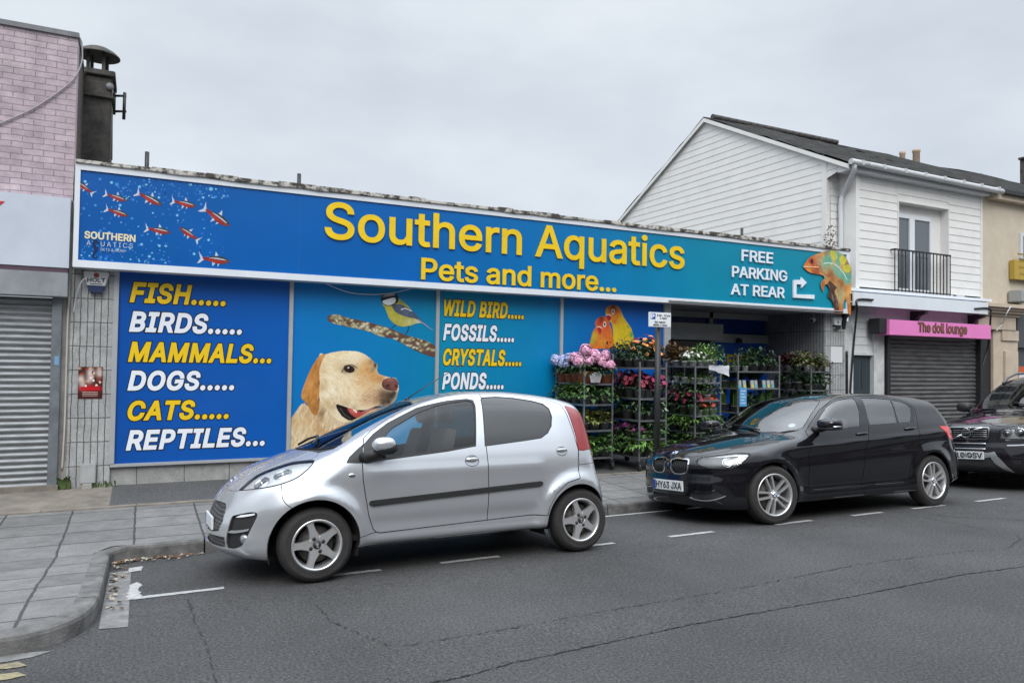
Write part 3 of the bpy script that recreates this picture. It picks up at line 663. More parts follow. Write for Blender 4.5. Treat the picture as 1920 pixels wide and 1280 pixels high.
# weeds at the foot of the wall
def weed(name, px, py, n, h, label):
    x, z = at(px, py, D-.05); mb = MB()
    for _ in range(n):
        a = random.uniform(0, 6.3); l = h*random.uniform(.5, 1); bx, by = x+random.uniform(-.06, .06), D-.06+random.uniform(-.04, .03); dx, dy = math.cos(a)*l*.5, -abs(math.sin(a))*l*.4; wd = l*.10
        p = [(bx, by, ZF), (bx+dx*.4, by+dy*.4, ZF+l*.6), (bx+dx, by+dy, ZF+l*.85)]
        mb.add([(p[0][0]-wd/2, p[0][1], p[0][2]), (p[0][0]+wd/2, p[0][1], p[0][2]), (p[1][0]+wd, p[1][1], p[1][2]), (p[1][0]-wd, p[1][1], p[1][2]), p[2]], [(0, 1, 2, 3), (3, 2, 4)], random.randrange(2))
    return tag(mb.build(name, [mat('weed_leaf', (.05, .10, .025), .6), mat('weed_leaf', (.09, .13, .04), .6)]), label, 'weed')
weed('weed', 122, 905, 26, .20, 'green weed growing at the foot of the cream cable'); weed('weed', 183, 912, 12, .09, 'small weed between the grey box and blue panel'); weed('weed', 207, 905, 10, .11, 'small weed at the corner of the grey plinth')
# ================================================================== THE BLUE FASCIA SIGN
YS = 10.5
sx0, sz0 = at(133, 500, YS); sx0b, sz1 = at(145, 308, YS); sx1, _ = at(1592, 530, YS)
sz0 = (at(133, 501, YS)[1]+at(1480, 580.5, YS)[1])/2; pz1 = (at(148, 319, YS)[1]+at(694, 379, YS)[1]+at(1480, 465.5, YS)[1])/3
pz0 = (at(145, 490, YS)[1]+at(1480, 571, YS)[1])/2; sz1 = pz1+.075
sx0 = (sx0+sx0b)/2; px0 = at(149, 400, YS)[0]; px1 = sx1-.10
sign = empty('shop_sign', ((sx0+sx1)/2, YS, sz0)); tag(sign, 'long blue to teal shop sign reading Southern Aquatics over the windows', 'sign')
TS = T
m = MB(); m.box(sx0, sx1, YS-.02, D+.0, sz0, pz0).box(sx0, sx1, YS-.02, D, pz1, sz1).box(sx0, px0, YS-.02, D, pz0, pz1).box(px1+.0, sx1, YS-.02, D, pz0, pz1)
T(m.build('frame', WHITE_ALU, sign))
SIGNP = grad_mat('sign_vinyl', [(0, '#00549f'), (.30, '#005ba6'), (.52, '#006ca8'), (.72, '#007f9f'), (1, '#00869c')], 'x', px0, px1, .3)
panel = T(MB().box(px0, px1, YS, YS+.05, pz0, pz1).build('panel', SIGNP, sign))
jn = MB()
for px in (561, 903, 1178, 1404): x = at(px, 470, YS)[0]; jn.box(x-.0025, x+.0025, YS-.0012, YS+.002, pz0, pz1)
T(jn.build('joint', mat('panel_joint', lin('#1a5f9a'), .5), sign))
cap = MB()
xx = sx0
while xx < sx1:
    L = random.uniform(.25, .6); cap.box(xx, min(xx+L, sx1), YS-.045, D+.1, sz1, sz1+random.uniform(.045, .07)); xx += L
capm = mat('peeling_coping', (.50, .48, .44), .9, col2=(.06, .052, .044), nscale=7, bump=.8, bscale=30); capm.node_tree.nodes['Color Ramp'].color_ramp.elements[0].position = .44; capm.node_tree.nodes['Color Ramp'].color_ramp.elements[1].position = .56
T(cap.build('coping', capm, sign, bevel=.008))
ny = YS-.03
def raised(body, bl, br, top_px, m_, dep, bold, z1=None, sp=1.0):
    Y_ = YS-.04; x0, z0 = at(*bl, Y_); x1, za = at(*br, Y_); z = (z0+za)/2
    return T(lettering('lettering', body, x0, x1, z, at(*top_px, Y_)[1]-at(top_px[0], bl[1] if top_px[0] == bl[0] else bl[1], Y_)[1] if False else None or (at(*top_px, Y_)[1]-z), YS-.012, m_, sign, bold=bold, depth=dep, space=sp))
YL = mat('yellow_raised_letter', lin('#e3bf14'), .4, noise=.08, nscale=5)
WL = mat('white_raised_letter', lin('#dbe2ea'), .4, noise=.05, nscale=5)
raised('Southern Aquatics', (610.5, 449), (1283.5, 500), (821, 401), YL, .014, .012)
raised('Pets and more...', (791.6, 522.2), (1155.7, 546.5), (791.6, 483.7), YL, .013, .016)
raised('FREE', (1392.2, 488.6), (1450.1, 493.2), (1392.2, 468), WL, .018, .016)
raised('PARKING', (1374.3, 519), (1476.4, 526.3), (1374.3, 498.6), WL, .018, .016)
raised('AT REAR', (1372.4, 552), (1472, 557.6), (1389.6, 533.0), WL, .018, .016)
A_ = lambda q, Y=YS-.03: at(1340+q[0]*.145833, 440+q[1]*.145833, Y)
T(MB().prism([A_(q) for q in ((1010, 582), (1110, 580), (1110, 545), (1180, 615), (1112, 685), (1110, 640), (1048, 638), (1048, 766), (1280, 772), (1278, 826), (1010, 808))], YS-.04, YS-.008).build('arrow', WL, sign))
# --- printed pictures on the sign
YP = YS-.003
Q3 = lambda q: at(130+q[0]*.296875, 290+q[1]*.296875, YP)
def fish(i, nose, tail, sc=1.):
    N_, T_ = np.array(Q3(nose)), np.array(Q3(tail)); d = N_-T_; L = np.linalg.norm(d); d /= L; up = np.array([-d[1], d[0]])
    if up[1] < 0: up = -up
    cv = Canvas(min(N_[0], T_[0])-.12*L-.03, max(N_[0], T_[0])+.12*L+.03, min(N_[1], T_[1])-.45*L, max(N_[1], T_[1])+.45*L, max(.0035, L/75))
    f = lambda a, b: tuple(T_+d*a*L+up*b*L)
    fin = '#b4c2d4'
    cv.poly([f(.10, .0), f(.02, .10), f(-.07, .24), f(-.02, .05), f(.0, -.02), f(-.10, -.20), f(-.02, -.18), f(.12, -.05)], fin)
    cv.poly([f(.48, .10), f(.50, .30), f(.62, .12)], fin); cv.poly([f(.40, -.10), f(.42, -.27), f(.52, -.12)], fin); cv.poly([f(.58, -.12), f(.60, -.25), f(.68, -.10)], fin)
    body = spline([f(.08, .03), f(.3, .075), f(.55, .14), f(.8, .11), f(1.0, .0), f(.86, -.10), f(.6, -.145), f(.35, -.09), f(.1, -.035)], 5)
    mk = cv.poly(body, '#852420'); cv.blob(f(.45, -.06), .22*L, '#b8362c', .7, .05*L, math.atan2(d[1], d[0]), mk)
    cv.poly(spline([f(.25, .06), f(.55, .15), f(.8, .13), f(1.02, .0), f(.8, .045), f(.5, .07)], 5), '#2f3a40', clip=mk); cv.poly(spline([f(.28, .035), f(.55, .065), f(.84, .03), f(.84, .005), f(.55, .025)], 5), '#b4c4cc', clip=mk)
    cv.blob(f(.9, -.04), .07*L, '#5a4a48', .8, clip=mk); cv.ell(f(.91, .025), .02*L, .02*L, '#0c1216')
    T(cv.build('fish_picture', YP, PRINT, sign))
for i, (a, b) in enumerate((((45, 168), (148, 245)), ((362, 290), (228, 247)), ((583, 316), (430, 240)), ((802, 325), (652, 292)), ((1014, 450), (850, 338)), ((372, 385), (234, 342)), ((640, 490), (487, 465)), ((697, 458), (815, 540)), ((1014, 672), (828, 652)))): fish(i, a, b)
bub = [MB(), MB(), MB()]
for k in range(420):
    while True:
        u, v = random.uniform(70, 1000), random.uniform(150, 690)
        if (v < 280 and u > 280) or (v > 560 and u < 640) or random.random() < .22: break
    c_ = Q3((u, v)); r_ = random.choice((.005, .007, .009, .012, .018)) * (1.4 if random.random() < .08 else 1)
    bub[random.choice((0, 0, 1, 1, 2))].lathe([(0, 0), (r_, 0)], 8, c=(c_[0], YP+.001, c_[1]), axis='y')
mm = MB()
for i, q in enumerate(bub): mm.add(q.v, q.f, i)
T(mm.build('bubble_picture', [mat('bubble_print', lin('#1668bd'), .4), mat('bubble_print', lin('#2a80c8'), .4), mat('bubble_print', lin('#6fb4dc'), .4)], sign, fix=False))
def logo_line(body, bl, br, cap_px, m_, bold, sp=1.):
    s = 1/12; Y_ = YP; x0, z0 = at(130+bl[0]*s, 420+bl[1]*s, Y_); x1, z1 = at(130+br[0]*s, 420+br[1]*s, Y_)
    T(lettering('lettering', body, x0, x1, (z0+z1)/2, cap_px*s*YS/F_PX*1.02, Y_, m_, sign, bold=bold, depth=.002, space=sp))
GOLD = mat('gold_print', lin('#d8cfae'), .4); PALE = mat('pale_print', lin('#b9c6d8'), .4)
logo_line('SOUTHERN', (345, 320), (1480, 392), 128, GOLD, .03); logo_line('A', (385, 472), (480, 478), 92, PALE, .0); logo_line('UATICS', (705, 497), (1425, 548), 92, PALE, .0, 1.3); logo_line('PETS & MORE', (705, 608), (1260, 635), 52, PALE, .0)
L7 = lambda q: at(130+q[0]/12, 420+q[1]/12, YP)
sh = Canvas(L7((440, 0))[0], L7((720, 0))[0], L7((500, 800))[1], L7((500, 330))[1], .003)
sh.poly(spline([L7(q) for q in ((545, 350), (610, 360), (650, 400), (700, 440), (640, 440), (600, 420), (590, 470), (640, 520), (640, 590), (600, 650), (560, 700), (580, 740), (630, 730), (620, 770), (560, 775), (520, 730), (530, 650), (555, 590), (540, 530), (505, 500), (530, 470), (520, 430), (495, 420), (530, 400))], 4), '#0b2250')
T(sh.build('seahorse_emblem', YP, PRINT, sign))
# chameleon
cvx = Canvas(A_((1110, 0), YP)[0], A_((1750, 600), YP)[0], A_((1700, 1040), YP)[1], A_((1500, 190), YP)[1], .006)
C_ = lambda *q: [A_(p_, YP) for p_ in q]
mk = cvx.poly(spline(C_((1130, 412), (1150, 370), (1190, 312), (1240, 277), (1300, 252), (1380, 222), (1450, 205), (1530, 205), (1590, 225), (1640, 260), (1690, 320), (1728, 400), (1745, 440), (1745, 600), (1742, 760), (1740, 900), (1738, 1010), (1720, 1030), (1700, 980), (1685, 850), (1655, 850), (1640, 930), (1640, 1005), (1560, 1003), (1530, 1000), (1515, 900), (1480, 830), (1442, 800), (1450, 750), (1460, 690), (1425, 640), (1398, 660), (1390, 710), (1395, 735), (1370, 710), (1350, 640), (1370, 590), (1400, 560), (1370, 520), (1260, 500), (1200, 480), (1150, 440)), 3), '#d4752a')
pu = .0011*8  # metres per crop pixel
for c_, r_, cl, k in (((1420, 260), 60, '#d9872f', .8), ((1300, 430), 70, '#c85f28', .8), ((1450, 480), 60, '#d77a2e', .8), ((1600, 790), 60, '#dd8a30', .8), ((1700, 900), 50, '#d98a3c', .8), ((1520, 280), 34, '#c2b428', .95), ((1560, 250), 40, '#b5a030', .8), ((1640, 330), 40, '#cfc428', .98), ((1685, 440), 42, '#c4c02a', .98), ((1720, 400), 30, '#b8ad35', .8), ((1440, 350), 42, '#4f9a84', .95), ((1580, 310), 30, '#5d8f7c', .8), ((1520, 400), 62, '#4fa794', .98), ((1580, 470), 66, '#5fae96', .98), ((1640, 540), 55, '#66957e', .9), ((1700, 560), 40, '#4f9280', .9), ((1690, 650), 45, '#6d8f5c', .8), ((1570, 620), 60, '#a08a4a', .7), ((1500, 560), 50, '#b5793f', .7), ((1720, 700), 40, '#d58d3d', .8), ((1620, 800), 30, '#5fa39a', .5)):
    cvx.blob(A_(c_, YP), r_*pu*.62, cl, k, clip=mk)
for i in range(70):
    u, v = random.uniform(1200, 1740), random.uniform(230, 980); cvx.blob(A_((u, v), YP), random.uniform(5, 13)*pu, random.choice(('#8a3f1a', '#e39a48', '#e6b05c', '#a04a20')), .55, random.uniform(5, 12)*pu, random.uniform(0, 3), clip=mk)
for pts_, cl_ in ((((1475, 212), (1530, 207), (1565, 290), (1535, 345), (1490, 300)), '#c9bb2a'), (((1592, 300), (1640, 268), (1684, 330), (1655, 385), (1604, 362)), '#d2c82a'), (((1638, 405), (1722, 388), (1740, 450), (1704, 492), (1655, 470)), '#c8c42c'), (((1400, 300), (1468, 285), (1500, 352), (1440, 402), (1380, 380)), '#4fa08c'), (((1545, 310), (1590, 325), (1602, 400), (1540, 402)), '#57a78f'), (((1500, 402), (1600, 420), (1660, 490), (1742, 510), (1742, 600), (1690, 650), (1620, 570), (1540, 520)), '#4da593')):
    P_ = spline(C_(*pts_), 4); m_ = cvx.inside(P_) & mk; cvx.c[m_] = cvx.c[m_]*.25+np.array(lin(cl_))*.75
cvx.stroke(C_((1390, 372), (1450, 362), (1520, 375), (1590, 425), (1650, 500), (1690, 580)), .022, '#bcd5c6', mk); cvx.stroke(C_((1350, 400), (1360, 480), (1460, 540)), .014, '#8f4a22', mk)
cvx.poly(C_((1430, 640), (1470, 590), (1520, 640), (1560, 680), (1530, 720), (1570, 840), (1592, 1000), (1535, 1000), (1515, 900), (1475, 825), (1440, 800), (1455, 720), (1415, 640)), '#4a3426', clip=mk)
for i in range(16): cvx.blob(A_((random.uniform(1440, 1570), random.uniform(620, 980)), YP), .02, random.choice(('#2b1d18', '#7a5a3c', '#8a7a70')), .7, .045, .3, clip=mk & (cvx.c[..., 0] < .25))
cvx.blob(A_((1230, 342), YP), .075, '#9a3f28', .9, clip=mk); cvx.ell(A_((1238, 345), YP), .05, .055, '#7a2a24'); cvx.ell(A_((1238, 345), YP), .026, .028, '#1a0d10'); cvx.stroke(C_((1135, 412), (1200, 415), (1320, 418)), .018, '#e6b98c', mk); cvx.stroke(C_((1140, 424), (1220, 430), (1325, 440)), .012, '#8c3c1e', mk)
cvx.mottle(.10, .03, mk, 4)
T(cvx.build('chameleon_picture', YS-.026, PRINT, sign))

# --- dog, blue tit and lovebirds on the window panels
YG = D-.003
Q4 = lambda q: at(540+q[0]*.270833, 520+q[1]*.270833, YG)
def S4(*q, k=5): return spline([Q4(p_) for p_ in q], k)
u4 = .270833*D/F_PX*1.03
dog = Canvas(xw[1]+.034, Q4((780, 800))[0], ZP0+.005, Q4((400, 500))[1], .006)
def fur(cv, n, box, cols, L, w, ang, k, clip):
    for _ in range(n): cv.blob(Q4((random.uniform(box[0], box[2]), random.uniform(box[1], box[3]))), random.uniform(.6, 1.3)*w*u4, random.choice(cols), k*random.uniform(.5, 1), random.uniform(.6, 1.3)*L*u4, random.gauss(ang, .25), clip=clip)
def hair(P, a=.005): P = np.array(P); return P+np.random.default_rng(1).normal(0, a, P.shape)
bd = [Q4(p_) for p_ in ((10, 1000), (40, 950), (100, 872), (150, 890), (260, 850), (420, 990), (440, 1100), (470, 1260))]
xL = xw[1]+.034
mk = dog.poly(hair([(xL, ZP0), (xL, bd[0][1])]+list(spline(bd, 6, False))+[(bd[-1][0]+.1, ZP0)], .003), '#d2bb95')
for c_, r_, cl in (((60, 1080), 90, '#dcc8a4'), ((190, 1000), 55, '#a5784a'), ((230, 940), 42, '#6f4a2a'), ((215, 1050), 45, '#b48a5a'), ((270, 1080), 60, '#b9905f'), ((130, 990), 60, '#cbab7c'), ((330, 1060), 55, '#e2d4bd'), ((350, 1005), 50, '#cdb79a'), ((350, 1200), 120, '#d0b184'), ((100, 1250), 120, '#d6bf96'), ((40, 1000), 40, '#bf9c6c')): dog.blob(Q4(c_), r_*u4, cl, .8, clip=mk)
fur(dog, 420, (10, 900, 440, 1260), ('#efe2c6', '#a5875c', '#bd9c6c', '#e2cda4', '#8f6c44'), 24, 4.5, -.25, .5, mk)
hd = dog.poly(hair(S4((215, 545), (255, 535), (300, 520), (360, 511), (440, 508), (500, 518), (545, 540), (580, 570), (600, 588), (618, 605), (619, 650), (640, 672), (700, 690), (745, 698), (762, 730), (766, 775), (756, 815), (738, 855), (700, 882), (640, 892), (590, 925), (540, 945), (500, 962), (440, 990), (400, 1000), (340, 985), (290, 930), (235, 870), (215, 800)), .0025), '#e0cda8')
for c_, r_, cl, k in (((430, 545), 60, '#efe2c2', .9), ((330, 560), 60, '#e6d3ac', .8), ((300, 660), 70, '#ead9b8', .8), ((290, 800), 80, '#ecdec2', .85), ((245, 640), 34, '#c9ad7c', .8), ((240, 760), 34, '#bfa06e', .8), ((380, 700), 60, '#ead8b4', .7), ((340, 610), 40, '#d9c193', .7), ((540, 600), 40, '#d3a566', .75), ((520, 650), 50, '#cf9f5e', .85), ((590, 690), 50, '#c78f48', .95), ((640, 700), 40, '#b67d40', .9), ((560, 640), 26, '#b07a3c', .7), ((575, 585), 26, '#9c6a34', .8), ((500, 730), 55, '#cfa468', .75), ((560, 760), 50, '#d3ac78', .7), ((460, 800), 70, '#e6d2ac', .85), ((600, 800), 48, '#cda883', .85), ((540, 850), 44, '#bb9470', .8), ((610, 850), 40, '#a5805f', .85), ((650, 800), 36, '#7a5a45', .85), ((655, 850), 36, '#5c4234', .85), ((350, 850), 40, '#d6c2a0', .7), ((360, 930), 36, '#e8dcc8', .85), ((310, 900), 36, '#c2a57c', .75), ((270, 870), 34, '#b3905e', .7), ((400, 870), 30, '#b79a78', .7), ((460, 900), 22, '#8a6a50', .6)): dog.blob(Q4(c_), r_*u4, cl, k, clip=hd)
fur(dog, 300, (220, 515, 480, 720), ('#f4ead2', '#c9ad7c', '#d9c294'), 15, 3.2, 1.2, .40, hd); fur(dog, 260, (230, 700, 480, 960), ('#f6eedb', '#c4a878', '#d6bf96', '#b0925f'), 16, 3.4, .6, .42, hd); fur(dog, 260, (470, 590, 700, 890), ('#e3c08a', '#a8763c', '#b98a52', '#d9b888'), 11, 3, 1.9, .42, hd)
[dog.blob(Q4(q_), r_*u4, c_, k_, clip=hd) for q_, r_, c_, k_ in (((690, 815), 44, '#4a352c', .9), ((720, 820), 36, '#2c211f', .95), ((695, 860), 28, '#211817', .95), ((655, 815), 22, '#6a4c3c', .6), ((735, 800), 20, '#1c1413', .9), ((660, 870), 24, '#3a2a24', .8))]
ns = dog.poly(S4((650, 740), (660, 710), (698, 695), (742, 699), (762, 730), (761, 765), (744, 784), (700, 780), (664, 768)), '#74463f', clip=hd)
dog.blob(Q4((708, 708)), 28*u4, '#9a6c62', .8, 10*u4, clip=ns); dog.blob(Q4((730, 735)), 22*u4, '#7c4c45', .8, clip=ns); dog.blob(Q4((690, 775)), 34*u4, '#3a2220', .95, 11*u4, clip=ns); dog.blob(Q4((656, 750)), 12*u4, '#4a2c28', .9, 24*u4, clip=ns)
dog.blob(Q4((690, 750)), 16*u4, '#180c0c', 1., 11*u4, .3, clip=ns); dog.blob(Q4((748, 752)), 8*u4, '#180c0c', 1., 13*u4, clip=ns)
mo = dog.poly(S4((333, 880), (372, 886), (420, 902), (470, 915), (540, 915), (610, 890), (640, 893), (560, 930), (500, 962), (440, 990), (395, 975), (352, 932)), '#120c0c', clip=hd)
dog.poly(S4((412, 902), (440, 893), (468, 905), (500, 930), (560, 915), (600, 900), (560, 930), (500, 962), (470, 968), (430, 940)), '#a8443c', clip=mo); dog.blob(Q4((450, 925)), 22*u4, '#d9766a', .8, 12*u4, -.5, clip=mo); dog.poly(S4((446, 900), (462, 908), (478, 928), (470, 936), (452, 918), k=3), '#e8dccb', clip=mo); dog.blob(Q4((560, 918)), 40*u4, '#b98d86', .8, 9*u4, .3, clip=mo); dog.stroke([Q4(p_) for p_ in ((345, 905), (372, 955), (418, 985))], 7*u4, '#3a2c28', hd); dog.stroke([Q4(p_) for p_ in ((362, 905), (392, 950), (432, 975))], 5*u4, '#5a4a46', mo)
dog.blob(Q4((418, 628)), 52*u4, '#7a5a38', .75, 36*u4, clip=hd); dog.blob(Q4((385, 655)), 22*u4, '#8a6a44', .7, 9*u4, -.6, clip=hd); dog.ell(Q4((424, 634)), 38*u4, 25*u4, '#120d0c', -.15, clip=hd); dog.ell(Q4((425, 633)), 25*u4, 21*u4, '#3d2416', clip=hd); dog.ell(Q4((428, 632)), 15*u4, 15*u4, '#050505', clip=hd); dog.ell(Q4((418, 624)), 6*u4, 5*u4, '#c9d2da', clip=hd); dog.stroke([Q4(p_) for p_ in ((372, 655), (395, 612), (440, 602), (478, 625))], 7*u4, '#4a3422', hd); dog.blob(Q4((425, 592)), 46*u4, '#efe0bc', .6, 9*u4, clip=hd)
dog.blob(Q4((604, 608)), 15*u4, '#1a110e', .98, 27*u4, clip=hd); dog.blob(Q4((585, 640)), 14*u4, '#8a5c30', .7, 20*u4, clip=hd)
for i in range(40): dog.ell(Q4((random.gauss(575, 34), random.gauss(815, 24))), 2.4*u4, 2.4*u4, '#6a4c38', clip=hd)
er = dog.poly(S4((258, 532), (215, 545), (182, 590), (150, 650), (120, 720), (96, 790), (95, 838), (128, 872), (150, 910), (168, 942), (190, 952), (208, 936), (217, 880), (216, 800), (220, 720), (218, 640), (238, 575)), '#b87a3a')
for c_, r_, cl in (((150, 740), 46, '#cd9250'), ((190, 610), 36, '#a8682c'), ((235, 550), 24, '#c99c60'), ((185, 905), 34, '#94602e'), ((208, 740), 22, '#7c4a1e'), ((212, 860), 18, '#6d3f1a'), ((118, 820), 28, '#c8904c'), ((165, 830), 34, '#a9702f'), ((180, 690), 30, '#bb8040')): dog.blob(Q4(c_), r_*u4, cl, .85, clip=er)
fur(dog, 260, (95, 540, 240, 950), ('#dba865', '#8f5a26', '#a8702f', '#c48a46'), 20, 3.4, -.35, .45, er)
dog.mottle(.03, .02, dog.a, 5)
dog.build('dog_picture', YG, PRINT, win[1])
bi = Canvas(Q4((270, 0))[0], xw[2]-.035, Q4((600, 560))[1], Q4((600, 100))[1], .006)
mk = bi.poly(S4((280, 265), (345, 256), (400, 276), (540, 306), (700, 350), (820, 400), (950, 436), (1030, 486), (1030, 552), (920, 522), (820, 472), (720, 422), (640, 408), (540, 368), (400, 338), (285, 307), k=3), '#5d4238')
for i in range(190):
    u = random.uniform(295, 1010); v = 290+(u-300)*.29+random.uniform(-45, 40)
    if random.random() < (.9 if u < 700 else .5): q_ = Q4((u, v)); r_ = random.uniform(8, 17); bi.blob((q_[0]+.006, q_[1]-.008), r_*u4, '#33261e', .8, r_*.5*u4, random.uniform(-1, 1), clip=mk); bi.blob(q_, r_*u4, random.choice(('#cfc9a0', '#b4ac80', '#ddd8b8', '#99906a')), .97, r_*.55*u4, random.uniform(-1, 1), clip=mk)
bi.stroke([Q4(p_) for p_ in ((745, 328), (718, 350))], 5*u4, '#2a2c34', alpha=True); bi.stroke([Q4(p_) for p_ in ((838, 335), (830, 370), (815, 392))], 6*u4, '#2a2c34', alpha=True)
bb = bi.poly(S4((655, 185), (668, 205), (685, 245), (705, 290), (745, 325), (790, 340), (850, 332), (890, 318), (930, 318), (985, 352), (1006, 368), (960, 328), (910, 285), (870, 245), (840, 208), (800, 168), (765, 148), (700, 150)), '#a5a03c')
for c_, r_, cl in (((720, 260), 40, '#b9b244'), ((780, 310), 40, '#a7a050'), ((840, 310), 30, '#c0bc88'), ((790, 170), 30, '#7d8450'), ((700, 215), 25, '#bdb23c'), ((900, 300), 25, '#c9ccc0')): bi.blob(Q4(c_), r_*u4, cl, .8, clip=bb)
wg = bi.poly(S4((722, 196), (760, 185), (800, 195), (850, 222), (885, 258), (930, 300), (1006, 368), (940, 325), (880, 285), (840, 278), (780, 258), (740, 235)), '#4b5368'); bi.blob(Q4((800, 225)), 40*u4, '#5f6a80', .8, 16*u4, -.5, clip=wg); bi.stroke([Q4(p_) for p_ in ((785, 222), (812, 213), (855, 232))], 8*u4, '#d5d9de', wg); bi.stroke([Q4(p_) for p_ in ((900, 290), (1000, 365))], 6*u4, '#8c9cba')
bi.poly(S4((645, 158), (646, 130), (665, 112), (700, 106), (742, 108), (762, 128), (765, 160), (745, 185), (705, 198), (668, 190)), '#20242c'); bi.poly(S4((655, 165), (690, 150), (738, 140), (742, 170), (705, 192), (668, 184), k=4), '#d9dde0'); bi.poly(S4((652, 134), (690, 112), (736, 112), (740, 124), (690, 132), k=4), '#8c9098'); bi.stroke([Q4(p_) for p_ in ((648, 160), (690, 142), (748, 128))], 9*u4, '#15181e'); bi.poly([Q4(p_) for p_ in ((640, 150), (655, 146), (655, 168))], '#15181e')
fur(bi, 160, (670, 180, 900, 340), ('#c8c060', '#8f8a30', '#d0c870', '#7d7a34'), 10, 3, .8, .4, bb & ~wg); fur(bi, 90, (730, 190, 1000, 360), ('#78859c', '#353c4e', '#8a94a8'), 14, 2.6, -.9, .45, wg); bi.mottle(.04, .03, bi.a, 9)
bi.build('bird_picture', YG, PRINT, win[1])
Q8 = lambda q: at(1090+q[0]*.09375, 560+q[1]*.09375, YG)
def S8(*q): return spline([Q8(p_) for p_ in q], 4)
u8 = .09375*D/F_PX*1.03*1.25
lb = Canvas(Q8((160, 0))[0], Q8((1060, 0))[0], Q8((400, 1000))[1], Q8((700, 110))[1], .008)
r1 = lb.poly(S8((490, 330), (488, 215), (540, 152), (620, 120), (700, 132), (762, 182), (800, 262), (860, 390), (930, 490), (990, 580), (1030, 690), (1045, 770), (1000, 990), (640, 990), (630, 760), (625, 600), (600, 480), (545, 450), (500, 370)), '#c9a81e')
for c_, r_, cl, k in (((600, 240), 110, '#b8362a', .95), ((700, 250), 90, '#c8502a', .9), ((640, 150), 70, '#4a2a1c', .9), ((690, 400), 90, '#cf7328', .9), ((760, 520), 80, '#c6a020', .8), ((660, 460), 50, '#c2552a', .8), ((800, 650), 120, '#b9aa20', .7), ((1000, 720), 60, '#3d8a3c', .95), ((940, 560), 40, '#7d9a2a', .8), ((700, 800), 100, '#c8b020', .8)): lb.blob(Q8(c_), r_*u8, cl, k, clip=r1)
r2 = lb.poly(S8((195, 990), (200, 760), (240, 640), (285, 560), (276, 490), (312, 402), (400, 352), (480, 362), (530, 420), (572, 520), (612, 640), (626, 760), (632, 990)), '#c86a28')
for c_, r_, cl, k in (((380, 480), 90, '#b8352a', .95), ((400, 390), 70, '#6a2c1c', .95), ((500, 560), 80, '#c2482c', .9), ((470, 700), 90, '#c8602a', .9), ((260, 740), 70, '#b8a428', .9), ((220, 850), 60, '#86a02e', .8), ((420, 860), 90, '#c88a2c', .8)): lb.blob(Q8(c_), r_*u8, cl, k, clip=r2)
for e_, b_ in (((632, 256), ((495, 325), (560, 318), (602, 345), (590, 410), (548, 448), (515, 400))), ((466, 512), ((318, 565), (370, 560), (405, 590), (400, 660), (370, 705), (335, 640)))):
    lb.poly(spline([Q8(p_) for p_ in b_], 4), '#a3242e'); lb.stroke([Q8(p_) for p_ in b_[:3]], 18*u8, '#d9c4b4'); lb.ell(Q8(e_), 34*u8, 52*u8, '#d8cfc8'); lb.ell(Q8(e_), 17*u8, 30*u8, '#14100e')
lb.stroke([Q8(p_) for p_ in ((612, 560), (632, 700), (632, 850))], 16*u8, '#5a3a1c'); lb.mottle(.09, .02, lb.a, 2)
lb.build('lovebird_picture', YG, PRINT, win[3])

# ================================================================== WHITE HOUSE
HX0, HX1 = 13.05, at(1840, 450, D)[0]; HB = 18.95
RY, RZ, EZ = 15.0, 8.12, 5.93
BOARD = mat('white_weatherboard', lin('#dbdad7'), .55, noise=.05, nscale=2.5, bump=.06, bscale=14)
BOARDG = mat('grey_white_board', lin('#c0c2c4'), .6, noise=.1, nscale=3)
house = empty('white_house', ((HX0+HX1)/2, D, ZF)); tag(house, 'white weatherboarded house with a slate roof, shop shutter and small balcony', 'building')
pit = .168
def boards_front(mb, x0, x1, z0, z1, y, pitch=pit):
    n = max(1, round((z1-z0)/pitch)); h = (z1-z0)/n
    for i in range(n):
        a, b_ = z0+i*h, z0+(i+1)*h; mb.add([(x0, y-.013, a), (x1, y-.013, a), (x1, y-.002, b_), (x0, y-.002, b_), (x0, y+.02, a), (x1, y+.02, a)], [(0, 1, 2, 3), (4, 5, 1, 0)])
    return mb
m = MB()
wx0, wx1, wz0, wz1 = at(1683, 380, D)[0], at(1776, 400, D)[0], 3.33, at(1683, 378, D)[1]
zb, zt = 3.36, EZ-.16
hx = HX0+.42
boards_front(m, hx, wx0-.02, zb, zt, D); boards_front(m, wx1+.02, HX1-.03, zb, zt, D); boards_front(m, wx0-.02, wx1+.02, wz1+.02, zt, D)
T(m.build('wall', BOARD, house))
T(MB().box(hx-.09, hx+.02, D-.035, D+.5, zb-.05, zt+.05).build('corner_board', BOARD, house)); T(MB().box(HX1-.05, HX1, D-.03, D+.1, zb-.05, zt+.05).build('corner_board', BOARD, house)); T(MB().box(HX0-.02, HX0+.10, D+.42, D+.55, 3.2, EZ+.1).build('corner_board', BOARD, house)); m = MB()
m = MB(); m.box(HX0+.1, hx, D+.40, D+.5, 3, zt+.1)
T(boards_front(m, HX0+.08, hx-.08, zb, zt+.05, D+.40).build('wall', BOARD, house))
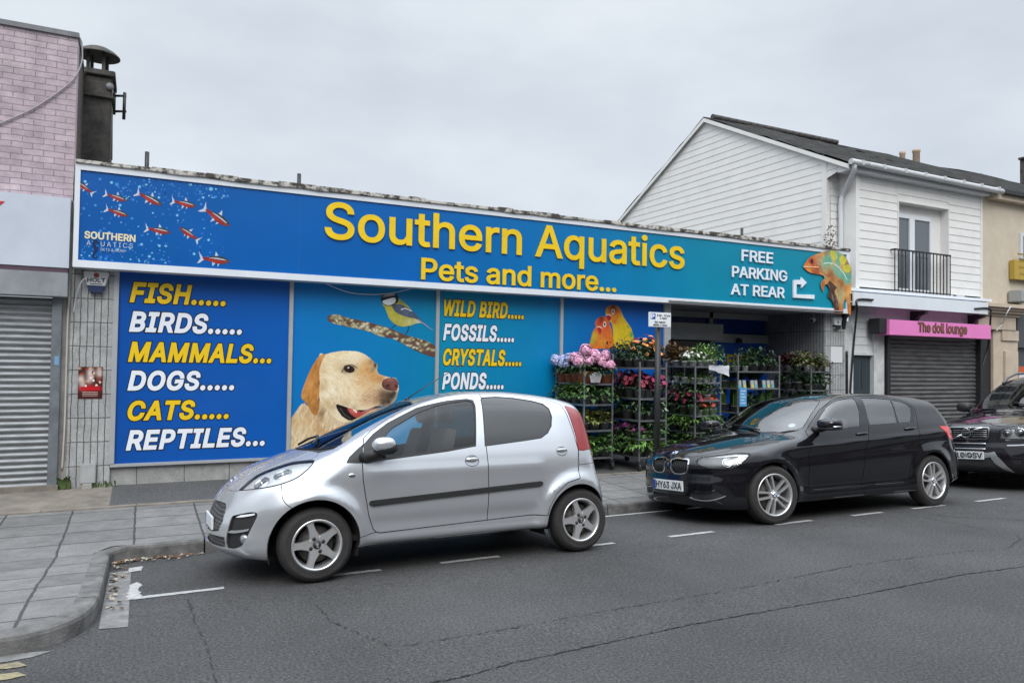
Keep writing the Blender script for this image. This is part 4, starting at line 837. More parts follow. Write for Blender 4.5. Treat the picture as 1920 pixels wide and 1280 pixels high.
# gable wall (faces -x), boards cut to the roof slope
m = MB(); z = 3.0
kf, kb = (RZ-EZ)/(RY-(D-.15)), (RZ-EZ)/(HB+.15-RY)
while z < RZ-.06:
    z2 = min(z+pit, RZ-.05)
    ya = lambda zz: max(D+.42 if zz < zt else D-.1, RY-(RZ-.07-zz)/kf); yb = lambda zz: min(HB, RY+(RZ-.07-zz)/kb)
    x_ = HX0
    m.add([(x_-.013, ya(z), z), (x_-.013, yb(z), z), (x_-.004, max(ya(z2), yb(z2)) if yb(z2) < ya(z2) else yb(z2), z2), (x_-.004, ya(z2), z2), (x_+.02, ya(z), z), (x_+.02, yb(z), z)], [(0, 1, 2, 3), (4, 5, 1, 0)]); z += pit
T(m.build('gable_wall', BOARD, house))
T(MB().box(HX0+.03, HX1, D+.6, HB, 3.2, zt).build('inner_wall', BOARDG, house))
SLATE = slab_mat('roof_slates', (.050, .048, .045), (.024, .024, .024), .30, .20, .010, (.008, .008, .008), .5, 'xy', .95); SLATE.node_tree.nodes['Principled BSDF'].inputs['Specular IOR Level'].default_value = .12
def roofmesh(x0, x1, name, par, sag=.0):
    m = MB(); n = 14; rows = 22
    vs = []; fs = []
    for side in (0, 1):
        o = len(m.v)
        for i in range(n+1):
            x = x0+(x1-x0)*i/n
            for j in range(rows+1):
                t = j/rows
                y, z = (D-.22+(RY-D+.22)*t, EZ-.06+(RZ-EZ+.06)*t) if side == 0 else (HB+.2-(HB+.2-RY)*t, EZ-.06+(RZ-EZ+.06)*t)
                m.v.append((x, y, z+.03*math.sin(x*1.3+1)*t+random.uniform(-.022, .022)-sag*math.sin(math.pi*i/n)*t))
        for i in range(n):
            for j in range(rows):
                a = o+i*(rows+1)+j; m.f.append([a, a+rows+1, a+rows+2, a+1]); m.m.append(0); m.sm.append(False)
    return T(m.build(name, SLATE, par))
roofmesh(HX0-.10, HX1+.05, 'roof', house)
m = MB(); m.prism_x([(D-.2, EZ-.09), (RY, RZ-.04), (HB+.2, EZ-.09), (HB+.2, EZ-.17), (RY, RZ-.14), (D-.2, EZ-.18)], HX0-.10, HX0-.07)
T(m.build('bargeboard', BOARD, house))
m = MB()
for k in range(18):
    x = HX0+.2+k*(HX1-HX0)/18; m.tube([(x, RY, RZ+.04), (x+.24, RY, RZ+.04)], .075, 8)
T(m.build('ridge_tile', mat('ridge_clay', (.07, .066, .064), .85, noise=.3), house))
m = MB()
g0, g1 = HX0-.12, at(1878, 362, D-.25)[0]
T(MB().box(HX0-.06, HX1+.02, D-.19, D+.1, EZ-.2, EZ-.06).build('soffit', mat('soffit_white', lin('#b9bbbd'), .6), house))
for i in range(10): t0, t1 = i/10, (i+1)/10; m.tube([(g0+(g1-g0)*t0, D-.27, EZ-.05-.03*t0), (g0+(g1-g0)*t1, D-.27, EZ-.05-.03*t1)], .062, 10, cap=(i in (0, 9)))
for i in range(8): x = g0+.3+i*(g1-g0-.5)/7; m.box(x-.03, x+.03, D-.34, D-.18, EZ-.1, EZ-.0)
T(m.build('gutter', mat('grey_white_gutter', lin('#b4b6b8'), .45, noise=.1), house))
xd = HX0+.28
T(MB().tube(spline([(g0+.12, D-.25, EZ-.1), (g0+.16, D-.2, EZ-.22), (xd, D+.22, EZ-.55), (xd, D+.3, EZ-.75), (xd, D+.3, 4.6), (xd, D+.3, 3.0)], 6, False).tolist(), .05, 10).build('downpipe', mat('white_upvc', lin('#c9cccf'), .35), house))
# french window in a deep reveal, with its little balcony
fy = D+.17
fw_ = T(MB().box(wx0, wx1, fy+.05, fy+.1, wz0, wz1).build('french_window', mat('dark_room', (.03, .034, .04), .9), house))
GLZ = mat('window_glass', (.10, .115, .13), .06, spec=.8)
m = MB(); xm_ = wx0+(wx1-wx0)*.40; xr_ = wx0+(wx1-wx0)*.80
m.box(wx0, wx0+.06, fy-.03, fy+.05, wz0, wz1-.2).box(xr_-.06, xr_, fy-.03, fy+.05, wz0, wz1-.2).box(xm_-.09, xm_+.09, fy-.035, fy+.05, wz0, wz1-.2).box(wx0, xr_, fy-.031, fy+.05, wz1-.30, wz1-.2).box(wx0, xr_, fy-.031, fy+.05, wz0, wz0+.1).box(xm_-.02, xm_+.10, fy-.06, fy-.036, 4.25, 4.27)
m.build('frame', mat('white_upvc', lin('#d6dade'), .35), fw_, bevel=.006)
for a, b_ in ((wx0+.06, xm_-.09), (xm_+.09, xr_-.06)): MB().box(a, b_, fy+.0, fy+.012, wz0+.1, wz1-.30).build('pane', GLZ, fw_)
m = MB(); m.box(wx0-.022, wx0, D-.035, fy+.1, wz0, wz1+.02).box(wx1, wx1+.022, D-.035, fy+.1, wz0, wz1+.02).box(wx0, wx1, D-.035, fy+.1, wz1, wz1+.02).box(xr_, wx1, fy, fy+.05, wz0, wz1).box(wx0, xr_, fy, fy+.05, wz1-.2, wz1).box(wx0-.05, wx1+.05, D-.1, fy+.1, wz0-.04, wz0)
m.build('reveal', BOARD, fw_)
rail = empty('balcony_railing', ((wx0+wx1)/2, D-.1, 3.3)); tag(rail, 'black iron balcony railing before the upstairs french window', 'railing')
m = MB(); bx0, bx1 = at(1678, 500, D-.12)[0], at(1783, 500, D-.12)[0]; bz0, bz1 = 3.30, at(1683, 466, D-.12)[1]
m.box(bx0, bx1, D-.125, D-.09, bz1-.03, bz1).box(bx0, bx1, D-.12, D-.095, bz0+.03, bz0+.05).box(bx0, bx0+.03, D-.125, D-.0, bz1-.03, bz1).box(bx1-.03, bx1, D-.125, D-.0, bz1-.03, bz1)
T(m.build('rail', BLACKM, rail)); m = MB(); nb = 17
for i in range(nb): x = bx0+.01+(bx1-bx0-.02)*i/(nb-1); m.box(x-.008, x+.008, D-.117, D-.100, bz0, bz1-.02)
T(m.build('baluster', BLACKM, rail)); 
# ground floor
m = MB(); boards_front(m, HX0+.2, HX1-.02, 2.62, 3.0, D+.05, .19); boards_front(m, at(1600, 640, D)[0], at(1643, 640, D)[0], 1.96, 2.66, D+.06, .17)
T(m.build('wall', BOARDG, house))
cz0 = at(1640, 578, D-.35)[1]
cx0, cx1 = at(1600, 565, D-.35)[0], at(1852, 580, D-.35)[0]
m = MB(); m.box(cx0, cx1, D-.36, D-.33, 2.92, 3.16).box(cx0, cx1, D-.36, D+.06, 3.16, 3.19).box(cx0-.1, HX1+.1, D-.18, D+.05, 3.24, 3.3).box(cx0, cx1, D-.33, D+.05, 2.98, 3.0)
T(m.build('canopy', WHITE_ALU, house))
for px in (1592, 1724, 1832):
    x = at(px, 600, D-.15)[0]; T(MB().prism_x([(D-.32, 2.91), (D+.04, 2.91), (D+.04, 2.45), (D-.02, 2.45), (D-.06, 2.66), (D-.16, 2.8), (D-.32, 2.85)], x-.05, x+.05).build('bracket', BLACKM, house))
dx0, dx1 = at(1600, 700, D)[0], at(1639, 700, D)[0]; dz1 = at(1620, 664, D)[1]
dr = T(MB().box(dx0, dx1, D+.10, D+.15, ZF, dz1-.02).build('door', mat('dark_teal_door', (.030, .045, .055), .45), house))
m = MB(); xc = (dx0+dx1)/2
for a, b_ in ((dx0+.06, xc-.04), (xc+.04, dx1-.18)):
    for c_, d_ in ((1.2, dz1-.14), (.2, 1.05)): m.box(a, b_, D+.092, D+.1, c_, d_)
m.build('panel', mat('dark_teal_panel', (.022, .036, .045), .5), dr, bevel=.006); MB().box(dx1-.14, dx1-.1, D+.05, D+.1, .85, 1.1).build('handle', STEEL, dr, bevel=.006)
PIER = mat('white_painted_render', lin('#cfd1d2'), .7, col2=lin('#9fa1a0'), nscale=3)
for a, b_, n_ in ((HX0+.03, dx0, 'pier'), (dx1, at(1658, 700, D)[0], 'pier'), (at(1838, 700, D)[0], HX1, 'pier')): T(MB().box(a, b_, D, D+.2, ZF, 2.62).build(n_, PIER, house))
T(MB().box(dx0, dx1, D+.02, D+.2, dz1-.02, dz1+.04).build('lintel', PIER, house))
s0, s1 = at(1660, 700, D)[0], at(1838, 700, D)[0]; sz = at(1740, 632, D)[1]
T(shutter(s0+.1, s1-.06, ZF, sz+.1, D+.08, SHUT2, house, .095, dep=.03))
T(MB().box(s0, s0+.11, D-.05, D+.1, ZF, sz+.15).build('guide_rail', BLACKM, house, bevel=.004)); T(MB().box(s1-.07, s1, D-.05, D+.1, ZF, sz+.1).build('guide_rail', BLACKM, house, bevel=.004))
sg = empty('shutter_sign', ((s0+s1)/2, D-.3, sz)); tag(sg, 'pink shop sign reading The doll lounge on a shutter box', 'sign')
q0, q1 = at(1668, 620, D-.34)[0], at(1858, 620, D-.34)[0]; zz0, zz1 = at(1760, 631.5, D-.34)[1], at(1760, 604, D-.34)[1]
T(MB().box(q0, q1, D-.34, D-.05, zz0, zz1).build('panel', mat('pink_sign', lin('#dc7cb9'), .4, noise=.05, nscale=3), sg, bevel=.006)); T(MB().box(q0-.24, q0-.004, D-.28, D-.02, zz0+.03, zz1+.02).build('end_box', BLACKM, sg, bevel=.008))
x0, z0 = at(1722, 628, D-.345); x1, z1 = at(1813, 628.5, D-.345)
BRZ = mat('brown_letter', lin('#43201f'), .5); GLD = mat('gilt_letter', lin('#7a5238'), .5)
T(lettering('lettering', 'The doll lounge', x0, x1, zz0+.095, .195, D-.341, BRZ, sg, bold=.030, depth=.006)); T(lettering('lettering', 'The doll lounge', x0+.015, x1-.015, zz0+.10, .185, D-.347, GLD, sg, bold=.010, depth=.003))
cable('cable', [P2(1637, 562, D-.38), P2(1608, 562, D-.38), P2(1607, 580, D-.36), P2(1603, 620, D-.06), P2(1598, 680, D-.03), P2(1594, 740, D-.03)], .022, BLACK, 'thick black cable dropping from the canopy beside the dark door'); cable('cable', [P2(1588, 658, D-.03), P2(1588, 760, D-.03)], .025, BLACK, 'black pipe standing left of the thick cable', 'pipe')
cable('cable', [P2(1828, 578.5, D-.38), P2(1856, 579, D-.38), P2(1857, 600, D-.36), P2(1853, 650, D-.06), P2(1842, 690, D-.03), P2(1837, 760, D-.03)], .022, BLACK, 'thick black cable dropping at the right end of the canopy')
# climbing plant stub in the corner
m = MB()
for k in range(60): a = (HX0-.05-random.uniform(0, .12), D+.38-random.uniform(0, .25), 4.15+abs(random.gauss(0, .28))); s = .035; d_ = Vector((random.gauss(0, 1), random.gauss(0, 1), random.gauss(0, 1))).normalized()*s; e_ = Vector((random.gauss(0, 1), random.gauss(0, 1), random.gauss(0, 1))).normalized()*s*.6; a = Vector(a); m.add([a-d_, a-e_, a+d_, a+e_], [(0, 1, 2, 3)])
tag(m.build('ivy', mat('dry_ivy', (.14, .11, .085), .8, noise=.4), None), 'dry ivy stub climbing the white corner above the sign', 'ivy')
for i, px in enumerate((1692, 1718)):
    Y_ = RY+1.9; x, zt_ = at(px, (285, 281)[i], Y_); k = .13 if i else .10
    o = MB().lathe([(k*.95, 6.2), (k*.9, zt_-.1), (k*1.05, zt_-.08), (k*1.05, zt_), (k*.8, zt_), (k*.8, zt_-.1)], 16, c=(x, Y_, 0)).build('chimney_pot', mat('buff_clay', (.42, .31, .22), .8, noise=.2)); tag(o, ('shorter', 'taller')[i]+' buff chimney pot behind the slate roof ridge', 'chimney pot')
# ================================================================== CREAM BUILDING
cr_ = empty('cream_building', (HX1+3, D, ZF)); tag(cr_, 'cream rendered building with a stepped cornice, cut by the right edge', 'building')
CREAM = mat('cream_render', lin('#c6bba8'), .8, col2=lin('#b9ad9a'), nscale=2.5, bump=.15, bscale=40); CREAM2 = mat('cream_stone', lin('#b9aa98'), .75, noise=.12, nscale=4)
T(MB().box(HX1, 32, D+.02, D+.4, 3.25, EZ-.1).build('wall', CREAM, cr_))
roofmesh(HX1+.06, 34, 'roof', cr_, .05)
T(MB().box(HX1+.25, 34, D-.16, D+.3, EZ-.22, EZ-.08).build('eaves_board', CREAM2, cr_)); T(MB().box(HX1+.5, 34, D-.26, D-.1, EZ-.09, EZ-.0).build('gutter', BLACKM, cr_))
m = MB(); xc0 = at(1843, 580, D-.2)[0]; xc1 = at(1915, 590, D-.2)[0]
for k, (a, b_, e_) in enumerate(((2.92, 2.99, .12), (2.99, 3.05, .20), (3.05, 3.11, .26), (3.11, 3.2, .33))): m.box(xc0-.02*k, xc1+.1+.05*k, D-e_, D+.1, a, b_)
m.box(xc0+.02, xc1, D-.08, D+.1, 2.6, 2.92)
T(m.build('cornice', CREAM2, cr_, bevel=.008))
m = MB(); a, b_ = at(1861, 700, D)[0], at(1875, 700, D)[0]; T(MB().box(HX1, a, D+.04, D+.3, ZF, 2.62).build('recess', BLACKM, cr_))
m.box(a, at(1907, 700, D)[0], D-.02, D+.3, ZF, 2.6).box(b_+.1, at(1905, 700, D)[0]-.02, D-.07, D-.02, ZF, 2.1).box(b_, at(1906, 700, D)[0], D-.06, D-.02, 2.35, 2.6)
T(m.build('pilaster', CREAM2, cr_, bevel=.006))
T(MB().box(at(1908, 700, D)[0], 32, D, D+.3, 2.2, 3.1).box(at(1910, 700, D)[0], 32, D+.1, D+.3, ZF, 2.2).build('shopfront', mat('slate_grey_shopfront', (.06, .065, .07), .5), cr_))
wl = at(1912, 500, D)[0]
wf = T(MB().box(wl, wl+1.6, D-.02, D+.03, at(1914, 485, D)[1], at(1914, 437, D)[1]).build('window', mat('white_upvc', lin('#c6c9cc'), .4), cr_)); MB().box(wl+.12, wl+1.5, D-.03, D-.021, at(1914, 482, D)[1], at(1914, 442, D)[1]).build('pane', GLZ, wf)
x0, zt_ = at(1902, 487, D-.12); x1 = x0+1.4; zb_ = at(1902, 523, D-.12)[1]
ys = empty('yellow_sign', (x0, D-.1, zb_)); tag(ys, 'yellow sign board on the cream wall at the right edge', 'sign'); T(MB().box(x0, x1, D-.12, D+.0, zb_, zt_).build('panel', mat('mustard_sign', lin('#ab9038'), .5, noise=.1), ys, bevel=.005))
m = MB()
for r_ in range(4): m.box(x0+.12+random.uniform(0, .1), x1-.2, D-.123, D-.119, zb_+.12+r_*.16, zb_+.16+r_*.16)
T(m.build('lettering', mat('ochre_ink', lin('#8f7428'), .6), ys))
x0, z0 = at(1908, 555, D-.2); tag(MB().box(x0-.05, x0+.5, D-.3, D-.0, z0-.14, z0+.14).build('wall_light', mat('grey_lamp_housing', (.30, .31, .31), .5), None, bevel=.02), 'grey flood lamp box under the yellow sign', 'lamp')
x0, z0 = at(1916, 702, D+.05); T(MB().box(x0-.05, x0+.8, D+.085, D+.095, z0-.25, z0+.2).build('notice', mat('notice_white', (.6, .6, .62), .5), cr_)); T(MB().box(x0-.05, x0+.8, D+.08, D+.085, z0+.06, z0+.2).build('notice', mat('notice_orange', lin('#c0542a'), .5), cr_))
x0, z0 = at(1913, 338, RY); zt2 = at(1915, 290, RY)[1]; ch = empty('chimney', (x0+.4, RY, RZ)); tag(ch, 'dark brick chimney on the slate roof at the right edge', 'chimney'); x0 += .7; T(MB().box(x0, x0+.9, RY-.4, RY+.4, RZ-.9, zt2).build('stack', RENDERD, ch)); T(MB().box(x0-.04, x0+.94, RY-.44, RY+.44, zt2, zt2+.07).build('cap', RENDERD, ch))
cable('cable', [P2(1868, 620, D-.1), P2(1880, 606, D-.1), P2(1886, 590, D-.3), P2(1895, 575, D-.35)], .012, CABLEW, 'loose white cables tangled on the stepped cornice')
# parking sign post on the kerb side of the footway
px_, py_ = at(1233, 700, 8.25)[0], 8.25
ps = empty('parking_sign', (px_, py_, zp(py_))); tag(ps, 'white parking restriction sign on a black post by the plant trolleys', 'sign')
zt_ = at(1230, 585, py_-.05)[1]; T(MB().tube([(px_, py_, zp(py_)), (px_, py_, zt_-.02)], .041, 16).build('post', mat('black_post_paint', (.016, .016, .017), .5, noise=.4, nscale=18, bump=.3, bscale=50), ps))
a, b_ = at(1214.5, 600, py_-.05)[0], at(1256, 600, py_-.05)[0]; zb_ = at(1230, 613, py_-.05)[1]; zt_ = at(1230, 585.5, py_-.05)[1]; H_ = zt_-zb_; W_ = b_-a
plt = T(MB().box(a, b_, py_-.075, py_-.062, zb_, zt_).build('plate', mat('sign_white', lin('#d3d8dc'), .4), ps, bevel=.003)); yk = py_-.0755
MB().box(a+.008, b_-.008, yk-.001, yk, zb_+.008, zt_-.008).build('face', mat('sign_white', lin('#dde2e6'), .4), plt)
BLU = mat('sign_blue', lin('#1d4f9c'), .4); MB().box(a+.03*W_/.4, a+W_*.29, yk-.002, yk-.001, zb_+H_*.52, zt_-H_*.08).build('symbol_panel', BLU, plt)
lettering('lettering', 'P', a+W_*.10, a+W_*.23, zb_+H_*.58, H_*.28, yk-.002, WHITEP, plt, bold=.035)
for s_, u0, u1, v, k in (('8 am - 10 pm', .36, .95, .74, .11), ('1 hour', .50, .80, .55, .11), ('No return', .26, .74, .27, .11), ('within 1 hour', .18, .82, .08, .11)): lettering('lettering', s_, a+W_*u0, a+W_*u1, zb_+H_*v, H_*k*1.25, yk-.001, INK, plt, bold=.012)
# ================================================================== CARS: one smooth shell per car, cut into its real panels
def pchip(pts):
    P = np.array(pts, float); x, y = P[:, 0], P[:, 1]; h = np.diff(x); dl = np.diff(y)/h; d = np.zeros(len(x))
    for i in range(1, len(x)-1):
        if dl[i-1]*dl[i] > 0:
            w1, w2 = 2*h[i]+h[i-1], h[i]+2*h[i-1]; d[i] = (w1+w2)/(w1/dl[i-1]+w2/dl[i])
    d[0], d[-1] = dl[0], dl[-1]
    def f(q):
        q = np.asarray(q, float); i = np.clip(np.searchsorted(x, q)-1, 0, len(h)-1); t = np.clip((q-x[i])/h[i], -1, 2)
        e = np.where((q < x[0]) | (q > x[-1]), 1, 0)
        lo = y[i]+d[i]*(q-x[i]); hi = y[-1]+d[-1]*(q-x[-1])
        c = (2*t**3-3*t**2+1)*y[i]+(t**3-2*t**2+t)*h[i]*d[i]+(-2*t**3+3*t**2)*y[i+1]+(t**3-t**2)*h[i]*d[i+1]
        return np.where(q < x[0], lo, np.where(q > x[-1], hi, c))
    return f
def smax(a, b, k):
    h = np.maximum(k-np.abs(a-b), 0)/k
    return np.maximum(a, b)+h*h*k*.25
class Shape:
    def __init__(s, top, bow, crown, W, sec, fx, fc, rx, rc, bot, wheels, ra, flare, kt, kf, axis, xa, xb, extra=None):
        s.top, s.bow, s.crown, s.W, s.sec = pchip(top), pchip(bow), pchip(crown), pchip(W), pchip(sec)
        s.fx, s.fc, s.rx, s.rc, s.bot = pchip(fx), pchip(fc), pchip(rx), pchip(rc), pchip(bot)
        s.wheels, s.ra, s.flare, s.kt, s.kf, s.zc, s.xa, s.xb, s.extra = wheels, ra, flare, pchip(kt), kf, axis, xa, xb, extra
        s.L = rx[0][1]
    def S(s, x, z):
        w = s.W(x)+s.sec(z)
        for (cx, cz) in s.wheels:
            r = np.hypot(x-cx, z-cz); w = w+s.flare[0]*np.exp(-(np.maximum(r-s.flare[1], 0)/s.flare[2])**2)*(z > .1)*np.clip((.95-z)/.25, 0, 1)
        if s.extra is not None: w = w+s.extra(x, z)
        return w
    def F(s, P):
        x, y, z = P[:, 0], np.abs(P[:, 1]), P[:, 2]
        g1 = y-s.S(x, z)
        xe = x-s.bow(x)*y*y; g2 = (z-s.top(xe)+s.crown(x)*y*y)*.85
        g3 = s.fx(z)+s.fc(y)-x; g4 = x-s.rx(z)+s.rc(y)
        g = smax(g1, g2, s.kt(x)); g = smax(g, g3*.9, s.kf); g = smax(g, g4*.9, s.kf)
        return smax(g, s.bot(x)-z, .06)
    def solve(s, O, Dr, r1=3.2, n=46):
        lo = np.zeros(len(O)); hi = np.full(len(O), r1)
        for _ in range(n):
            m = (lo+hi)/2; ins = s.F(O+Dr*m[:, None]) < 0; lo = np.where(ins, m, lo); hi = np.where(ins, hi, m)
        return O+Dr*((lo+hi)/2)[:, None]
    # (u, v) chart of half the shell: a fan at each end, a straight stretch between
    K = .85
    def point(s, u, v):
        u = np.asarray(u, float); th = np.asarray(v, float)/s.K
        Lm = s.xb-s.xa; q = .9
        al = np.where(u < 0, np.pi/2+u/q, np.where(u > Lm, np.pi/2+(u-Lm)/q, np.pi/2)); al = np.clip(al, 0, np.pi)
        O = np.stack([np.clip(u, 0, Lm)+s.xa, np.zeros_like(u), np.full_like(u, s.zc)], 1)
        Dr = np.stack([-np.cos(al), np.sin(al)*np.cos(th), np.sin(al)*np.sin(th)], 1)
        return s.solve(O, Dr)
    def chart(s, P):
        P = np.asarray(P, float); x, y, z = P[:, 0], np.abs(P[:, 1]), P[:, 2]-s.zc; q = .9; Lm = s.xb-s.xa
        h = np.hypot(y, z); th = np.arctan2(z, np.maximum(y, 0))
        c = np.clip(x, s.xa, s.xb); al = np.arctan2(h, -(x-c)); u = np.where(x < s.xa, (al-np.pi/2)*q, np.where(x > s.xb, Lm+(al-np.pi/2)*q, x-s.xa))
        return np.stack([u, th*s.K], 1)
    def normal(s, P):
        e = 2e-3; g = np.stack([s.F(P+np.eye(3)[i]*e)-s.F(P-np.eye(3)[i]*e) for i in range(3)], 1)
        return g/np.maximum(np.linalg.norm(g, axis=1, keepdims=True), 1e-9)
    def side(s, pts):                      # (x, z) on the flank -> points
        A = np.array(pts, float); O = np.stack([A[:, 0], np.zeros(len(A)), A[:, 1]], 1); return s.solve(O, np.tile([0, 1., 0], (len(A), 1)), 1.5)
    def front(s, pts):                     # (y, z) on the nose
        A = np.array(pts, float); O = np.stack([np.full(len(A), s.xa+.2), A[:, 0], A[:, 1]], 1); return s.solve(O, np.tile([-1., 0, 0], (len(A), 1)), 2.)
    def above(s, pts):                     # (x, y) on bonnet and roof
        A = np.array(pts, float); O = np.stack([A[:, 0], A[:, 1], np.full(len(A), s.zc)], 1); return s.solve(O, np.tile([0, 0, 1.], (len(A), 1)), 1.5)

def peu_extra(x, z):
    b = np.clip((x-1.08)/.12, 0, 1)*np.clip((2.74-x)/.1, 0, 1)
    return b*(.016*np.exp(-((z-.275)/.035)**2)-.012*np.exp(-((z-.40)/.06)**2)+.006*np.exp(-((z-.80)/.05)**2))
PEU = Shape(
    top=[(-.05, .48), (.04, .60), (.13, .70), (.31, .845), (.50, .925), (.68, .985), (.80, 1.03), (.95, 1.10), (1.2, 1.215), (1.42, 1.308), (1.66, 1.388), (1.93, 1.445), (2.2, 1.472), (2.45, 1.474), (2.75, 1.452), (3.02, 1.415), (3.25, 1.36), (3.5, 1.30)],
    bow=[(0, .32), (.5, .30), (1.2, .30), (1.8, .12), (2.4, 0), (3.3, -.12)], crown=[(0, .10), (.6, .16), (1.0, .10), (1.6, .10), (2.5, .10), (3.4, .12)],
    W=[(0, .74), (.3, .785), (.7, .80), (1.2, .79), (2.2, .795), (2.9, .80), (3.2, .775), (3.45, .72)],
    sec=[(.15, -.085), (.25, -.045), (.34, -.022), (.40, -.012), (.6, .005), (.75, .0), (.88, -.02), (.98, -.05), (1.15, -.115), (1.35, -.205), (1.5, -.30)],
    fx=[(.1, .12), (.20, .06), (.28, .01), (.42, .0), (.56, .015), (.66, .04), (.8, .07), (1.5, .2)], fc=[(0, 0), (.2, .012), (.4, .06), (.55, .135), (.68, .25), (.76, .37), (.84, .55), (1, 1)],
    rx=[(.1, 3.36), (.25, 3.41), (.42, 3.425), (.6, 3.40), (.75, 3.355), (.93, 3.325), (1.15, 3.30), (1.3, 3.29), (1.36, 3.28), (1.5, 3.2)], rc=[(0, 0), (.4, .01), (.6, .026), (.72, .05), (.8, .095), (.88, .24), (1, .6)],
    bot=[(0, .235), (.2, .2), (.45, .185), (1.1, .225), (2.7, .235), (3.1, .25), (3.42, .30)], wheels=[(.715, .285), (3.055, .285)], ra=.345, flare=(.040, .355, .072),
    kt=[(0, .12), (.7, .14), (1.0, .09), (1.6, .10), (2.4, .14), (3.3, .12)], kf=.10, axis=.62, xa=.95, xb=2.75, extra=peu_extra)
def bmw_extra(x, z):
    # shoulder crease running along the flank and the scallop under it
    zc = .80+.045*(x-1.2); b = np.where((x > .9) & (x < 4.0), 1., 0.)*np.clip((x-.9)/.4, 0, 1)*np.clip((4.0-x)/.3, 0, 1)
    return b*(.014*np.exp(-((z-zc)/.035)**2)-.010*np.exp(-((z-zc+.10)/.06)**2))-.012*np.exp(-((z-.36)/.05)**2)*np.clip((x-1.2)/.2, 0, 1)*np.clip((3.1-x)/.2, 0, 1)
BMW = Shape(
    top=[(-.05, .62), (.03, .70), (.10, .755), (.25, .82), (.5, .885), (.8, .94), (1.1, .985), (1.25, 1.045), (1.5, 1.175), (1.75, 1.29), (1.98, 1.375), (2.25, 1.420), (2.6, 1.436), (3.0, 1.432), (3.4, 1.41), (3.8, 1.37), (4.05, 1.32), (4.3, 1.24)],
    bow=[(0, .22), (.5, .25), (1.2, .30), (1.9, .14), (2.5, 0), (4.3, -.12)], crown=[(0, .08), (.6, .115), (1.1, .10), (1.6, .12), (2.5, .12), (4.3, .14)],
    W=[(0, .80), (.3, .85), (.75, .875), (1.3, .868), (2.4, .875), (3.3, .882), (3.8, .868), (4.1, .83), (4.35, .77)],
    sec=[(.12, -.08), (.2, -.03), (.3, -.012), (.4, -.018), (.55, -.006), (.75, .0), (.88, -.018), (1.0, -.055), (1.15, -.135), (1.32, -.235), (1.45, -.34)],
    fx=[(.08, .14), (.18, .05), (.30, .015), (.45, .015), (.55, .03), (.64, .02), (.72, .05), (.8, .08), (1.5, .3)], fc=[(0, 0), (.25, .02), (.5, .085), (.66, .18), (.78, .33), (.86, .50), (.95, .75)],
    rx=[(.1, 4.20), (.25, 4.29), (.45, 4.325), (.6, 4.31), (.75, 4.25), (.95, 4.21), (1.1, 4.13), (1.25, 4.05), (1.34, 4.05), (1.5, 3.9)], rc=[(0, 0), (.4, .03), (.6, .09), (.74, .17), (.84, .30), (.95, .5)],
    bot=[(0, .21), (.3, .17), (.6, .175), (1.2, .20), (3.0, .20), (3.6, .24), (4.3, .33)], wheels=[(.765, .318), (3.455, .318)], ra=.352, flare=(.020, .36, .07),
    kt=[(0, .08), (.7, .09), (1.2, .07), (1.9, .08), (3.0, .10), (4.3, .09)], kf=.09, axis=.64, xa=1.05, xb=3.55, extra=bmw_extra)
VOL = Shape(
    top=[(-.05, .80), (.03, .90), (.10, .955), (.3, 1.0), (.6, 1.055), (.95, 1.10), (1.2, 1.14), (1.35, 1.20), (1.6, 1.36), (1.85, 1.51), (2.1, 1.635), (2.3, 1.695), (2.7, 1.735), (3.4, 1.74), (4.2, 1.71), (4.7, 1.64)],
    bow=[(0, .13), (.6, .16), (1.3, .25), (2.0, .15), (2.7, 0), (4.7, -.08)], crown=[(0, .05), (.6, .09), (1.2, .08), (2.0, .10), (4.7, .08)],
    W=[(0, .88), (.3, .925), (.8, .945), (1.3, .94), (3, .945), (4.2, .94), (4.7, .90)],
    sec=[(.2, -.09), (.3, -.035), (.42, -.015), (.6, .0), (.85, .0), (1.0, -.02), (1.12, -.05), (1.3, -.12), (1.55, -.22), (1.8, -.32)],
    fx=[(.15, .20), (.26, .09), (.36, .02), (.50, .0), (.62, .02), (.70, .045), (.88, .07), (.95, .09), (1.5, .3)], fc=[(0, 0), (.3, .02), (.55, .075), (.72, .16), (.84, .29), (.92, .45), (1.02, .7)],
    rx=[(.2, 4.68), (.4, 4.79), (.7, 4.8), (1.0, 4.76), (1.5, 4.62), (1.8, 4.5)], rc=[(0, 0), (.5, .04), (.7, .09), (.85, .18), (1, .4)],
    bot=[(0, .29), (.3, .24), (.8, .26), (4.0, .27), (4.8, .38)], wheels=[(.90, .36), (3.757, .36)], ra=.41, flare=(.022, .42, .06),
    kt=[(0, .09), (1.2, .09), (2.2, .10), (4.7, .12)], kf=.08, axis=.69, xa=1.15, xb=3.7)
def inpoly(Q, P):
    x, y = Q[:, 0], Q[:, 1]; r = np.zeros(len(Q), bool); n = len(P)
    for i in range(n):
        (xa, ya), (xb, yb) = P[i], P[(i+1) % n]
        if ya == yb: continue
        r ^= ((ya > y) != (yb > y)) & (x < (xb-xa)*(y-ya)/(yb-ya)+xa)
    return r
def ribbon(P, w, closed=False):
    P = np.asarray(P, float); n = len(P); quads = []
    for i in range(n if closed else n-1):
        a, b = P[i], P[(i+1) % n]; d = b-a; L = np.hypot(*d)
        if L < 1e-6: continue
        d = d/L; nn = np.array([-d[1], d[0]])*w/2; e = d*w*.35
        quads.append(np.array([a-e-nn, b+e-nn, b+e+nn, a-e+nn]))
    return quads
def dens(P, step=.03, closed=True):
    P = np.asarray(P, float); out = []
    n = len(P)
    for i in range(n if closed else n-1):
        a, b = P[i], P[(i+1) % n]; k = max(1, int(np.hypot(*(b-a))/step))
        for j in range(k): out.append(a+(b-a)*j/k)
    if not closed: out.append(P[-1])
    return np.array(out)
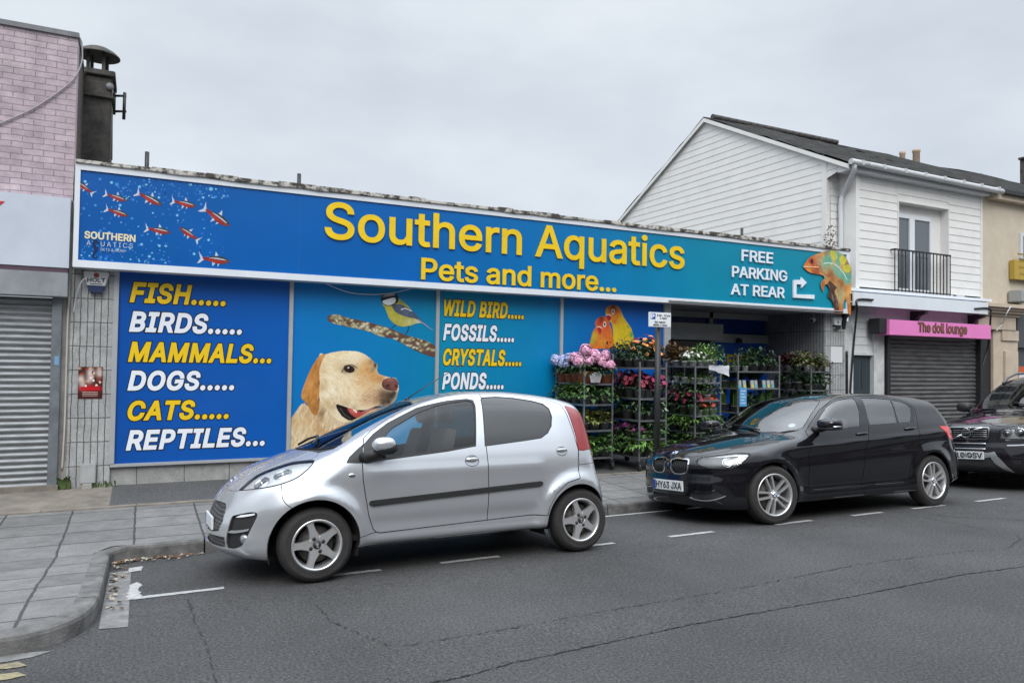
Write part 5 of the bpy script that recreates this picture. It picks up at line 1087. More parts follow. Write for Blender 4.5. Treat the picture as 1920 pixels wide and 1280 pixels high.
class Car:
    """regions: list of (key, [uv polygons]) tested in order; whatever is left is 'body'"""
    def __init__(s, shape, step=.032):
        s.sh = shape; s.step = step; s.reg = []; s.vmin = -1.20
    def c3(s, pts, smooth=0, closed=True):
        q = s.sh.chart(np.array(pts, float))
        return spline(q, smooth, closed) if smooth else q
    def nose(s, yz):
        q = dens(np.array(yz, float), .015, False); return s.sh.chart(s.sh.front(q))
    def region(s, key, poly, test=None): s.reg.append((key, [np.asarray(poly)]))
    def gap(s, key, pts, w=.008, closed=False): s.reg.append((key, ribbon(pts, w, closed)))
    def wheel_poly(s, i, r, n=40):
        cx, cz = s.sh.wheels[i]; zb = float(s.sh.bot(np.array([cx])))+.03
        a0 = math.asin(max(-.99, (zb-cz)/r)); a = np.linspace(a0, math.pi-a0, n)
        P = np.stack([cx+r*np.cos(a), cz+r*np.sin(a)], 1); q = s.sh.chart(s.sh.side(P))
        return np.concatenate([q, [[q[-1][0], -1.45], [q[0][0], -1.45]]])
    def cut(s):
        sh = s.sh; st = s.step; q = .9; Lm = sh.xb-sh.xa; u0, u1 = -q*math.pi/2, Lm+q*math.pi/2; vm = math.pi/2*sh.K
        pts = []; edges = []; dn = []
        def addloop(P, closed=True):
            P = dens(P, .035, closed); P[:, 0] = np.clip(P[:, 0], u0, u1); P[:, 1] = np.clip(P[:, 1], -vm, vm); o = len(pts)
            pts.extend(map(tuple, P)); n = len(P); edges.extend([(o+i, o+(i+1) % n) for i in range(n if closed else n-1)]); dn.append(P)
        for k, polys in s.reg:
            for P in polys: addloop(P)
        addloop(np.array([[u0, -vm], [u1, -vm], [u1, vm], [u0, vm]]))
        D_ = np.concatenate(dn)
        us = np.arange(u0+st/2, u1, st); vs = np.arange(-vm+st/2, vm, st)
        G = np.array([(a+(j % 2)*st/2, b) for a in us for j, b in enumerate(vs) if a+(j % 2)*st/2 < u1-.002 and (b > s.vmin+.05 or (j % 3 == 0))])
        keep = np.ones(len(G), bool)
        cell = {}
        for p_ in D_: cell.setdefault((int(p_[0]//.02), int(p_[1]//.02)), []).append(p_)
        for i, g in enumerate(G):
            cx, cy = int(g[0]//.02), int(g[1]//.02)
            for dx in (-1, 0, 1):
                for dy in (-1, 0, 1):
                    for p_ in cell.get((cx+dx, cy+dy), ()):
                        if (p_[0]-g[0])**2+(p_[1]-g[1])**2 < .00018: keep[i] = False
        G = G[keep]
        allp = [Vector(p_) for p_ in pts]+[Vector(g) for g in G]
        vo, eo, fo, *_ = geometry.delaunay_2d_cdt(allp, edges, [], 0, 1e-5)
        uv = np.array([(v[0], v[1]) for v in vo]); F_ = np.array([f for f in fo if len(f) == 3])
        s.P = sh.point(np.clip(uv[:, 0], u0, u1), np.clip(uv[:, 1], -vm, vm)); s.N = sh.normal(s.P)
        c = uv[F_].mean(1); lab = np.array(['body']*len(F_), dtype=object); free = np.ones(len(F_), bool)
        for k, polys in s.reg:
            m = np.zeros(len(F_), bool)
            for P in polys: m |= inpoly(c, P)
            m &= free; lab[m] = k; free &= ~m
        nz = s.N[F_].mean(1)
        lab[free & (nz[:, 2] < -.95) & (s.P[F_].mean(1)[:, 2] < .45)] = 'under'
        s.F_, s.lab = F_, lab
        A = s.P[F_]; fn = np.cross(A[:, 1]-A[:, 0], A[:, 2]-A[:, 0]); flip = (fn*nz).sum(1) < 0; s.F_[flip] = s.F_[flip][:, ::-1]
        return s
    def mesh(s, name, keys, m, parent, off=0., skirt=.01, sides='both', inner=None):
        """sides: 'both' one mesh with its mirror image, 'near' / 'far' one flank"""
        keys = keys if isinstance(keys, (list, tuple)) else [keys]
        sel = np.isin(s.lab, keys); F_ = s.F_[sel]
        if not len(F_): return None
        ids, inv = np.unique(F_, return_inverse=True); F_ = inv.reshape(-1, 3); P = s.P[ids]+s.N[ids]*off; N = s.N[ids]
        P = P.copy(); P[:, 1] = np.where(np.abs(s.P[ids][:, 1]) < 2e-3, 0, P[:, 1])
        vs = []; fs = []; nl = []
        def emit(sy):
            o = len(vs); Q = P*[1, sy, 1]; NN = N*[1, sy, 1]; vs.extend(map(tuple, Q))
            ff = F_ if sy > 0 else F_[:, ::-1]
            for f in ff: fs.append([o+int(i) for i in f]); nl.extend([tuple(NN[i]) for i in f])
            if skirt:
                ec = {}
                for f in ff:
                    for a, b in ((f[0], f[1]), (f[1], f[2]), (f[2], f[0])): ec[(int(a), int(b))] = 1
                bd = [(a, b) for (a, b) in ec if (b, a) not in ec and not (abs(P[a, 1]) < 1e-6 and abs(P[b, 1]) < 1e-6)]
                mp_ = {}
                for a, b in bd:
                    for i in (a, b):
                        if i not in mp_: mp_[i] = len(vs); vs.append(tuple(Q[i]-NN[i]*skirt))
                    fs.append([o+b, o+a, mp_[a], mp_[b]])
                    e = Q[b]-Q[a]; n_ = np.cross(e, NN[a]); n_ = n_/max(np.linalg.norm(n_), 1e-9); nl.extend([tuple(n_)]*4)
        if sides in ('both', 'far'): emit(1)
        if sides in ('both', 'near'): emit(-1)
        me = bpy.data.meshes.new(name); me.from_pydata(vs, [], fs); me.polygons.foreach_set('use_smooth', [True]*len(fs))
        me.update(); me.normals_split_custom_set(nl)
        o = link_mesh(name, me, m, parent); return o
def glass_mat(name, tint, base=.0, gloss=.03):
    m = bpy.data.materials.new(name); m.use_nodes = True; t = m.node_tree; t.nodes.clear(); o = t.nodes.new('ShaderNodeOutputMaterial')
    tr = t.nodes.new('ShaderNodeBsdfTransparent'); tr.inputs[0].default_value = (*tint, 1); gl = t.nodes.new('ShaderNodeBsdfGlossy'); gl.inputs['Roughness'].default_value = gloss
    fr = t.nodes.new('ShaderNodeFresnel'); fr.inputs[0].default_value = 1.5; ad = t.nodes.new('ShaderNodeMath'); ad.operation = 'ADD'; ad.inputs[1].default_value = base; ad.use_clamp = True
    mx = t.nodes.new('ShaderNodeMixShader'); t.links.new(fr.outputs[0], ad.inputs[0]); t.links.new(ad.outputs[0], mx.inputs[0]); t.links.new(tr.outputs[0], mx.inputs[1]); t.links.new(gl.outputs[0], mx.inputs[2]); t.links.new(mx.outputs[0], o.inputs[0])
    return m
GLASS = glass_mat('car_glass', (.86, .90, .89), .02); GLASSD = glass_mat('privacy_glass', (.10, .10, .105), .07); LENS = glass_mat('lamp_lens', (.93, .95, .96), .04)
def paint(name, c, metal, rough, coat=1., flake=0.):
    m = mat(name, c, rough, metal, coat=coat, spec=.15 if metal < .1 else .5); t, b = nodes(m); b.inputs['Coat Roughness'].default_value = .03
    if flake:
        tc_ = t.nodes.new('ShaderNodeTexCoord'); n = t.nodes.new('ShaderNodeTexNoise'); n.inputs['Scale'].default_value = 4; n.inputs['Detail'].default_value = 6; t.links.new(tc_.outputs['Object'], n.inputs[0])
        r = t.nodes.new('ShaderNodeMapRange'); r.inputs[3].default_value = rough*.8; r.inputs[4].default_value = rough*1.3; t.links.new(n.outputs[0], r.inputs[0]); t.links.new(r.outputs[0], b.inputs['Roughness'])
        n2 = t.nodes.new('ShaderNodeSeparateXYZ'); t.links.new(tc_.outputs['Object'], n2.inputs[0])
    return m
SILVER = paint('silver_paint', (.545, .565, .59), .64, .22, 1., 1); BLACKP = paint('black_paint', (.006, .006, .008), 0., .12, 1.); NAVYB = paint('dark_plum_paint', (.011, .010, .013), .0, .14, 1.)
TRIM = mat('black_trim', (.014, .014, .015), .55); SHUTL = mat('panel_gap', (.006, .006, .006), .9); UNDER = mat('underbody', (.010, .010, .010), .9); INT = mat('grey_interior', (.055, .055, .058), .85)
CHROME = mat('chrome', (.62, .63, .65), .12, metal=1.); RUB = mat('tyre_rubber', (.022, .021, .021), .8, bump=.3, bscale=60, noise=.35, nscale=5); ALLOY = mat('alloy_silver', (.66, .66, .66), .3, metal=.75, noise=.1, nscale=9); ALLOYD = mat('alloy_dark', (.035, .035, .038), .4, metal=.6)
BRAKE = mat('brake_iron', (.07, .065, .06), .6, metal=.6); REDL = mat('red_lamp', (.22, .008, .010), .12, coat=1.); REDL2 = mat('bright_red_lamp', (.55, .02, .02), .12, coat=1.); BOWL = mat('lamp_reflector', (.80, .82, .83), .28, metal=.35, bump=.12, bscale=22); AMBER = mat('amber', (.55, .22, .03), .3); PLW = mat('plate_white', lin('#ccd0d2'), .4); PLB = mat('plate_blue', lin('#1c3f8f'), .4); PLK = mat('plate_black', (.012, .012, .012), .5); SPLASTIC = mat('satin_silver', (.42, .43, .44), .35, metal=.6)
def wheel(par, x, y, z, R_, rr, wd, kind, sy=-1, rot=0., steer=0.):
    w = empty('wheel', (x, y, z), steer, par); s = sy
    t = MB(); pr = [(rr-.004, .02), (rr+.006, .0), (rr+.012, -.004), (rr+.02, .002), (rr+.045, -.010), (R_-.035, -.006), (R_-.014, .012), (R_-.004, .030), (R_, .055), (R_, wd-.05), (R_-.012, wd-.02), (rr+.03, wd), (rr-.004, wd-.02)]
    t.lathe([(a, -s*b) for a, b in pr], 56, axis='y')
    for q in (.075, .105, .135): t.lathe([(R_+.001, -s*(q-.004)), (R_-.006, -s*(q-.002)), (R_-.006, -s*(q+.002)), (R_+.001, -s*(q+.004))], 56, axis='y')
    t.build('tyre', RUB, w)
    r = MB(); r.lathe([(rr+.004, -s*.004), (rr+.002, s*.004), (rr-.008, s*.005), (rr-.016, -s*.006), (rr-.022, -s*.05), (rr-.03, -s*.12), (rr-.02, -s*.16)], 48, axis='y')
    def plate(pts, y0, y1, mi=0):                       # spoke outline (in wheel plane) from face y0 back to y1, chamfered
        n = len(pts); c = np.mean(pts, 0); inn = [c+(np.array(p_)-c)*.90 for p_ in pts]
        v = [(p_[0], s*y0, p_[1]) for p_ in inn]+[(p_[0], s*(y0-.010), p_[1]) for p_ in pts]+[(p_[0], s*y1, p_[1]) for p_ in pts]
        f = [tuple(range(n))]+[(i, (i+1) % n, n+(i+1) % n, n+i) for i in range(n)]+[(n+i, n+(i+1) % n, 2*n+(i+1) % n, 2*n+i) for i in range(n)]
        r.add(v, f, mi)
    def ro(p_, a): return (p_[0]*math.cos(a)-p_[1]*math.sin(a), p_[0]*math.sin(a)+p_[1]*math.cos(a))
    if kind == 'star':
        sp = [(-.030, .03), (-.042, .058), (-.034, .085), (-.027, .115), (-.025, .15), (-.030, rr-.012), (.030, rr-.012), (.025, .15), (.027, .115), (.034, .085), (.042, .058), (.030, .03)]
        for k in range(5): plate([ro(p_, rot+k*2*math.pi/5) for p_ in sp], -.006, -.05)
        r.lathe([(0, -s*.012), (.05, -s*.010), (.066, -s*.014), (.070, -s*.05)], 24, axis='y')
    else:
        for k in range(5):
            for sg in (-1, 1):
                sp = [(sg*.006, .035), (sg*.012, .07), (sg*.020, .13), (sg*.026, rr-.012), (sg*.052, rr-.014), (sg*.044, .13), (sg*.036, .075), (sg*.036, .045)]
                plate([ro(p_, rot+k*2*math.pi/5) for p_ in sp], -.006, -.045)
        r.lathe([(0, -s*.010), (.04, -s*.010), (.052, -s*.016), (.058, -s*.05)], 24, axis='y')
    r.build('rim', ALLOY, w)
    d = MB(); d.lathe([(0, -s*.075), (rr*.72, -s*.075), (rr*.72, -s*.095), (0, -s*.095)], 32, axis='y'); d.build('brake_disc', BRAKE, w)
    MB().lathe([(0, -s*.15), (rr-.01, -s*.15)], 32, axis='y').build('hub', UNDER, w)
    cp = MB(); cp.lathe([(0, s*.000), (.026, -s*.002), (.032, -s*.010)], 20, axis='y'); c_ = cp.build('centre_cap', BLACKM if kind == 'star' else CHROME, w)
    if kind == 'star':
        lug = MB()
        for k in range(4): a = rot+.45+k*math.pi/2; lug.lathe([(0, -s*.004), (.0145, -s*.004), (.0155, -s*.014)], 12, c=(.052*math.cos(a), 0, .052*math.sin(a)), axis='y')
        lug.build('wheel_nuts', BLACKM, w)
        e = [(-.012, -.02), (-.002, -.012), (-.006, .0), (-.014, .004), (-.004, .02), (.006, .018), (.012, .006), (.006, -.004), (.012, -.018), (.004, -.022), (.0, -.014)]
        MB().prism(e, s*.003, s*.001).build('emblem', SPLASTIC, w)
    else:
        for k in range(4):
            pts = [(0, 0)]+[(.020*math.cos(k*math.pi/2+j*math.pi/12), .020*math.sin(k*math.pi/2+j*math.pi/12)) for j in range(7)]; MB().prism(pts, s*.004, s*.001).build('emblem', PLB if k % 2 else PLW, w)
    return w
def arch_liner(par, x, z, r, hw, sy):
    a = np.linspace(-.35, math.pi+.35, 26); m = MB(); y0, y1 = sy*(hw-.035), sy*(hw-.34)
    v = [(x+r*math.cos(t), y0, z+r*math.sin(t)) for t in a]+[(x+r*math.cos(t), y1, z+r*math.sin(t)) for t in a]; n = len(a)
    m.add(v, [(i, i+1, n+i+1, n+i) for i in range(n-1)]+[tuple(range(n, 2*n))], 0); m.build('wheel_arch', UNDER, par)
def ellip(m, c, r, n=16, k=10, e=1.0, tw=0.):
    pr = []
    vs = []
    for i in range(k+1):
        ph = -math.pi/2+math.pi*i/k
        for j in range(n):
            th = 2*math.pi*j/n; q = lambda x: math.copysign(abs(x)**e, x)
            x_, y_, z_ = r[0]*q(math.cos(ph))*q(math.cos(th)), r[1]*q(math.cos(ph))*q(math.sin(th)), r[2]*q(math.sin(ph)); vs.append((c[0]+x_*math.cos(tw)-y_*math.sin(tw), c[1]+x_*math.sin(tw)+y_*math.cos(tw), c[2]+z_))
    return m.add(vs, [(i*n+j, i*n+(j+1) % n, (i+1)*n+(j+1) % n, (i+1)*n+j) for i in range(k) for j in range(n)], 0, True)
def seats(par, xs, zs, hw, m):
    for x in xs:
        for y in (-hw*.45, hw*.45):
            b = MB(); b.add([(x+.02, y-.22, zs), (x+.02, y+.22, zs), (x+.20, y+.17, zs+.52), (x+.20, y-.17, zs+.52), (x+.16, y-.22, zs-.02), (x+.16, y+.22, zs-.02), (x+.30, y+.16, zs+.5), (x+.30, y-.16, zs+.5)], [(0, 1, 2, 3), (5, 4, 7, 6), (0, 3, 7, 4), (1, 5, 6, 2), (3, 2, 6, 7)])
            b.box(x-.38, x+.1, y-.22, y+.22, zs-.14, zs); ellip(b, (x+.26, y, zs+.66), (.05, .13, .10), 12, 8, .7); b.build('seat', m, par, bevel=.02)
def car_root(name, x0, yn, hw, label):
    ta = math.atan(SL); ct, st_ = math.cos(ta), math.sin(ta)
    r = empty(name, (x0, yn+hw*ct, zr(yn)-hw*st_)); r.rotation_euler = (-ta, 0, 0); return tag(r, label, 'car')
def number_plate(par, x, y0, y1, z0, z1, body, blue=True, left=0.07, tilt=0.):
    """plate facing -x; the reader's left is +y"""
    p_ = MB().box(x-.008, x+.01, y0, y1, z0, z1).build('number_plate', PLW, par, bevel=.003)
    if blue: MB().box(x-.0095, x-.008, y1-.045, y1-.004, z0+.004, z1-.004).build('blue_band', PLB, p_)
    if body:
        o = lettering('lettering', body, 0, 1, 0, (z1-z0)*.62, 0, PLK, p_, bold=.022, depth=.002); W_ = (y1-y0)-(.055 if blue else left)-.02
        n = len(o.data.vertices); a = np.empty(n*3); o.data.vertices.foreach_get('co', a); a = a.reshape(n, 3)
        ys = y1-(.055 if blue else left)-a[:, 0]*W_; o.data.vertices.foreach_set('co', np.stack([x-.008+a[:, 1], ys, z0+(z1-z0)*.19+a[:, 2]], 1).ravel()); o.data.update()
    return p_

# ---------------------------------------------------------------- silver hatchback
pe = car_root('parked_car', 1.216-.71, 5.70, 1.63/2, 'silver small hatchback with black side strip parked facing left in front')
c = Car(PEU); g = c.c3
hl = g([(.207, .4, .705), (.269, .399, .76), (.336, .397, .809), (.403, .408, .841), (.519, .436, .881), (.601, .465, .903), (.72, .575, .917), (.737, .617, .909), (.7, .677, .874), (.643, .709, .831), (.58, .729, .793), (.489, .723, .76), (.397, .682, .737), (.291, .559, .716), (.223, .443, .703)], 3)
gF = g([(1.29, .694, 1.083), (1.362, .656, 1.153), (1.593, .606, 1.269), (1.786, .575, 1.333), (1.936, .561, 1.36), (2.087, .554, 1.376), (2.125, .566, 1.364), (2.128, .597, 1.328), (2.073, .737, .996), (1.816, .745, .965), (1.54, .75, .945), (1.291, .759, .917), (1.217, .762, .913)])
bF = g([(1.091, .769, .884), (1.11, .702, 1.027), (1.206, .643, 1.109), (1.344, .592, 1.196), (1.613, .55, 1.317), (1.903, .539, 1.377), (2.09, .537, 1.396), (2.146, .552, 1.378), (2.15, .592, 1.333), (2.083, .742, .977), (1.813, .753, .943), (1.345, .764, .904)])
gR = g([(2.225, .56, 1.38), (2.245, .535, 1.397), (2.384, .526, 1.402), (2.556, .543, 1.388), (2.726, .567, 1.361), (2.829, .59, 1.329), (2.87, .621, 1.286), (2.876, .656, 1.214), (2.85, .689, 1.134), (2.8, .712, 1.075), (2.721, .729, 1.034), (2.56, .735, 1.018), (2.34, .737, .998), (2.175, .742, .985)])
dF = g([(1.131, .648, 1.079), (1.10, .72, 1.0), (1.085, .768, .881), (1.086, .789, .752), (1.107, .795, .613), (1.13, .793, .473), (1.17, .777, .365), (1.193, .771, .340), (1.232, .763, .331), (2.163, .775, .354), (2.17, .79, .65), (2.176, .745, .97), (2.215, .6, 1.25), (2.24, .469, 1.42), (1.94, .448, 1.422), (1.658, .45, 1.355), (1.369, .511, 1.231), (1.213, .587, 1.139)])
dR = g([(2.24, .469, 1.42), (2.587, .483, 1.427), (2.847, .519, 1.388), (3.02, .57, 1.333), (3.056, .645, 1.221), (3.077, .701, 1.077), (3.092, .755, .905), (3.059, .818, .66), (2.923, .833, .63), (2.807, .831, .539), (2.743, .819, .427), (2.727, .81, .36), (2.163, .775, .354), (2.17, .79, .65), (2.176, .745, .97), (2.215, .6, 1.25)])
sail = g([(.955, .768, .890), (.985, .747, .937), (1.068, .712, 1.002), (1.105, .70, 1.028), (1.086, .768, .881)])
fog = g([(.14, .533, .515), (.17, .57, .533), (.241, .65, .553), (.288, .692, .555), (.305, .704, .541), (.298, .706, .513), (.269, .69, .447), (.241, .667, .381), (.213, .639, .322), (.186, .604, .295), (.113, .496, .283), (.108, .497, .354), (.114, .511, .406), (.124, .526, .457)], 2)
fogbar = g([(.113, .508, .400), (.127, .536, .415), (.247, .673, .436), (.244, .67, .420), (.134, .547, .396)])
fogtop = g([(.165, .56, .516), (.20, .605, .535), (.285, .69, .548), (.283, .69, .535), (.20, .60, .518)])
vm = math.pi/2*PEU.K; up = -.9*math.pi/2
gr = c.nose([(0, .608), (.15, .608), (.259, .608), (.359, .602), (.40, .585), (.428, .549), (.445, .477), (.40, .405), (.30, .392), (.15, .392), (0, .392)])
gr = np.concatenate([[[gr[0][0], vm]], gr[1:-1], [[gr[-1][0], -vm]], [[up-.05, -vm], [up-.05, vm]]])
lg = c.nose([(0, .36), (.344, .365), (.48, .363), (.485, .29), (.419, .284), (.25, .284), (0, .284)]); lg[0][1] = -vm; lg[-1][1] = -vm
strip = g([(1.134, .793, .585), (1.152, .793, .592), (2.67, .802, .656), (2.692, .802, .641), (2.685, .805, .622), (2.656, .804, .612), (1.161, .793, .545), (1.133, .796, .559)])
rl = g([(3.068, .588, 1.312), (3.10, .575, 1.312), (3.17, .56, 1.25), (3.22, .56, 1.17), (3.25, .60, 1.08), (3.285, .63, .98), (3.29, .66, .91), (3.20, .72, .903), (3.098, .754, .905), (3.098, .721, 1.016), (3.087, .669, 1.159), (3.073, .618, 1.263)], 2)
ws = g([(.72, 0, 1.0), (.74, .2, 1.0), (.83, .42, 1.01), (.957, .56, 1.03), (1.1, .50, 1.12), (1.242, .475, 1.195), (1.45, .45, 1.29), (1.626, .42, 1.365), (1.66, .25, 1.40), (1.66, 0, 1.40)])
ws[0][1] = vm; ws[-1][1] = vm
hood = g([(.128, 0, .688), (.133, .168, .688), (.163, .304, .691), (.205, .41, .697)]+[(.269, .392, .763), (.336, .39, .812), (.403, .40, .845), (.519, .428, .885), (.601, .457, .907), (.71, .565, .922), (.769, .553, .941), (.80, .50, .968), (.70, .2, .985), (.67, 0, .985)]); hood[0][1] = vm; hood[-1][1] = vm
cowl = g([(.67, 0, .985), (.70, .2, .985), (.80, .50, .968), (.90, .58, 1.0), (.957, .57, 1.03), (.83, .42, 1.012), (.74, .2, 1.002), (.72, 0, 1.0)]); cowl[0][1] = vm; cowl[-1][1] = vm
rw = g([(3.29, 0, 1.30), (3.27, .40, 1.29), (3.24, .50, 1.25), (3.27, .56, .98), (3.30, .4, .95), (3.32, 0, .95)]); rw[0][1] = vm
for i in (0, 1): c.region('arch', c.wheel_poly(i, (PEU.ra, .325)[i]))
c.gap('gap', hl, .014, True); c.region('lens', hl); c.region('grille', gr); c.gap('gap', gr[:-2], .008); c.region('fogbar', fogbar); c.region('fogtop', fogtop); c.region('fog', fog); c.region('lowgrille', lg)
c.region('glassF', gF); c.region('glassR', gR); c.gap('seal', gR, .022, True); c.region('black', bF); c.region('sail', sail)
for hx_, hz_, hr_ in ((2.028, .86, .054), (2.914, .905, .047)): c.gap('gap', g(c.sh.side([(hx_+hr_*1.15*math.cos(t), hz_+hr_*.82*math.sin(t)) for t in np.linspace(0, 6.283, 25)[:-1]])), .006, True)  # no real gap: dark ring painted as the shading of each handle bowl
c.gap('gap', dF, .0075, True); c.gap('gap', dR, .0075, True); c.region('doorF', dF); c.region('doorR', dR)
c.region('lamp', rl); c.gap('gap', rl, .007, True); c.region('windscreen', ws); c.gap('seal', ws[:], .02); c.region('cowl', cowl); c.gap('gap', hood, .007); c.region('hood', hood)
c.gap('gap', g([(.473, .721, .752), (.472, .753, .704), (.473, .774, .656), (.496, .79, .614), (.538, .81, .579)], 3, False), .006)
c.gap('gap', g([(3.098, .76, .905), (3.08, .784, .777), (3.053, .819, .661)]), .006); c.gap('gap', g([(3.085, .784, .777), (3.18, .74, .775), (3.277, .684, .783), (3.274, .684, .88)]), .005); c.gap('gap', g([(1.193, .771, .338), (1.06, .78, .325)]), .006)
c.region('rear_window', rw)
c.gap('gap', g([(1.62, .405, 1.38), (1.94, .415, 1.436), (2.4, .42, 1.455), (2.85, .44, 1.41), (3.24, .47, 1.345)]), .010)
c.cut()
BODYK = ['body', 'fogedge']
c.mesh('body', 'body', SILVER, pe); c.mesh('panel_gap', 'gap', SHUTL, pe, -.006, 0); c.mesh('underbody', 'under', UNDER, pe, 0, 0)
c.mesh('inner_trim', ['body', 'doorF', 'doorR', 'gap', 'black'], INT, pe, -.02, 0)
c.mesh('bonnet', 'hood', SILVER, pe); c.mesh('windscreen', 'windscreen', GLASS, pe, -.004, 0); c.mesh('seal', 'seal', TRIM, pe, -.003, .006); c.mesh('cowl_panel', 'cowl', TRIM, pe, -.012, 0); c.mesh('rear_window', 'rear_window', GLASSD, pe, -.004, 0)
GRM = slab_mat('grille_mesh', (.012, .012, .012), (.02, .02, .02), .05, .028, .006, (.10, .10, .105), .5, 'yz', .4)
c.mesh('grille', 'grille', GRM, pe, -.018, 0); c.mesh('lower_grille', 'lowgrille', GRM, pe, -.02, 0)
for sd in ('near', 'far'):
    d1 = c.mesh('door', 'doorF', SILVER, pe, sides=sd); c.mesh('window_frame', 'black', TRIM, d1, -.003, .008, sd); c.mesh('window', 'glassF', GLASS, d1, -.008, 0, sd)
    d2 = c.mesh('door', 'doorR', SILVER, pe, sides=sd); c.mesh('window', 'glassR', GLASSD, d2, -.004, 0, sd)
    c.mesh('sail_panel', 'sail', TRIM, pe, -.002, .006, sd)
    h_ = c.mesh('headlight', 'lens', LENS, pe, -.001, 0, sd); c.mesh('reflector', 'lens', BOWL, h_, -.022, -.020, sd); c.mesh('tail_light', 'lamp', REDL, pe, .003, .012, sd)
    c.mesh('fog_recess', 'fog', TRIM, pe, -.022, 0, sd); c.mesh('fog_trim', 'fogbar', SPLASTIC, pe, -.004, .015, sd); c.mesh('running_light', 'fogtop', BOWL, pe, -.006, .012, sd)
    sy = -1 if sd == 'near' else 1
    q = c.sh.side([(2.028, .86), (2.914, .905)])
    for k, (d_, r_) in enumerate(((d1, .052), (d2, .046))):
        y_ = q[k][1]; x_, z_ = q[k][0], q[k][2]
        m = MB(); m.lathe([(0, -.006), (r_*.75, -.004), (r_*.95, .002), (r_, .006), (r_*1.02, -.002)], 24, c=(0, 0, 0), axis='y')
        hd_ = m.build('handle_bowl', SILVER, d_); hd_.location = (x_, sy*(y_+.0), z_); hd_.scale = (1.15, sy, .8)
        m = MB(); ellip(m, (0, 0, 0), (r_*.92, .016, r_*.42), 18, 8, .8); h2 = m.build('handle', SILVER, d_); h2.location = (x_, sy*(y_+.010), z_+.013); h2.scale = (1.15, sy, .8)
    sp = None
    # rub strip stands proud of both doors: rebuilt as a moulding over them
    s3 = c.sh.point(*dens(strip, .05).T); n3 = c.sh.normal(s3); m = MB(); nn = len(s3)
    out = s3+n3*.013; m.add([tuple(a*[1, sy, 1]) for a in out]+[tuple(a*[1, sy, 1]) for a in s3-n3*.003], [tuple(range(nn))]+[(i, (i+1) % nn, nn+(i+1) % nn, nn+i) for i in range(nn)]); m.build('rub_strip', TRIM, pe)
    p3 = c.sh.side([(.205, .355)])[0] if False else np.array([.215, .625, .355]); m = MB(); m.lathe([(0, 0), (.034, .004), (.042, .016), (.046, .02)], 18, axis='x'); fl = m.build('fog_light', mat('fog_lens', (.30, .31, .32), .12, metal=.5, coat=1.), pe); fl.scale = (.8, .8, .8); fl.location = (p3[0]-.01, sy*(p3[1]-.0), p3[2]); fl.rotation_euler = (0, 0, -sy*R(35))
    for k, (px_, pz_, r_) in enumerate(((.345, .77, .055), (.50, .835, .060))):
        pp = c.sh.side([(px_, pz_)])[0]; nn_ = c.sh.normal(pp[None])[0]; m = MB(); ellip(m, (0, 0, -.004), (r_*1.05, r_*1.05, .012), 20, 8); m.lathe([(r_*1.02, 0), (r_*1.12, .010), (r_*1.22, 0)], 24); ellip(m, (0, 0, .006), (r_*.3, r_*.3, .012), 12, 8); b_ = m.build('bulb_bowl', CHROME, h_); pp = pp-nn_*.022; b_.location = (pp[0], sy*pp[1], pp[2]); b_.rotation_euler = Vector((nn_[0], sy*nn_[1], nn_[2])).to_track_quat('Z', 'Y').to_euler()
    for (x_, z_, y_, sx_, sz_) in ((3.235, 1.085, .645, .06, .05), (3.27, .955, .668, .055, .06)):
        m = MB(); ellip(m, (0, 0, 0), (sx_*.6, .05, sz_), 14, 8); b_ = m.build('lamp_bulge', REDL2, pe); b_.location = (x_-.045, sy*(y_-.02), z_); b_.rotation_euler = (0, R(20), sy*R(40)); b_.scale = (.8, .8, .8)
    ind = np.array([.998, .788, .791]); m = MB(); m.lathe([(0, .004), (.02, .003), (.026, 0)], 18, axis='y'); i_ = m.build('indicator', CHROME, pe); i_.location = (ind[0], sy*(ind[1]+.001), ind[2]); i_.scale = (1.1, sy, .75)
    m = MB(); m.lathe([(0, .004), (.014, .003), (.016, 0)], 14, axis='y'); i_ = m.build('door_lock', CHROME, d1); i_.location = (2.048, sy*.790, .778); i_.scale = (1, sy, 1)
    mi = empty('mirror', (1.225, sy*.90, 1.018), 0, pe); m = MB(); ellip(m, (0, 0, .010), (.097, .066, .060), 20, 12, .85, sy*.12); m.build('mirror_cap', SILVER, mi)
    m = MB(); ellip(m, (.018, 0, -.018), (.092, .062, .054), 20, 12, .85, sy*.12); m.tube([(-.02, -sy*.03, -.05), (-.10, -sy*.11, -.085), (-.135, -sy*.155, -.09)], [.04, .045, .04], 10); m.build('mirror_base', TRIM, mi)
    for x_, z_, i in ((.731, .285, 0), (3.088, .285, 1)):
        wheel(pe, x_, sy*.785, z_, .282, .190, .155, 'star', sy, R(90)+(.0 if i == 0 else .02))
    for i in (0, 1): arch_liner(pe, PEU.wheels[i][0], PEU.wheels[i][1], (PEU.ra, .322)[i]+.003, (.80, .76)[i], sy)
seats(pe, (1.72, 2.55), .62, .72, INT)
MB().box(.95, 1.35, -.66, .66, .62, .93).build('dashboard', INT, pe, bevel=.05); m = MB()
m.lathe([(.17, -.012), (.185, 0), (.17, .012), (.155, 0), (.17, -.012)], 24, axis='x'); sw = m.build('steering_wheel', TRIM, pe); sw.location = (1.46, .33, .93); sw.rotation_euler = (0, R(-25), 0)
MB().box(.5, 3.2, -.70, .70, .28, .32).build('floor_pan', UNDER, pe)
number_plate(pe, .026, -.26, .26, .395, .495, None)
m = MB(); m.tube([(1.70, 0, 1.398), (1.73, 0, 1.42)], .014, 10); m.tube([(1.72, 0, 1.415), (2.03, 0, 1.60), (2.30, 0, 1.745)], [.006, .004, .003], 6); m.build('antenna', BLACK, pe)
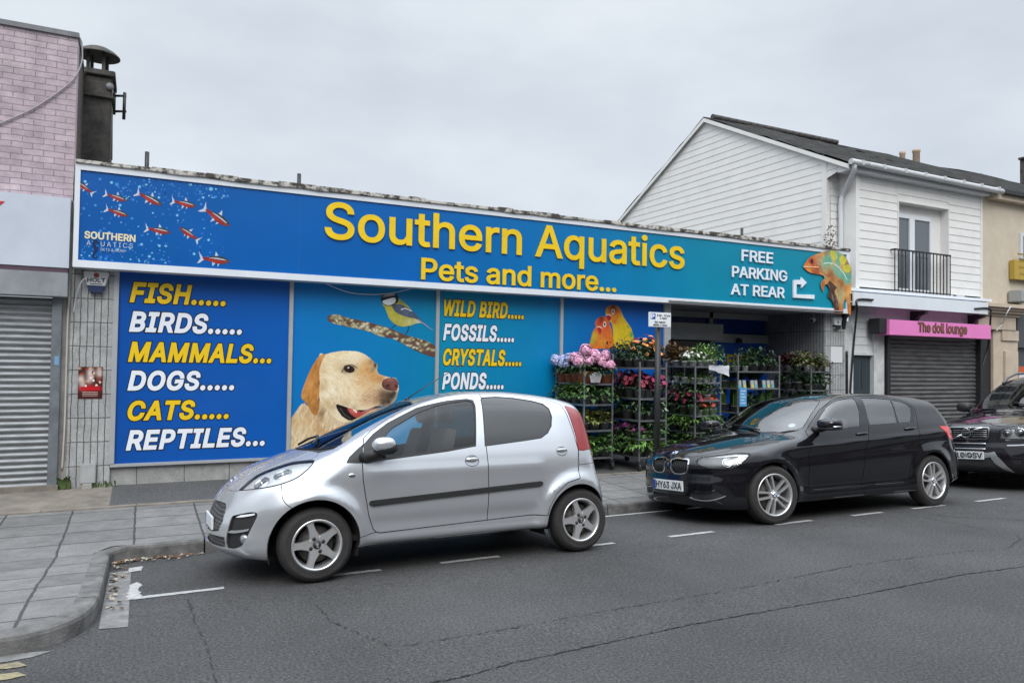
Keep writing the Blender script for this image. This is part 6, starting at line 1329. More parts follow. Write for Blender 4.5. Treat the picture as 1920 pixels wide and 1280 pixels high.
for a, b_, yy in ((.86, 1.22, .36), (.84, 1.18, -.25)):
    q = PEU.above([(.80, abs(yy)), (1.05, abs(yy)-.24 if yy < 0 else abs(yy)+.02)]); m = MB(); m.tube([(q[0][0], yy, q[0][2]+.02), (.86, yy*.6, PEU.above([(.86, abs(yy*.6))])[0][2]+.025), (.90, yy-.35*np.sign(yy) if yy > 0 else yy+.3, PEU.above([(.90, .05)])[0][2]+.02)], .011, 6); m.build('wiper', BLACK, pe)
e = [(-.02, -.03), (.0, -.02), (-.012, 0), (-.026, .008), (-.008, .036), (.012, .03), (.022, .012), (.010, -.006), (.022, -.026), (.008, -.036), (.0, -.026)]
q = PEU.above([(.20, 0)])[0]; m = MB(); m.prism(e, -.003, .003); em = m.build('emblem', CHROME, pe); nq = Vector(PEU.normal(q[None])[0]); tz = Vector((-nq.z*-1, 0, -nq.x)).normalized(); mm_ = Matrix((Vector((0, -1, 0)), -nq, tz)).transposed().to_4x4(); mm_.translation = Vector((q[0], 0, q[2]))+nq*.004; em.matrix_local = mm_

# ---------------------------------------------------------------- black hatchback
bm_ = car_root('parked_car', 5.40, 5.91, 1.765/2, 'glossy black five door hatchback with twin grilles parked beyond the silver car')
c = Car(BMW); g = c.c3; vm = math.pi/2*BMW.K; up = -.9*math.pi/2; dy = .065
sh_ = lambda P, d=dy: [(a, b+d, e) for a, b, e in P]
hl = g([(.102, .40, .685), (.149, .43, .732), (.189, .50, .741), (.295, .625, .761), (.389, .707, .775), (.47, .775, .774), (.505, .807, .757), (.44, .805, .706), (.369, .785, .653), (.321, .755, .620), (.268, .719, .606), (.17, .613, .608), (.128, .537, .62), (.101, .458, .651)], 2)
kd = g(sh_([(.051, -.035, .679), (.067, -.03, .697), (.076, .0, .709), (.085, .12, .714), (.095, .213, .712), (.081, .25, .691), (.049, .26, .607), (.05, .22, .557), (.037, .099, .538), (.033, .022, .552), (.026, -.015, .603)]), 3)
kin = g(sh_([(.051, -.018, .675), (.067, -.012, .688), (.076, .01, .698), (.085, .12, .702), (.095, .20, .699), (.081, .232, .685), (.049, .243, .61), (.05, .208, .568), (.037, .099, .550), (.033, .032, .562), (.026, .002, .608)]), 3)
ink = g([(.048, .34, .375), (.06, .40, .383), (.164, .616, .391), (.185, .66, .375), (.232, .70, .335), (.23, .70, .314), (.10, .48, .297), (.046, .33, .295)])
inc = c.nose([(0, .315), (.30, .315), (.315, .285), (0, .285)]); inc[0][1] = -vm; inc[-1][1] = -vm
st1 = g([(.051, .345, .377), (.164, .616, .392), (.164, .616, .384), (.051, .345, .367)]); st2 = g([(.05, .33, .300), (.229, .70, .333), (.229, .70, .324), (.05, .33, .291)])
dlo = g([(1.40, .765, .99), (1.515, .765, 1.06), (1.641, .715, 1.125), (1.834, .650, 1.24), (2.014, .605, 1.32), (2.192, .577, 1.36), (2.461, .560, 1.381), (2.728, .552, 1.386), (3.048, .588, 1.361), (3.247, .622, 1.330), (3.356, .665, 1.281), (3.378, .710, 1.212), (3.312, .768, 1.110), (3.234, .806, 1.037), (2.424, .808, 1.018), (1.948, .816, .991)])
gF = g([(1.55, .785, 1.02), (1.63, .75, 1.09), (1.7, .72, 1.138), (1.902, .651, 1.257), (2.086, .615, 1.321), (2.248, .598, 1.347), (2.446, .588, 1.36), (2.39, .70, 1.2), (2.257, .809, 1.021), (1.968, .814, 1.003)])
gR = g([(2.577, .593, 1.359), (2.827, .595, 1.357), (3.071, .62, 1.335), (3.01, .72, 1.19), (2.937, .803, 1.044), (2.437, .805, 1.032), (2.51, .70, 1.2)]); gQ = g([(3.094, .624, 1.332), (3.22, .647, 1.308), (3.317, .672, 1.274), (3.341, .705, 1.223), (3.285, .751, 1.142), (3.183, .802, 1.05), (2.963, .805, 1.043), (3.03, .72, 1.19)])
dF = g([(1.311, .85, .323), (1.324, .856, .714), (1.40, .78, .975), (1.515, .755, 1.07), (1.767, .655, 1.215), (2.072, .585, 1.340), (2.336, .55, 1.380), (2.52, .545, 1.388), (2.47, .68, 1.22), (2.413, .806, 1.029), (2.30, .875, .842), (2.231, .868, .675), (2.168, .848, .334)])
dR = g([(2.52, .545, 1.388), (2.80, .545, 1.392), (3.127, .585, 1.361), (3.371, .64, 1.305), (3.415, .712, 1.212), (3.30, .812, 1.033), (3.22, .867, .809), (3.175, .882, .685), (3.033, .875, .542), (2.996, .859, .371), (2.168, .848, .334), (2.231, .868, .675), (2.30, .875, .842), (2.413, .806, 1.029), (2.47, .68, 1.22)])
rl = g([(3.70, .83, .985), (3.90, .79, .965), (4.15, .62, .95), (4.2, .5, .93), (4.22, .5, .82), (4.13, .72, .79), (3.93, .83, .80), (3.84, .85, .83)])
ws = g([(1.10, 0, .985), (1.13, .3, .985), (1.25, .55, .995), (1.44, .69, 1.025), (1.66, .61, 1.165), (1.90, .535, 1.305), (1.965, .50, 1.345), (1.985, .3, 1.37), (1.99, 0, 1.385)]); ws[0][1] = vm; ws[-1][1] = vm
hood = g([(.085, 0, .735), (.098, .15, .735), (.12, .30, .73), (.158, .40, .747), (.209, .48, .765), (.359, .607, .790), (.551, .60, .842), (.83, .61, .90), (1.15, .66, .948), (1.25, .62, .968), (1.10, .3, .975), (1.06, 0, .977)]); hood[0][1] = vm; hood[-1][1] = vm
cowl = g([(1.06, 0, .977), (1.10, .3, .975), (1.25, .62, .968), (1.40, .70, 1.0), (1.25, .55, .995), (1.13, .3, .985), (1.10, 0, .985)]); cowl[0][1] = vm; cowl[-1][1] = vm
rw = g([(4.06, 0, 1.33), (4.05, .45, 1.30), (4.03, .53, 1.26), (4.17, .62, .99), (4.22, .4, .96), (4.23, 0, .96)]); rw[0][1] = vm
for i in (0, 1): c.region('arch', c.wheel_poly(i, BMW.ra))
c.region('kin', kin); c.region('kidney', kd); c.gap('gap', hl, .010, True); c.region('lens', hl); c.region('st1', st1); c.region('st2', st2); c.region('intake', ink); c.region('intakec', inc)
c.region('glassF', gF); c.region('glassR', gR); c.region('glassQ', gQ); c.region('dlo', dlo); c.gap('gap', dF, .007, True); c.gap('gap', dR, .007, True); c.region('doorF', dF); c.region('doorR', dR); c.region('lamp', rl); c.region('windscreen', ws); c.gap('seal', ws, .022); c.region('cowl', cowl); c.gap('gap', hood, .007); c.region('hood', hood); c.region('rear_window', rw)
c.gap('gap', g([(1.12, .872, .325), (1.8, .86, .335), (2.4, .86, .352), (3.0, .86, .372)]), .006)
c.cut()
c.mesh('body', 'body', BLACKP, bm_); c.mesh('panel_gap', 'gap', SHUTL, bm_, -.006, 0); c.mesh('underbody', 'under', UNDER, bm_, 0, 0); c.mesh('inner_trim', ['body', 'doorF', 'doorR', 'gap', 'dlo'], INT, bm_, -.02, 0)
c.mesh('bonnet', 'hood', BLACKP, bm_); c.mesh('windscreen', 'windscreen', glass_mat('windscreen_glass', (.74, .80, .80), .15), bm_, -.004, 0); c.mesh('seal', 'seal', TRIM, bm_, -.003, .006); c.mesh('cowl_panel', 'cowl', TRIM, bm_, -.012, 0); c.mesh('rear_window', 'rear_window', GLASSD, bm_, -.004, 0); c.mesh('lower_grille', 'intakec', TRIM, bm_, -.015, 0)
GLB = glass_mat('side_glass', (.82, .88, .88), .17)
for sd in ('near', 'far'):
    sy = -1 if sd == 'near' else 1
    d1 = c.mesh('door', 'doorF', BLACKP, bm_, sides=sd); c.mesh('window', 'glassF', GLB, d1, -.006, 0, sd); d2 = c.mesh('door', 'doorR', BLACKP, bm_, sides=sd); c.mesh('window', 'glassR', GLB, d2, -.006, 0, sd); c.mesh('quarter_window', 'glassQ', GLB, d2, -.006, 0, sd)
    c.mesh('window_frame', 'dlo', mat('gloss_black_trim', (.010, .010, .011), .2), bm_, -.002, .008, sd)
    h_ = c.mesh('headlight', 'lens', LENS, bm_, .0, 0, sd); c.mesh('reflector', 'lens', mat('smoked_reflector', (.15, .145, .14), .3, metal=.4), h_, -.022, -.020, sd)
    k_ = c.mesh('kidney_grille', 'kidney', CHROME, bm_, .006, .02, sd); c.mesh('grille_insert', 'kin', SHUTL, k_, -.03, 0, sd)
    m = MB()
    for i in range(8):
        yy = .075+i*.030; q = BMW.front([(yy, .685), (yy, .62), (yy, .57)]); m.tube([(a[0]+.012, sy*a[1], a[2]) for a in q], .004, 5)
    m.build('grille_slats', TRIM, k_)
    c.mesh('intake', 'intake', TRIM, bm_, -.02, 0, sd); c.mesh('chrome_strip', 'st1', CHROME, bm_, .003, .02, sd); c.mesh('chrome_strip', 'st2', SPLASTIC, bm_, .003, .02, sd); c.mesh('tail_light', 'lamp', REDL2, bm_, .004, .01, sd)
    m = MB(); m.lathe([(0, 0), (.035, .003), (.046, .012), (.05, .03)], 20, axis='x'); fl = m.build('fog_light', mat('fog_lens', (.30, .31, .32), .12, metal=.5, coat=1.), bm_); fl.scale = (.85, .85, .85); fl.location = (.222, sy*.655, .378); fl.rotation_euler = (0, 0, -sy*R(38))
    for (x_, z_, r_) in ((.27, .685, .045), (.40, .69, .050)):
        pp = BMW.side([(x_, z_)])[0]; nn_ = BMW.normal(pp[None])[0]; pp = pp-nn_*.021; m = MB(); ellip(m, (0, 0, 0), (r_, r_, .014), 18, 8); m.lathe([(r_*1.0, 0), (r_*1.12, .010), (r_*1.22, 0)], 20); ellip(m, (0, 0, .006), (r_*.35, r_*.35, .014), 12, 8); b_ = m.build('bulb_bowl', CHROME, h_); b_.location = (pp[0], sy*pp[1], pp[2]); b_.rotation_euler = Vector((nn_[0], sy*nn_[1], nn_[2])).to_track_quat('Z', 'Y').to_euler()
    top_edge = g([(.149, .43, .726), (.189, .50, .735), (.295, .625, .755), (.389, .707, .769), (.49, .795, .76), (.48, .795, .745), (.389, .71, .75), (.295, .63, .735)])
    q3 = BMW.point(*top_edge.T); n3 = BMW.normal(q3); q3 = q3-n3*.012; MB().add([tuple(a*[1, sy, 1]) for a in q3], [tuple(range(len(q3)))]).build('lamp_brow', BOWL, h_)
    q = BMW.side([(2.24, .925), (3.11, .962)])
    for k, d_ in enumerate((d1, d2)):
        m = MB(); m.tube([(-.10, .0, .0), (-.07, .022, .004), (.07, .022, .010), (.105, 0, .008)], .011, 8); hnd = m.build('handle', BLACKP, d_); hnd.location = (q[k][0], sy*(q[k][1]-.004), q[k][2]); hnd.scale = (1, sy, 1.2)
        m = MB(); ellip(m, (0, 0, 0), (.075, .004, .026), 16, 6); hb_ = m.build('handle_bowl', TRIM, d_); hb_.location = (q[k][0], sy*(q[k][1]-.001), q[k][2]-.012)
    mi = empty('mirror', (1.545, sy*.985, 1.052), 0, bm_); m = MB(); ellip(m, (0, 0, .006), (.125, .125, .066), 20, 12, .7, sy*.05); m.build('mirror_cap', BLACKP, mi)
    m = MB(); ellip(m, (0, 0, -.040), (.120, .12, .022), 18, 8, .7, sy*.05); m.tube([(0, -sy*.08, -.045), (-.02, -sy*.16, -.055), (-.03, -sy*.21, -.06)], [.03, .035, .045], 8); m.build('mirror_base', TRIM, mi)
    m = MB(); m.add([(-.03, sy*.118, -.018), (.10, sy*.085, -.012), (.10, sy*.088, -.028), (-.03, sy*.121, -.032)], [(0, 1, 2, 3)]); m.tube([(-.08, sy*.110, -.022), (0, sy*.124, -.022), (.085, sy*.105, -.020)], .009, 6); m.build('indicator', CHROME, mi)
    for x_, z_, i in ((.775, .318, 0), (3.46, .318, 1)): wheel(bm_, x_, sy*.868, z_, .318, .226, .19, 'vee', sy, R(18) if i == 0 else R(2), sy*0+(R(-7) if i == 0 else 0))
    for i in (0, 1): arch_liner(bm_, BMW.wheels[i][0], BMW.wheels[i][1], BMW.ra+.004, .86, sy)
seats(bm_, (2.12, 3.0), .60, .78, INT); MB().box(1.2, 1.72, -.68, .68, .6, .92).build('dashboard', INT, bm_, bevel=.05)
m = MB(); m.lathe([(.17, -.012), (.187, 0), (.17, .012), (.153, 0), (.17, -.012)], 24, axis='x'); sw = m.build('steering_wheel', TRIM, bm_); sw.location = (1.78, .36, .93); sw.rotation_euler = (0, R(-25), 0)
MB().box(.6, 4.0, -.74, .74, .27, .31).build('floor_pan', UNDER, bm_)
number_plate(bm_, .018, -.26, .26, .355, .468, 'HY63 JXA')
def roundel(par, loc, rot, r):
    e_ = empty('badge', loc, 0, par); e_.rotation_euler = rot
    MB().lathe([(0, 0), (r, 0), (r*1.05, -.003)], 20, axis='y').build('ring', mat('badge_black', (.02, .02, .022), .3), e_)
    for k in range(4): MB().prism([(0, 0)]+[(r*.62*math.cos(k*math.pi/2+j*math.pi/12), r*.62*math.sin(k*math.pi/2+j*math.pi/12)) for j in range(7)], -.004, -.001).build('quarter', PLB if k % 2 else PLW, e_)
    MB().lathe([(r*.98, -.004), (r*1.06, -.002), (r*1.06, .002)], 20, axis='y').build('rim', CHROME, e_)
q = BMW.above([(.135, 0)])[0]; roundel(bm_, (q[0], 0, q[2]+.003), (R(-58), 0, R(-90)), .041)
for yy in (.25, -.3):
    q = BMW.above([(1.16, abs(yy)), (1.22, abs(yy)+.2 if yy > 0 else .1)]); MB().tube([(q[0][0], yy, q[0][2]+.02), (q[1][0], yy+.3, BMW.above([(1.22, abs(yy+.3))])[0][2]+.018), (1.25, yy+.42 if yy > 0 else yy+.5, BMW.above([(1.25, abs(yy+.45))])[0][2]+.018)], .011, 6).build('wiper', BLACK, bm_)
pq = BMW.solve(np.array([[1.5, .52, .7]]), np.array([[-.3, 0, .954]]))[0]; q = BMW.above([(1.42, .55)])[0]; nn_ = BMW.normal(q[None])[0]
m = MB(); m.lathe([(0, 0), (.042, 0)], 20); dsk = m.build('tax_disc', PLW, bm_, fix=False); dsk.location = (q[0]+.006, -q[1], q[2]-.004); dsk.rotation_euler = Vector((nn_[0], -nn_[1], nn_[2])).to_track_quat('Z', 'Y').to_euler()

# ---------------------------------------------------------------- dark estate at the right edge
vo_ = car_root('parked_car', 11.0, 5.91, .95, 'large dark plum four by four with chrome slatted grille, cut by the right edge')
c = Car(VOL, .036); g = c.c3; vm = math.pi/2*VOL.K
gr = c.nose([(0, .922), (.2, .919), (.311, .913), (.33, .882), (.322, .77), (.285, .735), (0, .732)]); gin = c.nose([(0, .905), (.2, .902), (.298, .897), (.308, .875), (.302, .775), (.27, .752), (0, .750)])
for a in (gr, gin): a[0][1] = vm if a[0][1] > 0 else a[0][1]; 
gr2 = np.concatenate([[[gr[0][0], vm]], gr[1:-1], [[gr[-1][0], vm if gr[-1][1] > 0 else -vm]]]) if False else gr
def close_nose(P, sh): # both ends on the centre line
    P = P.copy()
    return P
hl = g([(.094, .419, .745), (.119, .453, .867), (.153, .509, .904), (.305, .686, .952), (.45, .80, .965), (.52, .87, .95), (.45, .90, .82), (.30, .80, .745), (.212, .719, .742)])
slot = c.nose([(0, .672), (.285, .672), (.262, .606), (0, .606)]); skid = g([(.02, .175, .566), (.045, .397, .568), (.046, .43, .498), (.11, .52, .36), (.166, .575, .277), (.11, .47, .325), (.044, .383, .407), (.029, .34, .488), (.013, .172, .483)]); sk0 = c.nose([(0, .566), (.175, .566), (.172, .483), (0, .483)])
st1 = g([(.107, .542, .664), (.195, .721, .672), (.30, .82, .675), (.30, .82, .662), (.195, .721, .658), (.107, .542, .650)]); fogr = g([(.09, .56, .475), (.16, .70, .478), (.16, .70, .39), (.12, .60, .385)])
low = c.nose([(0, .475), (.33, .475), (.39, .40), (.56, .29), (.5, .27), (0, .27)])
dlo = g([(1.45, .86, 1.16), (1.7, .80, 1.33), (2.0, .73, 1.52), (2.25, .69, 1.62), (2.8, .67, 1.66), (4.2, .66, 1.64), (4.35, .72, 1.5), (4.3, .86, 1.2), (2.6, .88, 1.17)])
ws = g([(1.30, 0, 1.175), (1.36, .4, 1.18), (1.48, .70, 1.185), (1.56, .76, 1.20), (1.82, .69, 1.38), (2.08, .63, 1.55), (2.16, .58, 1.60), (2.17, .3, 1.645), (2.17, 0, 1.655)]); ws[0][1] = vm; ws[-1][1] = vm
hood = g([(.12, 0, .955), (.125, .36, .945), (.15, .46, .925), (.32, .66, .965), (.55, .74, 1.0), (1.0, .76, 1.075), (1.45, .78, 1.155), (1.36, .5, 1.165), (1.26, 0, 1.16)]); hood[0][1] = vm; hood[-1][1] = vm
for P in (gr, gin, slot, low, sk0):
    for i in (0, -1): P[i][1] = vm if P[i][1] > 0 else -vm
bumper = g([(.05, 0, .70), (.06, .30, .70), (.10, .52, .70), (.2, .72, .71), (.42, .89, .72), (.52, .93, .60), (.50, .93, .30), (.1, .5, .2), (.1, 0, .2)]); bumper[0][1] = -vm; bumper[-1][1] = -vm
for i in (0, 1): c.region('arch', c.wheel_poly(i, VOL.ra))
c.region('gin', gin); c.region('grille', gr); c.gap('gap', hl, .012, True); c.region('lens', hl); c.region('slot', slot); c.region('skid', skid); c.region('skid', sk0); c.region('st1', st1); c.region('fogr', fogr); c.region('low', low); c.region('dlo', dlo); c.region('windscreen', ws); c.gap('seal', ws, .025); c.gap('gap', hood, .009); c.region('hood', hood)
c.gap('gap', g([(.05, .0, .705), (.06, .30, .705), (.10, .52, .705), (.2, .72, .71), (.36, .86, .72)]), .008); c.gap('gap', g([(.04, .42, .522), (.168, .726, .53), (.40, .90, .535)]), .007)
c.cut()
c.mesh('body', 'body', NAVYB, vo_); c.mesh('panel_gap', 'gap', SHUTL, vo_, -.006, 0); c.mesh('underbody', 'under', UNDER, vo_, 0, 0); c.mesh('inner_trim', ['body', 'gap'], INT, vo_, -.02, 0); c.mesh('bonnet', 'hood', NAVYB, vo_)
c.mesh('windscreen', 'windscreen', glass_mat('windscreen_glass', (.7, .76, .72), .03), vo_, -.004, 0); c.mesh('seal', 'seal', TRIM, vo_, -.003, .006)
DCHR = mat('dull_chrome', (.30, .30, .31), .25, metal=1.); k_ = c.mesh('grille', 'grille', DCHR, vo_, .012, .03); c.mesh('grille_insert', 'gin', SHUTL, k_, -.02, 0)
m = MB()
for zz in (.782, .812, .842, .872): q = VOL.front([(a, zz) for a in (0, .1, .2, .29)]); P = [tuple(a*[1, -1, 1]-np.array([.006, 0, 0])) for a in q[::-1]]+[tuple(a-np.array([.006, 0, 0])) for a in q[1:]]; m.tube(P, .0055, 6)
m.build('grille_bars', DCHR, k_)
q = VOL.front([(0, .835)])[0]; m = MB(); m.lathe([(.062, -.012), (.074, -.018), (.078, 0), (.062, .0)], 24, c=(q[0]-.012, 0, .832), axis='x'); m.tube([(q[0]-.02, .24, .735), (q[0]-.03, .05, .805)], .013, 6); m.tube([(q[0]-.03, -.05, .858), (q[0]-.0, -.24, .912)], .013, 6); m.tube([(q[0]-.03, -.05, .885), (q[0]-.03, -.10, .915)], .008, 6); m.box(q[0]-.03, q[0]-.012, -.055, .055, .822, .842); m.build('emblem', CHROME, vo_)
lettering_o = number_plate(vo_, .005, -.26, .26, .45, .565, '10 OSV', False, .115)
c.mesh('bumper_slot', 'slot', mat('slot_dark', (.012, .012, .02), .4), vo_, -.02, 0); c.mesh('skid_trim', 'skid', SPLASTIC, vo_, .008, .02); c.mesh('lower_bumper', 'low', mat('dark_grey_plastic', (.035, .036, .038), .6), vo_, -.005, 0)
for zz in (.678, .604): q = VOL.front([(a, zz) for a in (0, .1, .2, .28)]); MB().tube([tuple(a*[1, -1, 1]-np.array([.004, 0, 0])) for a in q[::-1]]+[tuple(a-np.array([.004, 0, 0])) for a in q[1:]], .008, 6).build('chrome_strip', CHROME, vo_)
for sd in ('near', 'far'):
    sy = -1 if sd == 'near' else 1
    h_ = c.mesh('headlight', 'lens', LENS, vo_, 0, 0, sd); c.mesh('reflector', 'lens', mat('pale_reflector', (.42, .42, .38), .3, metal=.5, noise=.4, nscale=14), h_, -.05, 0, sd); c.mesh('chrome_strip', 'st1', CHROME, vo_, .004, .01, sd); c.mesh('fog_recess', 'fogr', TRIM, vo_, -.015, 0, sd); c.mesh('side_window', 'dlo', GLASSD, vo_, -.004, 0, sd)
    for (yy, zz, r_) in ((.52, .83, .055), (.66, .845, .062)):
        q = VOL.front([(yy, zz)])[0]; m = MB(); ellip(m, (0, 0, 0), (r_*.8, r_*.8, r_*.8), 16, 10); m.lathe([(r_*.82, -.02), (r_*1.15, -.01), (r_*.82, .01)], 20, axis='x'); b_ = m.build('bulb_bowl', CHROME, h_); b_.location = (q[0]+.06, sy*q[1], q[2]); b_.rotation_euler = (0, 0, -sy*R(25))
    m = MB(); ellip(m, (1.70, sy*1.03, 1.215), (.10, .12, .085), 18, 10, .75); m.tube([(1.70, sy*.95, 1.16), (1.68, sy*.86, 1.13)], [.04, .05], 8); m.build('mirror', TRIM, vo_)
    MB().tube([(2.12, sy*.60, 1.60), (2.3, sy*.61, 1.70), (2.55, sy*.61, 1.765), (3.4, sy*.61, 1.80), (4.3, sy*.60, 1.76)], .020, 8).build('roof_rail', mat('rail_dark', (.10, .10, .105), .4, metal=.5), vo_)
    for x_, i in ((.90, 0), (3.757, 1)): wheel(vo_, x_, sy*.925, .36, .36, .235, .22, 'vee', sy)
    for i in (0, 1): arch_liner(vo_, VOL.wheels[i][0], VOL.wheels[i][1], VOL.ra+.004, .92, sy)
seats(vo_, (2.35, 3.3), .78, .85, mat('cream_seat', (.22, .2, .17), .8)); MB().box(1.45, 1.95, -.75, .75, .8, 1.08).build('dashboard', INT, vo_, bevel=.05); MB().box(.6, 4.5, -.8, .8, .33, .37).build('floor_pan', UNDER, vo_)
for yy in (.3, -.35):
    MB().tube([(VOL.above([(1.33, abs(yy))])[0][0], yy, VOL.above([(1.33, abs(yy))])[0][2]+.02), (1.42, yy+.35, VOL.above([(1.42, abs(yy+.35))])[0][2]+.02), (1.44, yy+.45, VOL.above([(1.44, abs(yy+.45))])[0][2]+.02)], .012, 6).build('wiper', BLACK, vo_)
# ================================================================== PLANT TROLLEYS
random.seed(11)
POTW = mat('white_pot', (.55, .56, .57), .45, noise=.1); POTG = mat('grey_pot', (.10, .10, .10), .5); POTT = mat('terracotta_pot', (.33, .10, .05), .7, noise=.15); SOIL = mat('soil', (.03, .022, .016), .95); SHELF = mat('trolley_shelf', (.12, .125, .13), .6, metal=.3, noise=.25, nscale=12)
def leafmat(n, c): 
    m = mat(n, c, .5, spec=.35, noise=.28, nscale=25); return m
LM = {k: [leafmat('leaf_'+k, c), leafmat('leaf_'+k, tuple(v*.6 for v in c)), leafmat('leaf_'+k, tuple(min(1, v*1.45) for v in c))] for k, c in dict(green=(.055, .12, .028), bright=(.11, .22, .045), yellow=(.16, .18, .045), dark=(.026, .06, .02), blue=(.048, .09, .048), bronze=(.12, .075, .03), plum=(.045, .012, .018), red=(.28, .03, .02), grey=(.17, .20, .17), brown=(.09, .065, .04)).items()}
FM = {k: [mat('petal_'+k, c, .55), mat('petal_'+k, tuple(v*.72 for v in c), .55)] for k, c in dict(pink=(.72, .36, .52), lilac=(.42, .46, .70), peach=(.80, .45, .30), orange=(.78, .30, .08), magenta=(.34, .02, .10), crimson=(.26, .02, .05), purple=(.22, .03, .16), scarlet=(.55, .09, .03), white=(.7, .7, .66)).items()}
def rv(): return Vector((random.gauss(0, 1), random.gauss(0, 1), random.gauss(0, 1))).normalized()
def leaf(mb, p, d, up, L, w, mi, bend=.35):
    s = d.cross(up); s = s.normalized() if s.length > 1e-4 else Vector((1, 0, 0)); n = s.cross(d).normalized()
    a = p+d*L*.45+n*L*.10; b = p+d*L-n*L*bend
    mb.add([p, a+s*w, b, a-s*w, a-n*w*.35], [(0, 1, 4), (1, 2, 4), (2, 3, 4), (3, 0, 4)], mi)
def foliage(n, r, h, L, w, style='dome', z0=.10):
    mb = MB()
    for i in range(n):
        if style == 'dome':
            t = rv(); t.z = abs(t.z)*.9+.05; k = random.uniform(.45, 1.0); p = Vector((t.x*r*k, t.y*r*k, z0+t.z*h*k)); d = (Vector((t.x, t.y, t.z*.6))+rv()*.55).normalized(); leaf(mb, p, d, Vector((0, 0, 1)), L*random.uniform(.6, 1.2), w*random.uniform(.7, 1.2), random.choice((0, 0, 1, 1, 2)))
        elif style == 'trail':
            a = random.uniform(0, 6.3); k = random.uniform(.3, 1.25); p = Vector((math.cos(a)*r*k, math.sin(a)*r*k, z0+h*(1-k*k*.75)*random.uniform(.6, 1))); d = (Vector((math.cos(a), math.sin(a), .1))+rv()*.6).normalized(); leaf(mb, p, d, Vector((0, 0, 1)), L*random.uniform(.6, 1.2), w*random.uniform(.7, 1.2), random.choice((0, 0, 1, 2)))
        elif style == 'grass':
            a = random.uniform(0, 6.3); l = h*random.uniform(.5, 1.1); q = random.uniform(.1, .5); b = Vector((random.uniform(-.03, .03), random.uniform(-.03, .03), z0)); o = Vector((math.cos(a), math.sin(a), 0)); s = Vector((-o.y, o.x, 0))*w
            m1 = b+o*l*q*.3+Vector((0, 0, l*.6)); e = b+o*l*q+Vector((0, 0, l*(1-q*.4))); mb.add([b-s, b+s, m1+s, m1-s, e], [(0, 1, 2, 3), (3, 2, 4)], random.choice((0, 1, 2)))
        else:                                   # upright stems carrying small leaves
            a = random.uniform(0, 6.3); k = random.random()**.5; top = Vector((math.cos(a)*r*k, math.sin(a)*r*k, z0+h*random.uniform(.5, 1.05)))
            for j in range(4):
                t = random.uniform(.25, 1); p = Vector((top.x*t, top.y*t, z0+(top.z-z0)*t)); d = (rv()+Vector((0, 0, .4))).normalized(); leaf(mb, p, d, Vector((0, 0, 1)), L*random.uniform(.6, 1.1), w, random.choice((0, 1, 2)))
    return mb
def mophead(mb, c, r):
    for i in range(70):
        t = rv(); t.z = t.z if t.z > -.5 else -t.z; p = c+t*r*random.uniform(.85, 1.05); s = r*.28; a = t.orthogonal().normalized(); b = t.cross(a); q = random.uniform(0, 1.6); a, b = a*math.cos(q)+b*math.sin(q), b*math.cos(q)-a*math.sin(q)
        mb.add([p+a*s, p+b*s+t*.004, p-a*s, p-b*s+t*.004], [(0, 1, 2, 3)], random.choice((0, 0, 1)))
    ellip(mb, c, (r*.86, r*.86, r*.86), 10, 6); mb.m[-60:] = [1]*60
def blossoms(n, r, h, s, z0=.10, mi=(0, 0, 1)):
    mb = MB()
    for i in range(n):
        t = rv(); t.z = abs(t.z)*.8+.25; t.normalize(); c = Vector((t.x*r, t.y*r, z0+t.z*h*random.uniform(.9, 1.1))); nrm = (t+rv()*.4).normalized(); a = nrm.orthogonal().normalized(); b = nrm.cross(a); k = random.choice(mi)
        for j in range(5):
            q = j*1.2566; d = a*math.cos(q)+b*math.sin(q); e = nrm.cross(d); mb.add([c, c+d*s*.6+e*s*.4+nrm*s*.15, c+d*s, c+d*s*.6-e*s*.4+nrm*s*.15], [(0, 1, 2, 3)], k)
    return mb
def pot_mb(r=.07, h=.11): return MB().lathe([(0, 0), (r*.74, 0), (r*.97, h*.86), (r*1.05, h*.87), (r*1.05, h), (r*.94, h), (r*.92, h*.9), (0, h*.9)], 14)
def make_plant(name, potm, pr, ph, fol, folm, flo=None, flom=None):
    r = empty(name, (0, 0, -50)); pot_mb(pr, ph).build('pot', [potm], r)
    for n_, m_, q in (('foliage', folm, fol), ('flowers', flom, flo)):
        if q is not None: q.build(n_, m_, r, fix=False)
    return r
def hyd(col):
    f = foliage(85, .15, .20, .085, .026, 'dome', .12); mb = MB()
    for i in range(5): a = i*1.3+random.random()*.5; k = .12 if i else .0; mophead(mb, Vector((math.cos(a)*k, math.sin(a)*k, .33+random.uniform(-.04, .04)-(.05 if i else 0))), random.uniform(.066, .084))
    return make_plant('hydrangea', POTT, .10, .14, f, LM['dark'], mb, FM[col])
